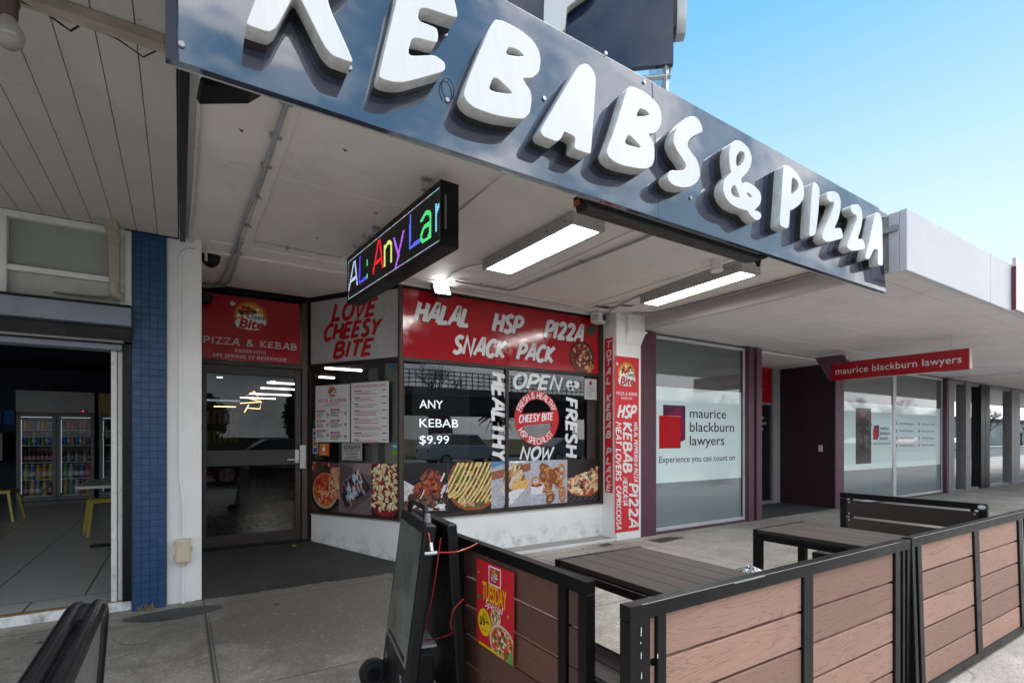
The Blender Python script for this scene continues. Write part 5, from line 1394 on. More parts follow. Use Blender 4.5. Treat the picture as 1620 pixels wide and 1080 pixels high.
# ================================================================== FITTINGS UNDER THE VERANDAH
# two surface light boxes
def light_box(label, c0, c1, wd, z0=2.80, z1=2.879):
    """c0 near end centre, c1 far end centre"""
    a, b = Vector((*c0, 0)), Vector((*c1, 0)); L = (b - a).length
    t = thing('ceiling_light', label, 'light', ((a.x + b.x) / 2, (a.y + b.y) / 2, z0), 'light boxes on the takeaway verandah ceiling')
    fr = Frame((a.x, a.y, z0), b - a, (-(b - a).y / L, (b - a).x / L, 0))
    m = MB(); W = wd / 2 + .028
    m.fbox(fr, -.035, L + .03, -W, W, .004, z1 - z0)
    for q in (-1, 1): m.fbox(fr, -.035, L + .03, q * W, q * (W - .026), -.006, .004)
    m.fbox(fr, -.035, 0, -W + .026, W - .026, -.006, .004); m.fbox(fr, L, L + .03, -W + .026, W - .026, -.006, .004)
    m.build('housing', M['grey_metal'], t, .002)
    m = MB(); m.fbox(fr, 0, L, -wd / 2 - .002, wd / 2 + .002, -.001, .003); m.build('diffuser', M['light'], t)
    m = MB()
    for i in range(6):
        p = fr.p(.05 + i * (L - .1) / 5, W + .001, .03); m.cyl(p, p + fr.V * .004, .006, 8)
        p = fr.p(.05 + i * (L - .1) / 5, -W - .001, .03); m.cyl(p, p - fr.V * .004, .006, 8)
    m.build('screw', M['black'], t)
light_box('wide lit light box on the ceiling nearer the LED sign', (2.455, 2.865), (2.425, 4.033), .25)
light_box('narrow lit light box on the ceiling nearer the office', (4.374, 2.858), (4.466, 4.108), .20)
# hanging LED sign
LA, LB = Vector((1.19, 4.402, 2.42)), Vector((1.285, 2.815, 2.42))
LF = Frame(LA, LB - LA)
led = thing('led_sign', 'black hanging LED message sign with coloured scrolling letters AL: Any Lar', 'sign', tuple((LA + LB) / 2))
m = MB(); m.fbox(LF, -.03, 1.625, 0, .385, -.115, -.002); m.build('case', M['black_plastic'], led, .006)
m = MB(); m.fbox(LF, -.03, 1.625, 0, .028, -.002, .006); m.fbox(LF, -.03, 1.625, .352, .385, -.002, .006); m.fbox(LF, -.03, -.008, .028, .352, -.002, .006); m.fbox(LF, 1.603, 1.625, .028, .352, -.002, .006)
m.build('bezel', M['black'], led, .002)
m = MB(); m.fbox(LF, 1.6252, 1.627, .10, .30, -.03, -.018); m.fbox(LF, .35, 1.1, .386, .40, -.09, -.03); m.build('side_label', M['alu_dk'], led)
m = MB(); m.fbox(LF, -.008, 1.603, .028, .352, -.002, -.0005)
t_ = NT('led_matrix_face'); vz = t_.coord((1, 1, 170), 'Pos'); wv = t_.add('ShaderNodeTexWave', bands_direction='Z'); wv.inputs['Scale'].default_value = .16
t_.link(vz, wv.inputs['Vector']); m.build('matrix', t_.bsdf(t_.ramp(wv.outputs['Fac'], [(.35, (.004, .004, .005)), (.6, (.022, .02, .024))]), .5), led)
def led_mat(c, s_=.62): return emis('led_%d_%d_%d' % tuple(int(99 * q) for q in c), c, s_)
PX = .0098
def led_letter(ch, u, v, h, wd, c, t=.105):
    pts = [st for st in strokes(ch)]; adv = G[ch][0]; m = MB()
    def inside(x, y):
        for st in pts:
            for a, b in zip(st[:-1], st[1:]):
                dx, dy = b[0] - a[0], b[1] - a[1]; q = ((x - a[0]) * dx + (y - a[1]) * dy) / (dx * dx + dy * dy + 1e-9); q = min(1, max(0, q))
                if math.hypot((x - a[0] - q * dx) * wd / adv / h, y - a[1] - q * dy) < t / 2 + .005: return True
        return False
    lo = -.30 if ch == 'y' else 0
    i = 0
    while i * PX < wd:
        j = 0
        while j * PX + lo * h < h:
            x, y = (i + .5) * PX, (j + .5) * PX + lo * h
            if inside(x / wd * adv, y / h) and -.006 < u + x < 1.6:
                a, b = u + x, v + y
                m.face([LF.p(a - PX * .42, b - PX * .24, .001), LF.p(a + PX * .42, b - PX * .24, .001), LF.p(a + PX * .42, b + PX * .24, .001), LF.p(a - PX * .42, b + PX * .24, .001)])
            j += 1
        i += 1
    if m.f: m.build('led_letter', led_mat(c), led)
for ch, u, v, h, w_, c in (('A', .0, .10, .215, .225, (.55, .70, 1)), ('L', .235, .10, .215, .18, (.10, .10, 1)), (':', .395, .10, .215, .06, (.10, .9, .25)), ('A', .54, .10, .22, .21, (1, .02, .03)),
                          ('n', .745, .10, .225, .175, (.75, .9, .25)), ('y', .92, .10, .225, .185, (.55, .15, .95)), ('L', 1.17, .10, .225, .175, (.12, .16, 1)), ('a', 1.335, .085, .245, .175, (.10, .85, .25)), ('r', 1.525, .10, .235, .15, (.25, .75, 1))):
    led_letter(ch, u, v, h, w_, c)
bc = [((.5, .7, 1), []), ((.9, .15, .15), []), ((.15, .9, .4), []), ((.95, .95, .4), []), ((.8, .3, 1), [])]
n = 0
for i in range(80):
    for v in (.036, .345): bc[(n * 7 + i // 5) % 5 if rnd.random() > .55 else 0][1].append((.0 + i * .0202, v)); n += 1
for i in range(16):
    for u in (-.003, 1.598): bc[(i * 3) % 5][1].append((u, .04 + i * .0195))
for c, L_ in bc:
    m = MB()
    for (u, v) in L_: m.face([LF.p(u - .0035, v - .0035, .001), LF.p(u + .0035, v - .0035, .001), LF.p(u + .0035, v + .0035, .001), LF.p(u - .0035, v + .0035, .001)])
    m.build('border_led', led_mat(c, .5), led)
for y in (2.96, 3.84):
    x = 1.23 + (3.2 - y) * .03
    m = MB()
    for q in (-.022, .022): m.box(x + .03 + q - .004, x + .03 + q + .004, y - .012, y + .012, 2.80, 2.88)
    m.box(x, x + .06, y - .02, y + .02, 2.868, 2.88); m.box(x, x + .06, y - .015, y + .015, 2.802, 2.812); m.build('hanger', M['galv'], led, .001)
m = MB(); m.cyl((1.30, 3.62, 2.80), (1.30, 3.62, 2.815), .02, 10)
# floodlights
fl = thing('floodlight', 'small lit floodlight above the corner of the red shop sign', 'light', (2.27, 4.92, 2.76))
FF = Frame((2.27, 4.90, 2.82), (1, -.12, 0), (.02, .45, .85))
m = MB(); m.fbox(FF, -.095, .095, -.07, .07, -.05, 0); m.build('housing', M['black'], fl, .006)
m = MB(); m.fbox(FF, -.078, .078, -.056, .054, 0, .003); m.build('lens', M['flood'], fl)
m = MB(); m.box(2.165, 2.18, 4.92, 4.95, 2.80, 2.88); m.box(2.36, 2.375, 4.92, 4.95, 2.80, 2.88); m.box(2.165, 2.375, 4.92, 4.95, 2.872, 2.88); m.build('bracket', M['black'], fl)
fb = thing('floodlight', 'unlit black floodlight hanging behind the left end of the fascia', 'light', (.15, 2.4, 2.6))
m = MB(); m.prism([(.055, 2.47, 2.672), (.068, 2.47, 2.652), (.245, 2.47, 2.715), (.33, 2.47, 2.80), (.30, 2.47, 2.83), (.095, 2.47, 2.742)], (.01, -.11, .02)); m.build('housing', M['black'], fb, .004)
m = MB(); m.tube([(.09, 2.44, 2.73), (.075, 2.44, 2.88)], .007, 8); m.tube([(.16, 2.44, 2.76), (.15, 2.44, 2.88)], .006, 8); m.build('bracket', M['black'], fb)
# cameras
cc = thing('security_camera', 'white box security camera with blue lens above the red sign end', 'camera', (4.5, 4.98, 2.78))
CFm = Frame((4.50, 4.93, 2.80), (.92, .38, 0), (0, 0, 1))
m = MB(); m.fbox(CFm, -.09, .09, -.055, .075, -.13, 0); m.build('body', M['white_plastic'], cc, .014, seg=3)
m = MB(); m.cyl(CFm.p(.035, .02, .0), CFm.p(.035, .02, .012), .042, 20); m.build('lens', plain('blue_black_lens', (.01, .012, .05), .08), cc, smooth=True)
m = MB()
for i in range(3): m.fbox(CFm, -.0905, -.0895, -.02 + i * .025, -.012 + i * .025, -.11, -.03)
m.build('vent', M['alu_dk'], cc)
m = MB(); m.cyl((4.52, 5.03, 2.86), (4.52, 5.03, 2.88), .04, 14); m.build('mount', M['white_plastic'], cc)
def dome(label, c, r):
    t = thing('security_camera', label, 'camera', c); m = MB()
    m.lathe((c[0], c[1], c[2]), [(r * math.sin(R(a)), -r * 1.1 * math.cos(R(a))) for a in range(4, 91, 14)] + [(r * 1.05, .02)], 18); m.build('dome', M['black_plastic'], t, smooth=True)
dome('black dome camera on the ceiling beside the white column', (.225, 5.23, 2.86), .075)
dome('black dome camera at the corner of the red transom sign', (.215, 6.12, 2.72), .07)
m = MB(); m.cyl((4.05, 2.95, 2.80), (4.05, 2.95, 2.879), .045, 16, .06); m.lathe((4.05, 2.95, 2.795), [(.05, -.012), (.06, 0), (.05, .006)], 16)
tag(m.build('smoke_detector', M['white_plastic'], smooth=True), 'round white sensor on the ceiling between the two light boxes', 'detector')
# rolled blind behind the fascia
rb = thing('rolled_awning', 'long black rolled awning tied up behind the fascia bottom edge', 'awning', (2.7, 2.2, 2.50))
m = MB(); m.hexa([(1.83, 2.115, 2.515), (3.36, 2.115, 2.515), (3.36, 2.215, 2.525), (1.83, 2.215, 2.525), (1.80, 2.115, 2.60), (3.44, 2.115, 2.60), (3.44, 2.215, 2.60), (1.80, 2.215, 2.60)]); m.build('roll', plain('black_vinyl', (.014, .013, .013), .5, .2, 5), rb, .006)
m = MB(); m.box(3.365, 3.44, 2.10, 2.225, 2.545, 2.56); m.prism([(3.38, 2.15, 2.545), (3.43, 2.15, 2.50), (3.45, 2.15, 2.545)], (0, .02, 0)); m.build('tie', M['black'], rb)
m = MB(); m.box(1.795, 1.80, 2.15, 2.20, 2.545, 2.575); m.build('tag_end', plain('orange_tag', (.4, .05, .02), .5), rb)
# conduits and cables on the ceiling
def pipe(label, path, r=.011, mat='conduit', sad=()):
    t = thing('conduit', label, 'conduit', tuple(path[0])); m = MB(); m.tube(path, r, 10); m.build('pipe', M[mat], t, smooth=True)
    m = MB()
    for (x, y, z, ax) in sad:
        if ax == 'y': m.box(x - .03, x + .03, y - .008, y + .008, z - .014, z + .014)
        else: m.box(x - .008, x + .008, y - .03, y + .03, z - .014, z + .014)
    if m.f: m.build('saddle', M['galv'], t, .002)
pipe('grey conduit running back along the ceiling beside the cover batten', [(.425, 2.2, 2.862), (.418, 3.2, 2.862), (.385, 4.3, 2.862), (.372, 5.5, 2.862), (.35, 6.0, 2.862), (.30, 6.15, 2.86), (.15, 6.17, 2.85)], .013, 'conduit', [(.42, y, 2.866, 'y') for y in (2.62, 2.95, 3.3, 3.75, 4.3, 5.0)])
pipe('second grey conduit bending down to the door corner', [(.405, 4.65, 2.858), (.425, 5.3, 2.86), (.425, 5.9, 2.86), (.38, 6.12, 2.86), (.2, 6.19, 2.84)], .012)
pipe('painted cable crossing the ceiling towards the LED sign', [(.40, 4.64, 2.866), (.8, 4.645, 2.868), (1.19, 4.65, 2.868), (1.225, 4.4, 2.868), (1.235, 3.84, 2.866)], .008, 'conduit_w', [(.75, 4.65, 2.872, 'x'), (1.225, 4.3, 2.872, 'y'), (1.23, 4.05, 2.872, 'y')])
pipe('grey conduit between the two light boxes', [(3.08, 2.2, 2.862), (3.067, 3.0, 2.862), (2.99, 4.62, 2.862), (2.95, 4.68, 2.862), (2.32, 4.70, 2.862)], .011, 'conduit', [(3.03, 3.6, 2.87, 'y'), (2.6, 4.69, 2.87, 'x')])
pipe('thin painted cable from the wide light box to the floodlight', [(2.30, 4.02, 2.85), (2.22, 4.25, 2.866), (2.20, 4.5, 2.868), (2.26, 4.90, 2.868)], .007, 'conduit_w')
pipe('painted cable along the ceiling above the red sign', [(1.95, 4.87, 2.868), (2.8, 4.88, 2.868), (3.9, 4.88, 2.868), (4.2, 4.80, 2.868), (4.3, 4.3, 2.868)], .007, 'conduit_w')
pipe('dark cable run in a saddle line beside the purple office beam', [(4.80, 4.72, 2.868), (5.02, 4.6, 2.862), (5.06, 4.0, 2.862), (5.06, 3.0, 2.862), (5.06, 2.2, 2.862)], .013, 'conduit', [(5.05, y, 2.868, 'y') for y in (2.5, 3.0, 3.5, 4.0, 4.4)])
pipe('drooping grey cable over the banner column capital', [(4.62, 4.98, 2.865), (4.8, 4.74, 2.862), (4.95, 4.72, 2.85), (5.04, 4.70, 2.858)], .010, 'conduit_w')
pipe('dark cable beside the narrow light box', [(4.15, 2.2, 2.866), (4.18, 3.0, 2.866), (4.30, 4.2, 2.866), (4.46, 4.75, 2.866), (4.6, 4.95, 2.866)], .008, 'conduit')
pipe('grey conduit hugging the black edge strip by the white column', [(.075, 2.16, 2.86), (.075, 3.6, 2.862), (.062, 4.78, 2.862), (.13, 5.0, 2.86), (.185, 5.08, 2.85), (.19, 5.12, 2.80)], .012, 'conduit_w')
# conduit and junction box on the white column
m = MB(); m.tube([(.022, 4.852, .0), (.022, 4.852, .30)], .012, 10); m.tube([(.022, 4.852, .53), (.022, 4.852, .8), (.0, 4.852, 1.0), (.0, 4.852, 2.70), (.012, 4.852, 2.75), (.05, 4.852, 2.785), (.12, 4.852, 2.79)], .012, 10)
tag(m.build('conduit', M['white_col'], smooth=True), 'white painted conduit down the front of the white column', 'conduit')
jb = thing('junction_box', 'cream plastic junction box low on the white column', 'electrical box', (.022, 4.84, .315))
bx('body', M['cream'], jb, (-.03, .074, 4.79, 4.862, .325, .51), bevel=.008)
bx('lid', M['cream'], jb, (-.022, .066, 4.783, 4.79, .338, .497), bevel=.004)
m = MB()
for z in (.37, .47): m.box(-.042, -.03, 4.81, 4.84, z - .014, z + .014)
m.box(.074, .085, 4.81, 4.84, .40, .45); m.build('hinge', M['cream'], jb, .003)
m = MB(); m.cyl((.022, 4.83, .29), (.022, 4.83, .326), .02, 12); m.build('gland', M['cream'], jb, smooth=True)
# downpipe and hose over the cafe shutter
dp = thing('downpipe', 'cream square downpipe ending in an elbow over the cafe shutter box', 'downpipe', (-.40, 4.74, 2.3))
m = MB(); m.hexa([(-.455, 4.72, 2.80), (-.372, 4.72, 2.80), (-.372, 4.79, 2.80), (-.455, 4.79, 2.80), (-.468, 4.62, 2.85), (-.378, 4.62, 2.85), (-.378, 4.70, 2.85), (-.468, 4.70, 2.85)])
m.box(-.432, -.37, 4.725, 4.79, 2.42, 2.76); m.box(-.437, -.365, 4.72, 4.795, 2.715, 2.765)
m.hexa([(-.432, 4.725, 2.72), (-.37, 4.725, 2.72), (-.37, 4.79, 2.72), (-.432, 4.79, 2.72), (-.455, 4.72, 2.80), (-.372, 4.72, 2.80), (-.372, 4.79, 2.80), (-.455, 4.79, 2.80)])
m.build('pipe', M['cream_pipe'], dp, .005)
m = MB(); m.tube([(-.40, 4.757, 2.42), (-.40, 4.757, 2.37), (-.395, 4.77, 2.345), (-.37, 4.785, 2.335)], .034, 14); m.build('elbow', M['cream_pipe'], dp, smooth=True)
m = MB(); m.tube([(-.375, 4.785, 2.345), (-.46, 4.80, 2.322), (-.6, 4.81, 2.318), (-.75, 4.82, 2.322)], .007, 8); m.build('hose', plain('old_hose', (.22, .19, .13), .5), dp, smooth=True)
# bare bulb under the cafe verandah
bl = thing('light_bulb', 'old clear globe bulb in a batten holder at the top left', 'bulb', (-.465, 2.30, 2.58))
m = MB(); c = Vector((-.463, 2.28, 2.60)); m.lathe(tuple(c), [(.002, -.052), (.02, -.048), (.034, -.034), (.04, -.01), (.036, .012), (.022, .035), (.018, .05)], 18); m.build('globe', plain('dusty_globe', (.26, .25, .21), .2), bl, smooth=True)
m = MB(); m.lathe(tuple(c), [(.020, .045), (.024, .05), (.024, .085), (.028, .09), (.028, .13), (.04, .135), (.04, .245)], 16); m.build('holder', plain('brown_bakelite', (.05, .028, .018), .4), bl, smooth=True)

# ================================================================== CAFE FURNITURE AND COOLERS
def cooler(label, x0, x1, y, doors, head):
    t = thing('drinks_cooler', label, 'cooler', ((x0 + x1) / 2, y + .35, .08)); z0, z1 = .16, 1.72
    m = MB(); m.box(x0, x0 + .04, y + .05, y + .7, .08, z1); m.box(x1 - .04, x1, y + .05, y + .7, .08, z1); m.box(x0 + .04, x1 - .04, y + .64, y + .7, .08, z1); m.box(x0, x1, y + .03, y + .7, .08, .17); m.box(x0, x1, y + .04, y + .7, z1, 2.14)
    m.build('cabinet', plain('dark_cooler_cabinet', (.05, .05, .055), .4), t, .004)
    bx('header', head, t, (x0, x1, y, y + .038, 1.755, 2.13), bevel=.004)
    for (a, b) in doors:
        m = MB(); m.box(a, a + .055, y, y + .04, .18, z1); m.box(b - .055, b, y, y + .04, .18, z1); m.box(a + .055, b - .055, y, y + .04, .18, .25); m.box(a + .055, b - .055, y, y + .04, z1 - .05, z1)
        d = m.build('door', plain('grey_door_frame', (.10, .10, .105), .4), t, .003)
        m = MB(); m.face([(a + .055, y + .02, .25), (b - .055, y + .02, .25), (b - .055, y + .02, z1 - .05), (a + .055, y + .02, z1 - .05)]); m.build('door_pane', M['clear_glass'], d)
        m = MB(); m.box(a + .04, b - .04, y + .09, y + .10, z1 - .06, z1 - .04); m.box(a + .052, a + .060, y + .06, y + .07, .3, z1 - .1); m.build('led_strip', M['cool_led'], t)
    m = MB()
    for z in SHELF: m.box(x0 + .045, x1 - .045, y + .08, y + .6, z - .012, z)
    m.build('shelf', plain('white_wire_shelf', (.6, .62, .64), .4), t)
    return t
SHELF = (.262, .556, .862, 1.163, 1.441)
c1 = cooler('double door drinks cooler with grey header at the back of the cafe', -2.411, -1.33, 12.3, ((-2.405, -1.872), (-1.868, -1.336)), plain('grey_header', (.24, .24, .25), .35))
m = MB(); m.box(-1.52, -1.42, 12.285, 12.3, 1.77, 1.80); o = m.build('display', M['black_plastic'], c1)
m = MB(); m.box(-1.505, -1.49, 12.283, 12.285, 1.78, 1.79); m.build('display_lamp', emis('red_digit', (1, .03, .05), 3), c1)
c2 = cooler('single door cooler with yellow header beside the double one', -1.28, -.62, 12.35, ((-1.27, -.63),), plain('yellow_header', (.22, .17, .03), .4))
m = MB(); m.tube([(-1.17, 12.33, 1.45), (-1.20, 12.28, 1.42), (-1.21, 12.28, 1.32), (-1.17, 12.33, 1.27)], .008, 8); m.build('handle', M['chrome'], c2, smooth=True)
def drink(kind, c, capc):
    r, h = {'can': (.030, .15), 'bottle': (.032, .23), 'big': (.042, .27)}[kind]
    prof = [(r * .9, 0), (r, .008), (r, h - .01), (r * .8, h)] if kind == 'can' else [(r * .9, 0), (r, .01), (r, h * .58), (r * .85, h * .66), (r * .42, h * .86), (r * .42, h * .9)]
    o = MB(); o.lathe((0, 0, 0), prof, 10); me = o
    return prof, r, h
def drink_row(door, shelf, z, x0, x1, specs, n, label):
    """n drinks in a row, each its own object with its cap or label band as parts"""
    for i in range(n):
        kind, c, cap = specs[i % len(specs)]
        key = (kind, c, cap); x = x0 + (x1 - x0) * (i + .5) / n; y = 12.44 + .02 * rnd.random()
        cn = CN[c]
        lb = '%s %s on the %s shelf behind the %s cooler door' % (cn, {'can': 'drink can', 'bottle': 'soft drink bottle', 'big': 'large soft drink bottle'}[kind], shelf, door)
        if key in proto:
            src, kids = proto[key]; o = src.copy(); col.objects.link(o); o.location = (x, y, z)
            for q in kids:
                w_ = q.copy(); col.objects.link(w_); w_.parent = o
        else:
            prof, r, h = drink(kind, c, cap)
            o = thing('drink', lb, 'drink', (0, 0, 0)); kids = []
            m = MB(); m.lathe((0, 0, 0), prof, 10); kids.append(m.build('can' if kind == 'can' else 'bottle', plain('drink_' + cn.replace(' ', '_'), c, .25, .1), o, smooth=True))
            m = MB()
            if kind == 'can': m.lathe((0, 0, h), [(r * .78, 0), (r * .78, .004)], 10)
            else: m.lathe((0, 0, h * .9), [(r * .5, 0), (r * .5, .02)], 10)
            kids.append(m.build('lid', plain('lid_%d' % int(sum(cap) * 100), cap, .3), o))
            if kind != 'can':
                m = MB(); m.lathe((0, 0, h * .22), [(r * 1.01, 0), (r * 1.01, h * .25)], 10); kids.append(m.build('paper_label', plain('label_%d' % int(sum(cap) * 100 + 7), tuple(min(1, q * .7 + .15) for q in cap), .5), o))
            proto[key] = (o, kids); o.location = (x, y, z)
        o['label'] = lb; o['group'] = 'drinks on the cafe cooler shelves'
proto = {}
CN = {(.45, .03, .03): 'red', (.5, .2, .03): 'orange', (.45, .40, .06): 'yellow', (.05, .10, .45): 'blue', (.06, .30, .07): 'green', (.035, .015, .012): 'dark brown', (.35, .38, .40): 'silver', (.12, .22, .30): 'pale blue'}
r_, o_, y_, b_, g_, k_, s_, l_ = CN.keys()
wc, rc, bk, gc = (.6, .6, .62), (.5, .03, .03), (.03, .03, .03), (.08, .35, .1)
DL, DRt = (-2.34, -1.93), (-1.80, -1.40)
for shelf, z, L_, R_ in (
    ('top', SHELF[4], [('can', y_, s_), ('can', o_, s_), ('can', l_, s_), ('can', s_, s_)], [('can', k_, s_), ('can', r_, s_), ('can', r_, s_)]),
    ('second', SHELF[3], [('can', b_, s_), ('can', g_, s_), ('bottle', l_, wc)], [('can', b_, s_), ('bottle', l_, wc), ('can', o_, s_)]),
    ('middle', SHELF[2], [('bottle', k_, rc)], [('bottle', k_, bk), ('can', s_, s_)]),
    ('fourth', SHELF[1], [('big', y_, wc), ('big', b_, wc), ('big', y_, rc), ('big', o_, wc)], [('big', g_, gc), ('big', s_, wc), ('big', k_, wc), ('big', b_, wc), ('big', r_, rc)]),
    ('bottom', SHELF[0], [('big', k_, rc), ('big', o_, wc), ('big', l_, wc), ('big', y_, bk)], [('big', o_, gc), ('big', l_, bk), ('big', s_, wc), ('big', r_, bk)])):
    for nm, (a, b), sp in (('left', DL, L_), ('right', DRt, R_)):
        drink_row(nm, shelf, z, a, b, sp, 6 if sp[0][0] == 'big' and nm == 'left' and False else (5 if sp[0][0] == 'big' else 7), '')
def stool(label, loc, rz):
    t = thing('stool', label, 'stool', (0, 0, 0), 'yellow metal stools in the cafe')
    m = MB(); m.box(-.15, .15, -.15, .15, .435, .45); m.box(-.152, .152, -.152, -.146, .40, .437); m.box(-.152, .152, .146, .152, .40, .437); m.box(-.152, -.146, -.146, .146, .40, .437); m.box(.146, .152, -.146, .146, .40, .437); m.build('seat', M['yellow'], t, .004)
    for sx in (-1, 1):
        for sy in (-1, 1):
            m = MB(); a, b = .145, .20; w_ = .032
            m.hexa([(sx * b - w_ * .5, sy * b - w_ * .5, 0), (sx * b + w_ * .5, sy * b - w_ * .5, 0), (sx * b + w_ * .5, sy * b + w_ * .5, 0), (sx * b - w_ * .5, sy * b + w_ * .5, 0), (sx * a - w_, sy * a - w_ * .8, .43), (sx * a + w_ * .2, sy * a - w_ * .8, .43), (sx * a + w_ * .2, sy * a + w_ * .2, .43), (sx * a - w_, sy * a + w_ * .2, .43)])
            m.build('leg', M['yellow'], t, .003)
    t.location = loc; t.rotation_euler = (0, 0, R(rz)); return t
stool('yellow metal stool beside the cafe table by the door jamb', (-.80, 8.45, .08), 12)
stool('yellow metal stool at the left edge in front of the cooler', (-2.22, 10.55, .08), -8)
tb = thing('cafe_table', 'pale topped pedestal table behind the cafe door jamb', 'table', (-.62, 7.05, .08))
bx('table_top', plain('pale_table_top', (.42, .41, .40), .3), tb, (-.85, -.42, 6.5, 7.6, .80, .83), bevel=.006)
m = MB(); m.cyl((-.60, 7.4, .11), (-.60, 7.4, .80), .03, 14); m.box(-.84, -.42, 7.36, 7.44, .08, .11); m.box(-.64, -.56, 7.1, 7.7, .08, .112); m.build('pedestal', M['black'], tb, .004)

# ================================================================== STREET FURNITURE
def barrier(label, axis, p0, p1, q, ztop, boards, uprights, lean=0.0, rail=.047, front=-1, posts=True, wood='wood_front'):
    """cafe barrier: frame of square tube, boards between; axis 'x' or 'y'; q = outer face"""
    t = thing('cafe_barrier', label, 'barrier', ((p0 + p1) / 2, q, 0) if axis == 'x' else (q, (p0 + p1) / 2, 0), 'cafe barriers round the outdoor tables')
    T = .045
    def B(m, a, b, w0, w1, z0, z1):
        if axis == 'x': m.box(a, b, q + w0, q + w1, z0, z1)
        else: m.box(q + w0, q + w1, a, b, z0, z1)
    sgn = 1
    m = MB(); B(m, p0, p1, 0, T, ztop - rail, ztop); m.build('top_rail', M['black'], t, .003)
    m = MB(); B(m, p0, p1, 0, T, .02, .06); m.build('bottom_rail', M['black'], t, .003)
    for (a, b) in uprights:
        m = MB(); B(m, a, b, .001, T - .001, .06, ztop - rail); m.build('upright', M['black'], t, .003)
    for (a, b) in boards:
        z = ztop - rail - .004
        while z > .12:
            m = MB(); B(m, a, b, .012, .033, z - .131, z); m.build('board', M[wood], t, .002); z -= .1425
    for a in (p0 + .1, p1 - .1):
        m = MB()
        if axis == 'x': m.box(a - .03, a + .03, q - .12, q + .20, 0, .02)
        else: m.box(q - .02, q + .06, a - .03, a + .03, 0, .02)
        m.build('foot', M['black'], t, .003)
    return t
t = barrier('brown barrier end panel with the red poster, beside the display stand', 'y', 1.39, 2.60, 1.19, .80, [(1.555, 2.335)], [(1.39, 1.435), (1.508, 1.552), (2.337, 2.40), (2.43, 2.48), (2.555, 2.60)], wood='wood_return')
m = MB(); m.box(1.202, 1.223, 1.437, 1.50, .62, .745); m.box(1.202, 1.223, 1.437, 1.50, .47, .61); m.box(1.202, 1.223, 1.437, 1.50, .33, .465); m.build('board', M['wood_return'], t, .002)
t = barrier('pink brown front barrier, nearest panel with the left corner post', 'x', 1.12, 3.035, 1.11, .80, [(1.28, 2.068), (2.139, 2.868)], [(1.12, 1.208), (1.238, 1.279), (2.068, 2.139), (2.87, 2.925), (2.95, 2.975), (3.0, 3.035)])
m = MB()
for z in (.62, .47, .33): m.box(1.209, 1.237, 1.122, 1.143, z, z + .126)
m.build('board', M['wood_front'], t, .002)
for (x, z, h) in ((1.165, .735, .02), (1.165, .715, .008), (1.163, .69, .006), (1.165, .66, .015), (1.165, .645, .006), (1.166, .60, .022), (1.236, .64, .016)):
    m = MB(); m.prism([(x - .0018, 1.1095, z - h), (x + .0012, 1.1095, z - h * .9), (x + .0016, 1.1095, z - h * .3), (x - .0004, 1.1095, z)], (0, -.0015, 0)); m.build('paint_chip', M['white_paint'], t)
m = MB(); m.box(1.17, 2.9, 1.1086, 1.1098, .7985, .8005); m.box(1.62, 1.80, 1.1082, 1.1096, .7945, .8008); m.build('worn_edge', M['galv'], t)
t = barrier('pink brown front barrier continuing out of frame at the right', 'x', 3.04, 4.98, 1.085, .806, [(3.155, 3.874), (3.955, 4.67)], [(3.04, 3.075), (3.105, 3.153), (3.875, 3.953), (4.672, 4.75), (4.935, 4.98)])
t.rotation_euler = (R(-1.6), 0, 0)
m = MB(); m.box(3.05, 4.97, 1.0836, 1.0848, .8045, .8065); m.build('worn_edge', M['galv'], t)

def table(label, x0, x1, y0, y1, z):
    t = thing('outdoor_table', label, 'table', ((x0 + x1) / 2, (y0 + y1) / 2, 0), 'outdoor tables inside the barrier')
    n = 5; w_ = (x1 - x0 - .02) / n
    for i in range(n):
        bx('board', M['wood_table'], t, (x0 + .01 + i * w_ + .0015, x0 + .01 + (i + 1) * w_ - .0015, y0, y1 - .022, z - .024, z), bevel=.002)
    m = MB(); m.box(x0, x1, y1 - .020, y1, z - .052, z + .001); m.box(x0, x1, y0 - .02, y0, z - .052, z + .001); m.box(x0 - .004, x0 + .028, y0, y1 - .02, z - .060, z - .026); m.box(x1 - .028, x1 + .004, y0, y1 - .02, z - .060, z - .026)
    m.build('apron', M['black'], t, .002)
    for a in (x0, x1 - .045):
        for b in (y0 + .02, y1 - .045): bx('leg', M['black'], t, (a, a + .045, b, b + .045, 0, z - .052))
    return t
table('brown slatted outdoor table between the two front barriers, near the poster panel', 1.46, 2.005, 1.22, 1.925, .74)
table('brown slatted outdoor table farther right, beside the bench with a back', 2.965, 3.51, 1.22, 1.905, .74)
def bench(label, x0, x1, y0, y1, z, back=None):
    t = thing('bench', label, 'bench', ((x0 + x1) / 2, (y0 + y1) / 2, 0))
    n = max(2, int((x1 - x0) / .12)); w_ = (x1 - x0) / n
    m = MB()
    for i in range(n): m.box(x0 + i * w_ + .003, x0 + (i + 1) * w_ - .003, y0 + .02, y1 - .02, z - .024, z)
    m.build('seat', M['wood_back'], t, .002)
    m = MB(); m.box(x0, x1, y0, y0 + .019, z - .05, z - .002); m.box(x0, x1, y1 - .019, y1, z - .05, z - .002); m.box(x0 - .019, x0, y0, y1, z - .05, z - .002); m.box(x1, x1 + .019, y0, y1, z - .05, z - .002); m.build('seat_frame', M['black'], t, .002)
    for a in (x0, x1 - .04):
        for b in (y0 + .02, y1 - .06): bx('leg', M['black'], t, (a, a + .04, b, b + .04, 0, z - .026))
    return t
bench('low dark slatted bench beside the near table and poster panel', 1.25, 1.445, 1.2, 1.70, .45)
bench('low dark bench between the two outdoor tables holding the crumpled bag', 2.40, 2.80, 1.22, 1.90, .45)
t = bench('dark bench with a tall slatted back beyond the second table', 4.0, 4.46, 1.24, 2.08, .45)
BK = Frame((4.55, 2.155, 0), (.0, -1, 0))
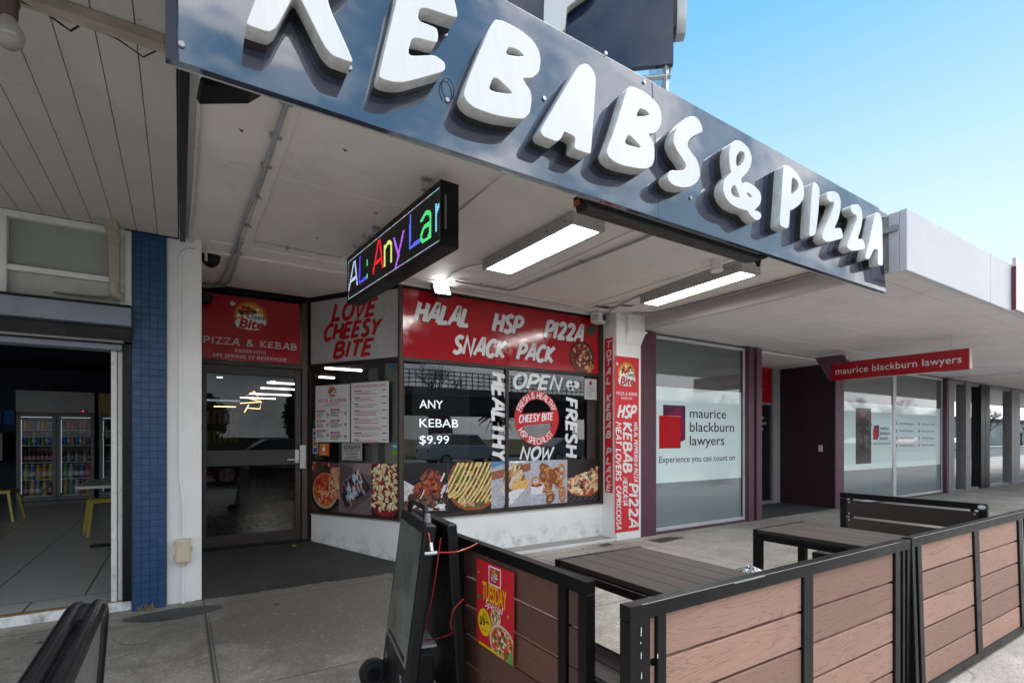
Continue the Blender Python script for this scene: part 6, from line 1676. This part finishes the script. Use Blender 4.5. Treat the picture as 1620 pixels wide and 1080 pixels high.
m = MB(); m.fbox(BK, -.0, .92, .812, .855, -.04, 0); m.build('back_rail', M['black'], t, .003)
for a, b in ((0, .042), (.875, .92)):
    m = MB(); m.fbox(BK, a, b, 0, .81, -.04, 0); m.build('back_post', M['black'], t, .003)
for z in (.795, .653, .512):
    m = MB(); m.fbox(BK, .046, .871, z - .124, z, -.032, -.010); m.build('back_slat', M['wood_back'], t, .002)
m = MB()
for a in (.065, .855):
    for z in (.78, .69, .638, .545): m.cyl(BK.p(a, z, -.010), BK.p(a, z, -.007), .005, 8)
m.build('screw', M['alu'], t)
m = MB(); m.fbox(BK, .07, .09, .795, .812, -.03, -.012); m.fbox(BK, .83, .85, .795, .812, -.03, -.012); m.fbox(BK, .07, .09, .653, .671, -.03, -.012); m.fbox(BK, .83, .85, .653, .671, -.03, -.012); m.build('spacer', M['black'], t)
m = MB(); m.v = [BK.p(.895 + .022 * math.cos(2 * math.pi * i / 20), .833 + .014 * math.sin(2 * math.pi * i / 20), w_) for w_ in (.0005, .003) for i in range(20)]
m.f = [tuple(range(20, 40))] + [(i, (i + 1) % 20, 20 + (i + 1) % 20, 20 + i) for i in range(20)]; m.m = [0] * len(m.f); m.build('maker_plate', M['alu'], t)
# crumpled bag on the middle bench
m = MB(); n1, n2 = 22, 9; cx_, cy_, cz_ = 2.72, 1.76, .452
for j in range(n2):
    f = j / (n2 - 1)
    for i in range(n1):
        a = 2 * math.pi * i / n1; rr = (.115 * math.sin(math.pi * (.30 + .66 * f)) + .004) * (1 + .25 * math.sin(a * 5 + j) * rnd.random() + .12 * (rnd.random() - .5))
        m.v.append((cx_ + rr * math.cos(a) * 1.2, cy_ + rr * math.sin(a), cz_ + .115 * f + .012 * rnd.random() * f))
for j in range(n2 - 1):
    for i in range(n1):
        q = (i + 1) % n1; m.f.append((j * n1 + i, j * n1 + q, (j + 1) * n1 + q, (j + 1) * n1 + i)); m.m.append(0)
m.f.append(tuple((n2 - 1) * n1 + i for i in range(n1))); m.m.append(0); m.f.append(tuple(reversed(range(n1)))); m.m.append(0)
tt = NT('crumpled_black_white_plastic'); v = tt.coord((50, 8, 14), 'Pos', (0, 0, R(25)))
bagm = tt.bsdf(tt.ramp(tt.noise(v, 1.6, 4, .6, 1.0), [(.47, (.015, .015, .018)), (.56, (.55, .57, .62))]), .25)
tag(m.build('plastic_bag', bagm), 'crumpled black and white plastic bag on the bench between the tables', 'bag')

# red poster on the barrier end panel (slightly curled sheet)
ps = thing('special_poster', 'red TUESDAY Special poster with pizza fixed on the barrier end panel', 'poster', (1.185, 2.0, .34))
PF = Frame((1.187, 2.168, .338), (0, -1, 0))
PWd, PH = .328, .395
def sm3(P, n=6):
    a = smoothp([(p[0], p[1]) for p in P], n); b = smoothp([(p[2], 0) for p in P], n)
    return [(q[0], q[1], w[0]) for q, w in zip(a, b)]
class Curl(Frame):
    def p(s, u, v, w=0.0):
        c = 0
        return Frame.p(s, u + (PH - v) * -.05 if False else u, v, w + c + .004)
CP = Curl(PF.O, PF.U, PF.V)
m = MB()
NX, NY = 8, 10
for j in range(NY + 1):
    for i in range(NX + 1): m.v.append(tuple(CP.p(PWd * i / NX, PH * j / NY)))
for j in range(NY):
    for i in range(NX): a = j * (NX + 1) + i; m.f.append((a, a + 1, a + NX + 2, a + NX + 1)); m.m.append(0)
m.build('sheet', M['red_flat'], ps)
k = Ink(CP, .0012); k.clip = (.003, PWd - .003, .003, PH - .003)
k.rect(.115, .122, .30, .385, WHITE); k.rect(.215, .222, .30, .385, WHITE); k.rect(.115, .222, .378, .385, WHITE); k.rect(.115, .222, .30, .307, WHITE)
logo(k, .168, .347, .030)
k.up(); k.text('TUESDAY', .06, .222, .082, S(240, 186, 30), .02, 0, .212)
k.up(); k.text('Special', .165, .192, .036, WHITE, .0, .35, .16, 'C')
k.ell(.078, .115, .058, .062, S(240, 196, 30), 26); k.up(); k.text('$9', .034, .098, .036, BLK, .03, 0, .052); k.text('99', .09, .112, .018, BLK, .03, 0, .03)
for i, v in enumerate((.160, .150, .140)): k.rect(.055 + .004 * (2 - i), .10 + .008 * i, v - .0035, v, S(90, 70, 20))
k.rect(.055, .10, .076, .080, S(90, 70, 20))
k.up(); k.put([[(.135, .10), (.215, .085), (.222, .185), (.18, .205), (.14, .185)]], S(190, 140, 90)); k.up()
k.ell(.18, .165, .045, .034, S(206, 180, 130), 18); k.up()
for i in range(30):
    a = rnd.random() * 6.28; d = .85 * math.sqrt(rnd.random()); k.blob(.18 + .04 * d * math.cos(a), .165 + .03 * d * math.sin(a), .008, rnd.choice([S(90, 60, 44), S(200, 60, 50), S(110, 140, 60), S(226, 220, 206), S(70, 50, 40)]), 7)
pizza(k, .235, .065, .098, .072, S(196, 60, 40), [S(226, 180, 130), S(170, 40, 36), S(236, 220, 190), S(206, 90, 60), S(90, 120, 60)], 110, S(210, 150, 96), S(222, 200, 190))
k.up(); k.put([[(.27, .003), (.325, .003), (.325, .045), (.30, .05)]], S(110, 160, 70)); k.rect(.03, .22, .004, .016, S(240, 196, 30))
for (a, b) in ((.025, .335), (.285, .20)): k.blob(a, b, .008, S(190, 180, 90))
k.blob(.035, .225, .014, S(70, 120, 50), 8, .3, 1.5)
k.build('print', INK, ps)

# portable digital display stand (A-frame)
ds = thing('display_stand', 'black wheeled A-frame display stand with a dim screen beside the barrier', 'display stand', (1.0, 2.4, 0))
NB, FB, FTp, NTp = Vector((.80, 2.155, .045)), Vector((.895, 2.70, .045)), Vector((1.012, 2.70, .915)), Vector((.917, 2.155, .915))
AF = Frame(FB, NB - FB, FTp - FB); AW, AH = (NB - FB).length, (FTp - FB).length
m = MB(); m.fbox(AF, 0, AW, 0, AH, -.055, 0); m.build('front_leaf', M['black_plastic'], ds, .010, seg=3)
m = MB(); m.fbox(AF, .035, AW - .035, .235, AH - .045, .0005, .002); m.build('screen', M['screen'], ds)
k = Ink(AF, .0023)
for i in range(14): k.blob(.13 + .05 * rnd.random(), .30 + .09 * rnd.random(), .02, rnd.choice([S(96, 62, 44), S(110, 84, 60), S(86, 60, 52)]), 8)
k.ell(.10, .14, .028, .028, (.10, .10, .10), 18, 0, 0, 360, .85); k.line([(.085, .150), (.115, .135)], .006, OFF)
k.rect(.44, .475, .175, .185, S(170, 180, 200)); k.rect(.43, .46, .16, .172, S(120, 130, 150)); k.rect(.46, .485, .135, .17, S(150, 160, 190))
k.build('faint_picture', INK_GLOSS, ds)
BB0, BB1 = Vector((1.178, 2.70, .045)), Vector((1.118, 2.70, .90))
BF = Frame(BB0, (-.045, -.545, 0), BB1 - BB0)
m = MB(); m.fbox(BF, 0, AW, 0, .865, .0, .05); m.build('rear_leaf', M['black_plastic'], ds, .010, seg=3)
m = MB(); hx = lambda y: .995 + (y - 2.43) * .175
m.tube([(hx(2.62), 2.62, .90), (hx(2.62), 2.615, .955), (hx(2.60), 2.60, .972), (hx(2.28), 2.28, .972), (hx(2.26), 2.265, .955), (hx(2.26), 2.26, .90)], .013, 10); m.build('handle', M['black_plastic'], ds, smooth=True)
m = MB(); m.cyl((hx(2.25) , 2.235, .90), (hx(2.25), 2.235, .95), .016, 14, .012); m.build('lock', M['alu_dk'], ds, .004, smooth=True)
for y in (2.66, 2.20):
    xx = .86 + (y - 2.7) * .175
    m = MB(); m.tube([(xx - .005, y, .075), (xx - .0045, y + .004, .075), (xx + .0015, y + .041, .075), (xx + .002, y + .045, .075)], .072, 30)
    w_ = m.build('wheel', M['rubber'], ds, .004, smooth=True)
    m = MB(); m.cyl((xx - .006, y - .004, .075), (xx + .002, y + .05, .075), .036, 18); m.build('hub', M['black_plastic'], w_, smooth=True)
m = MB(); m.fbox(Frame((.90, 2.66, .06), (-.085, -.48, 0)), .02, .44, .0, .26, -.16, -.02); m.build('battery_box', M['black_plastic'], ds, .008)
m = MB(); TF = Frame((.98, 2.62, .322), (-.085, -.48, 0)); m.fbox(TF, .05, .36, 0, .012, -.10, .0); m.build('battery_lid', M['grey_metal'], ds, .003)
m = MB()
for u in (.12, .28): m.tube([TF.p(u, .01, -.03), TF.p(u, .05, -.03), TF.p(u + .03, .05, -.03), TF.p(u + .03, .01, -.03)], .003, 6)
m.build('terminal', M['chrome'], ds)
m = MB(); m.tube(sm3([(.955, 2.24, .90), (.935, 2.19, .90), (.93, 2.14, .86), (.932, 2.135, .80)]), .0042, 8)
m.build('cable', M['cable_red'], ds, smooth=True)
m = MB(); m.tube([(.90, 2.12, .795), (.95, 2.10, .798)], .010, 10); m.tube([(.93, 2.125, .84), (.932, 2.115, .80)], .008, 8); m.build('cable_joint', M['chrome'], ds, smooth=True)
m = MB(); m.tube(sm3([(.955, 2.10, .797), (1.03, 2.08, .795), (1.10, 2.10, .80), (1.16, 2.12, .812)]), .0036, 8); m.build('cable', M['cable_red'], ds, smooth=True)
m = MB(); m.tube(sm3([(.985, 2.14, .85), (.975, 2.20, .60), (.972, 2.28, .42), (.97, 2.33, .345)]), .0034, 8); m.build('cable', M['cable_red'], ds, smooth=True)
m = MB(); m.tube(sm3([(1.10, 2.14, .56), (1.05, 2.14, .52), (1.045, 2.16, .45), (1.06, 2.18, .40), (1.01, 2.25, .36), (.975, 2.30, .345)]), .0034, 8); m.build('cable', M['cable_red'], ds, smooth=True)
m = MB(); m.tube(sm3([(.93, 2.34, .50), (.95, 2.34, .46), (.965, 2.36, .40), (.965, 2.40, .345)]), .0045, 8); m.build('power_lead', M['black_plastic'], ds, smooth=True)

# second A-frame sign, seen end-on close to the camera
a2 = thing('pavement_sign', 'black tube framed pavement sign seen end-on at the lower left', 'sign board', (-.10, .9, 0))
TOP = .985
def leaf(sx):
    ys = [1.285, .62]; path = []
    for y, z in ((1.31, .02), (1.30, TOP - .07), (1.292, TOP - .03), (1.262, TOP - .006), (1.21, TOP), (.70, TOP), (.65, TOP - .006), (.625, TOP - .03), (.615, TOP - .07), (.605, .02)):
        path.append((-.145 + sx * .0155 - .07 * (TOP - z), y, z))
    m = MB(); m.tube(path, .0145, 14); return m
for sx in (1, -1):
    f_ = leaf(sx).build('frame', plain('glossy_black_tube', (.006, .006, .007), .22, .1, 8, spec=.35), a2, smooth=True)
    m = MB(); X = lambda z: -.145 + sx * .0155 - .07 * (TOP - z)
    m.hexa([(X(.12) - .004, .612, .12), (X(.12) + .004, .612, .12), (X(.12) + .004, 1.302, .12), (X(.12) - .004, 1.302, .12), (X(TOP - .04) - .004, .63, TOP - .04), (X(TOP - .04) + .004, .63, TOP - .04), (X(TOP - .04) + .004, 1.290, TOP - .04), (X(TOP - .04) - .004, 1.290, TOP - .04)])
    m.build('panel', plain('dark_grey_sign_panel', (.085, .083, .082), .35, .15), a2)
for y in (1.12, .70):
    m = MB(); m.cyl((-.145, y + .1, TOP + .002), (-.145, y, TOP + .002), .012, 10); m.build('hinge', M['black'], a2, smooth=True)
# weeds at the foot of the tiled pier
m = MB()
for i in range(26):
    x, y = -.21 + .05 * (rnd.random() - .5) * 2, 4.80 - .02 * rnd.random(); a = rnd.random() * 6.28; h = .03 + .05 * rnd.random(); l = .04 * rnd.random()
    p = Vector((x, y, 0)); q = p + Vector((l * math.cos(a), l * math.sin(a) - .01, h)); w_ = Vector((.003, .002, 0))
    m.face([p - w_, p + w_, q])
tag(m.build('weed_tuft', plain('dry_weed', (.26, .22, .07), .8, .3)), 'small dry weed tuft at the foot of the blue tiled pier', 'weed')
# fallen leaves
for (x, y, s_) in ((9.7, 4.95, .03), (1.05, 6.05, .03)):
    m = MB(); m.face([(x - s_, y, .02 if y < 6 else .125), (x, y - s_ * .5, .03 if y < 6 else .12), (x + s_, y, .022 if y < 6 else .125), (x, y + s_ * .6, .028 if y < 6 else .14)])
    tag(m.build('fallen_leaf', plain('brown_leaf', (.22, .14, .06), .8)), 'brown fallen leaf on the recess floor of the office' if x > 5 else 'brown fallen leaf on the dark entrance ramp', 'leaf')
# ================================================================== ACROSS THE STREET (seen in the glass and the gloss fascia)
def car(label, x, y, body, rz, suv=False, van=False):
    t = thing('parked_car', label, 'car', (0, 0, 0), 'vehicles parked across the street')
    L, W = (4.5, 1.8) if not van else (5.0, 1.95)
    if van: prof = [(0, .35), (0, .95), (.35, 1.05), (1.0, 1.15), (1.55, 1.95), (4.9, 2.0), (5.0, 1.9), (5.0, .35)]; gl = [(1.12, 1.18), (1.6, 1.85), (2.4, 1.88), (2.4, 1.18)]
    elif suv: prof = [(0, .35), (0, .80), (.15, .95), (1.15, 1.05), (1.75, 1.62), (3.7, 1.66), (4.35, 1.15), (4.5, .95), (4.5, .35)]; gl = [(1.3, 1.10), (1.82, 1.56), (3.6, 1.58), (4.15, 1.12)]
    else: prof = [(0, .32), (0, .68), (.15, .80), (1.25, .93), (2.0, 1.40), (3.1, 1.44), (3.9, 1.02), (4.42, .95), (4.5, .8), (4.5, .32)]; gl = [(1.45, .97), (2.05, 1.34), (3.05, 1.37), (3.7, 1.01)]
    bm_ = bmesh.new()
    n = len(prof); loops = []
    for yy, k_ in ((-W / 2, .0), (-W / 2, .0), (W / 2, .0), (W / 2, .0)): pass
    m = MB()
    def sec(yv, tuck): return [(px - L / 2, yv * (1 - tuck * max(0, (pz - .95)) / .6), pz) for px, pz in prof]
    a, b = sec(-W / 2, .16), sec(W / 2, .16)
    i = len(m.v); m.v += a + b
    m.f.append(tuple(i + q for q in range(n))); m.f.append(tuple(i + n + q for q in reversed(range(n)))); m.m += [0, 0]
    for q in range(n): j = (q + 1) % n; m.f.append((i + j, i + q, i + n + q, i + n + j)); m.m.append(0)
    cn = 'car_paint_%d' % int(sum(body) * 1000)
    m.build('body', plain(cn, body, .15, .05, 2), t, .06, seg=3)
    for s_ in (-1, 1):
        m = MB(); P = [(px - L / 2, s_ * (W / 2 * (1 - .16 * max(0, pz - .95) / .6) + .006), pz) for px, pz in gl]
        m.face(P if s_ < 0 else P[::-1]); m.build('side_window', M['screen'], t)
    m = MB(); p0, p1 = prof[3 if not van else 3], prof[4]
    m.face([(p0[0] - L / 2 + .08 - .02, -W * .40, p0[1] + .06), (p1[0] - L / 2 - .08, -W * .36, p1[1] - .04), (p1[0] - L / 2 - .08, W * .36, p1[1] - .04), (p0[0] - L / 2 + .06, W * .40, p0[1] + .06)]); m.build('windscreen', M['screen'], t)
    for wx in (.85, L - .9):
        for s_ in (-1, 1):
            c = (wx - L / 2, s_ * (W / 2 - .19)); m = MB(); m.cyl((c[0], c[1], .32), (c[0], s_ * (W / 2 + .01), .32), .32, 22); w_ = m.build('wheel', M['rubber'], t, .03)
            m = MB(); m.cyl((c[0], s_ * (W / 2 + .005), .32), (c[0], s_ * (W / 2 + .018), .32), .21, 16); m.build('rim', M['alu'], w_)
    for s_ in (-1, 1):
        m = MB(); m.box(-L / 2 - .012, -L / 2 + .02, s_ * W * .40 - .12, s_ * W * .40 + .12, prof[1][1] - .14, prof[1][1] - .02); m.build('headlight', M['alu'], t)
        m = MB(); m.box(L / 2 - .02, L / 2 + .012, s_ * W * .40 - .1, s_ * W * .40 + .1, .7, .85); m.build('tail_light', M['red_deep'], t)
    t.location = (x, y, -.15); t.rotation_euler = (0, 0, R(rz))
car('dark hatchback parked across from the takeaway door', 2.6, -6.4, (.03, .03, .035), 0)
car('white four wheel drive parked across from the splayed window', 12.5, -14.2, (.7, .7, .7), 180, suv=True)
car('silver sedan parked across from the street window', 19.5, -14.2, (.4, .41, .42), 180)
car('white sedan parked across the road near the palm', 6.5, -14.3, (.62, .62, .63), 180)
car('charcoal sedan parked across the road by the viaduct pier', 25.5, -14.3, (.05, .05, .06), 180)
car('white van parked across from the frosted office windows', 46, -14.2, (.7, .7, .7), 0, van=True)
car('blue grey sedan parked beyond the white van', 55, -14.3, (.12, .14, .18), 180)
car('red hatchback parked far along the street', 66, -14.2, (.3, .03, .03), 180)
car('white hatchback parked far along by the bollards', 78, -14.2, (.68, .68, .68), 180)
def bare_tree(label, x, y, h, seed):
    q = random.Random(seed); t = thing('street_tree', label, 'tree', (x, y, -.1), 'bare trees across the street')
    tr, cr = MB(), MB()
    def grow(p, d, L, r, depth):
        e = p + d * L; mid = p + d * L * .5 + Vector((q.uniform(-.06, .06), q.uniform(-.06, .06), 0)) * L
        (tr if depth > 3 else cr).tube([p, mid, e], r, 6 if depth > 3 else 4, r * .66)
        if depth == 0: return
        for i in range(3 if depth < 5 else 2 + (q.random() > .5)):
            nd = (d + Vector((q.uniform(-.75, .75), q.uniform(-.75, .75), q.uniform(-.15, .5)))).normalized()
            grow(e if i < 2 else p + d * L * q.uniform(.5, .9), nd, L * q.uniform(.62, .84), r * .62, depth - 1)
    grow(Vector((x, y, -.1)), Vector((q.uniform(-.1, .1), q.uniform(-.1, .1), 1)).normalized(), h * .26, h * .024, 6)
    tr.build('trunk', M['bark'], t, smooth=True); cr.build('crown', M['bark'], t)
for i, (x, y, h) in enumerate(((15.0, -20.6, 7), (27, -17.4, 6.4), (36.5, -17.2, 7.0), (44.5, -17.4, 6.6), (52, -17.3, 7.2), (61, -17.5, 6.8), (72, -17.4, 7.2), (86, -17.5, 7), (100, -17.4, 7), (117, -17.6, 7.4), (138, -17.4, 7), (165, -17.5, 7.5), (200, -17.5, 7.2))):
    bare_tree('bare winter street tree across the road, %s' % ('beside the palm', 'past the viaduct pier', 'left of the white van', 'behind the white van', 'right of the white van', 'before the red hatchback', 'after the red hatchback', 'by the end of the hedge', 'first beyond the hedge', 'second beyond the hedge', 'third beyond the hedge', 'fourth beyond the hedge', 'last and farthest along the kerb')[i], x, y, h, 30 + i)
def leafy(label, x, y, h, r, seed, name='evergreen_tree'):
    q = random.Random(seed); t = thing(name, label, 'tree', (x, y, -.1))
    m = MB(); m.tube([(x, y, -.1), (x + .1, y, h * .5), (x, y, h * .85)], r * .09, 8, r * .03); m.build('trunk', M['bark'], t)
    m = MB()
    for i in range(1500):
        a, c = q.uniform(0, 6.283), q.uniform(-1, 1); f = q.random() ** .4
        k_ = 1 - .55 * max(0, c) if r < h * .3 else 1
        p = Vector((x + r * f * math.sqrt(1 - c * c) * math.cos(a) * k_, y + r * f * math.sqrt(1 - c * c) * math.sin(a) * k_, h * .60 + h * .42 * f * c))
        d = Vector((q.uniform(-1, 1), q.uniform(-1, 1), q.uniform(-1, 1))).normalized(); e = d.cross(Vector((q.uniform(-1, 1), q.uniform(-1, 1), q.uniform(-1, 1)))).normalized(); s_ = .22 * q.uniform(.6, 1.3)
        m.face([p - d * s_, p + e * s_ * .5, p + d * s_, p - e * s_ * .5])
    m.build('crown', M['leaf'], t)
leafy('tall narrow conifer across the road from the door', 7.5, -30, 5.4, .9, 6)
leafy('rounded evergreen tree at the far left across the road', -3, -26, 4.2, 1.9, 8)
leafy('broad evergreen tree across the road left of the viaduct', 1.2, -31, 4.4, 1.9, 9)
# palm
t = thing('palm_tree', 'palm tree with arching fronds across the road below the viaduct', 'tree', (21.5, -26, -.1))
m = MB(); m.tube([(21.5, -26, -.1), (21.6, -26, 1.5), (21.5, -26, 2.9)], .22, 10, .16); m.build('trunk', M['bark'], t, smooth=True)
m = MB()
for i in range(22):
    a = 2 * math.pi * i / 22 + rnd.random() * .2; e = rnd.uniform(-.3, 1.0); last = None
    for s_ in range(7):
        f = s_ / 6; p = Vector((21.5 + 1.4 * f * math.cos(a), -26 + 1.4 * f * math.sin(a), 2.9 + e * f - 1.2 * f * f)); w_ = Vector((-math.sin(a), math.cos(a), 0)) * (.16 * (1 - f) + .02) + Vector((0, 0, -.04))
        if last: m.face([last[0] - last[1], last[0] + last[1], p + w_, p - w_])
        last = (p, w_)
m.build('frond', M['leaf'], t)
# elevated rail viaduct
vd = thing('rail_viaduct', 'grey elevated rail viaduct with slatted parapet across the road', 'viaduct', (26, -26, -.1))
bx('deck', plain('viaduct_concrete', (.075, .078, .08), .8, .15, 1), vd, (11, 41, -30, -24.5, 3.1, 4.9), bevel=.1)
bx('deck_edge', plain('viaduct_edge', (.16, .16, .16), .8, .15, 1), vd, (11, 41, -24.48, -24.2, 4.3, 4.9), bevel=.03)
m = MB()
for i in range(61): m.box(11 + i * .5, 11.05 + i * .5, -24.4, -24.35, 4.9, 6.1)
for z in (5.2, 5.5, 5.8, 6.1): m.box(11, 41, -24.36, -24.3, z - .03, z + .03)
m.build('parapet_fence', M['black'], vd)
for x in (17, 29, 40): bx('pier', plain('viaduct_concrete', (.075, .078, .08)), vd, (x - .5, x + .5, -28, -26, -.2, 3.1), bevel=.08)
# low white building and yard walls farther along
wb = thing('low_building', 'long low white building with dark eaves across the road', 'building', (75, -30, -.1))
bx('wall', plain('far_white_wall', (.55, .55, .53), .8, .1, 1), wb, (43, 262, -36, -28, -.2, 4.6), bevel=.05)
bx('roof', plain('far_roof', (.10, .10, .105), .7), wb, (42.5, 262.5, -36.5, -27.4, 4.6, 5.2), bevel=.05)
for i in range(36):
    x = 46 + i * 6; bx('window', M['screen'], wb, (x, x + 2.4, -28.02, -27.97, 1.2, 3.2))
hb = thing('boundary_fence', 'long low timber paling fence across the road', 'fence', (5, -23, -.1))
bx('palings', plain('far_paling', (.16, .13, .10), .9, .3, 3), hb, (-30, 11, -23.1, -23.0, -.2, 1.3), bevel=0)
hd = thing('hedge', 'clipped dark hedge in front of the low white building', 'hedge', (70, -24, -.1))
m = MB()
for i in range(2600):
    p = Vector((rnd.uniform(42, 110), -24 + rnd.uniform(-.6, .6), rnd.uniform(-.1, 1.2))); s_ = .22
    d = Vector((rnd.uniform(-1, 1), rnd.uniform(-1, 1), rnd.uniform(-1, 1))).normalized(); e = d.orthogonal()
    m.face([p - d * s_, p + e * s_ * .6, p + d * s_, p - e * s_ * .6])
m.build('foliage', M['leaf'], hd)
for i in range(22):
    m = MB(); x = 30 + i * 2.4; m.cyl((x, -16.2, -.02), (x, -16.2, .75), .07, 10)
    tag(m.build('bollard', M['bark']), 'short timber bollard in the row along the far kerb', 'bollard', 'bollards along the far kerb')
# poles and overhead wires
def pole(label, x, y, h, arm):
    t = thing('power_pole', label, 'pole', (x, y, -.1)); m = MB(); m.tube([(x, y, -.1), (x, y, h)], .14, 10, .10); m.build('shaft', M['bark'], t)
    m = MB(); m.box(x - .06, x + .06, y - arm, y + arm, h - .6, h - .48); m.build('crossarm', M['bark'], t)
pole('timber power pole across the road left of the palm', 5.2, -16.8, 9, 1.1); pole('timber power pole across the road past the viaduct', 42, -16.8, 9, 1.1); pole('timber power pole far to the left across the road', -32, -16.8, 9, 1.1)
for j, (yy, zz, sag) in enumerate(((-15.8, 8.4, .7), (-16.5, 8.45, .6), (-17.2, 8.4, .8), (-17.8, 8.4, .7), (-4.0, 6.2, .35), (-6.5, 7.2, .5))):
    m = MB(); P = []
    for x0, x1 in ((-32, 5.2), (5.2, 42), (42, 80)): P += [(x0 + (x1 - x0) * i / 14, yy, zz - sag * 4 * (i / 14) * (1 - i / 14)) for i in range(14)]
    m.tube(P, .012 if j < 4 else .009, 5)
    tag(m.build('overhead_wire', M['black']), 'thin black overhead wire, %s' % ('outer street side on the poles', 'second on the pole crossarms', 'third on the pole crossarms', 'rear one on the pole crossarms', 'low one over the near lane', 'one over the middle of the road')[j], 'wire', 'overhead wires along the street')
for i, (y0, x1, y1) in enumerate(((-15.8, -3.0, 3.0), (-16.5, -4.2, 2.6))):
    m = MB(); m.tube([(5.2 + (x1 - 5.2) * k_ / 16, y0 + (y1 - y0) * k_ / 16, 8.4 + (4.0 - 8.4) * k_ / 16 - 1.2 * 4 * (k_ / 16) * (1 - k_ / 16) * .5) for k_ in range(17)], .011, 5)
    tag(m.build('service_cable', M['black']), ('black service cable drooping from the pole to the cafe end of the roof', 'second black service cable drooping to the cafe roof')[i], 'cable', 'overhead wires along the street')
lt = thing('traffic_light', 'traffic light with red lamp lit at the far kerb', 'traffic light', (58, -15.9, 0))
m = MB(); m.cyl((58, -15.9, 0), (58, -15.9, 3.0), .06, 10); m.build('pole', M['galv'], lt)
m = MB(); m.box(57.85, 58.15, -15.85, -15.6, 2.9, 3.8); m.build('signal_head', M['black'], lt)
m = MB(); m.cyl((58, -15.6, 3.6), (58, -15.58, 3.6), .11, 14); m.build('red_lamp', emis('red_signal', (1, .02, .03), 12), lt)
bn = thing('street_bin', 'red and cream street bin near the kerb, mirrored in the office window', 'bin', (13.2, .2, 0))
bx('body', plain('bin_red', (.25, .04, .04), .4), bn, (12.9, 13.5, -.1, .45, .06, .62), bevel=.03); bx('top', plain('bin_cream', (.5, .48, .42), .4), bn, (12.88, 13.52, -.12, .47, .62, 1.15), bevel=.04)
for x in (9.6, 10.5, 11.4):
    m = MB(); m.tube([(x, -.2, 0), (x, -.2, .72), (x, -.15, .82), (x, -.05, .85), (x, .3, .85), (x, .4, .82), (x, .45, .72), (x, .45, 0)], .025, 10)
    tag(m.build('bike_hoop', M['galv'], smooth=True), 'steel bicycle hoop in the row near the kerb', 'bike hoop', 'bicycle hoops near the kerb')
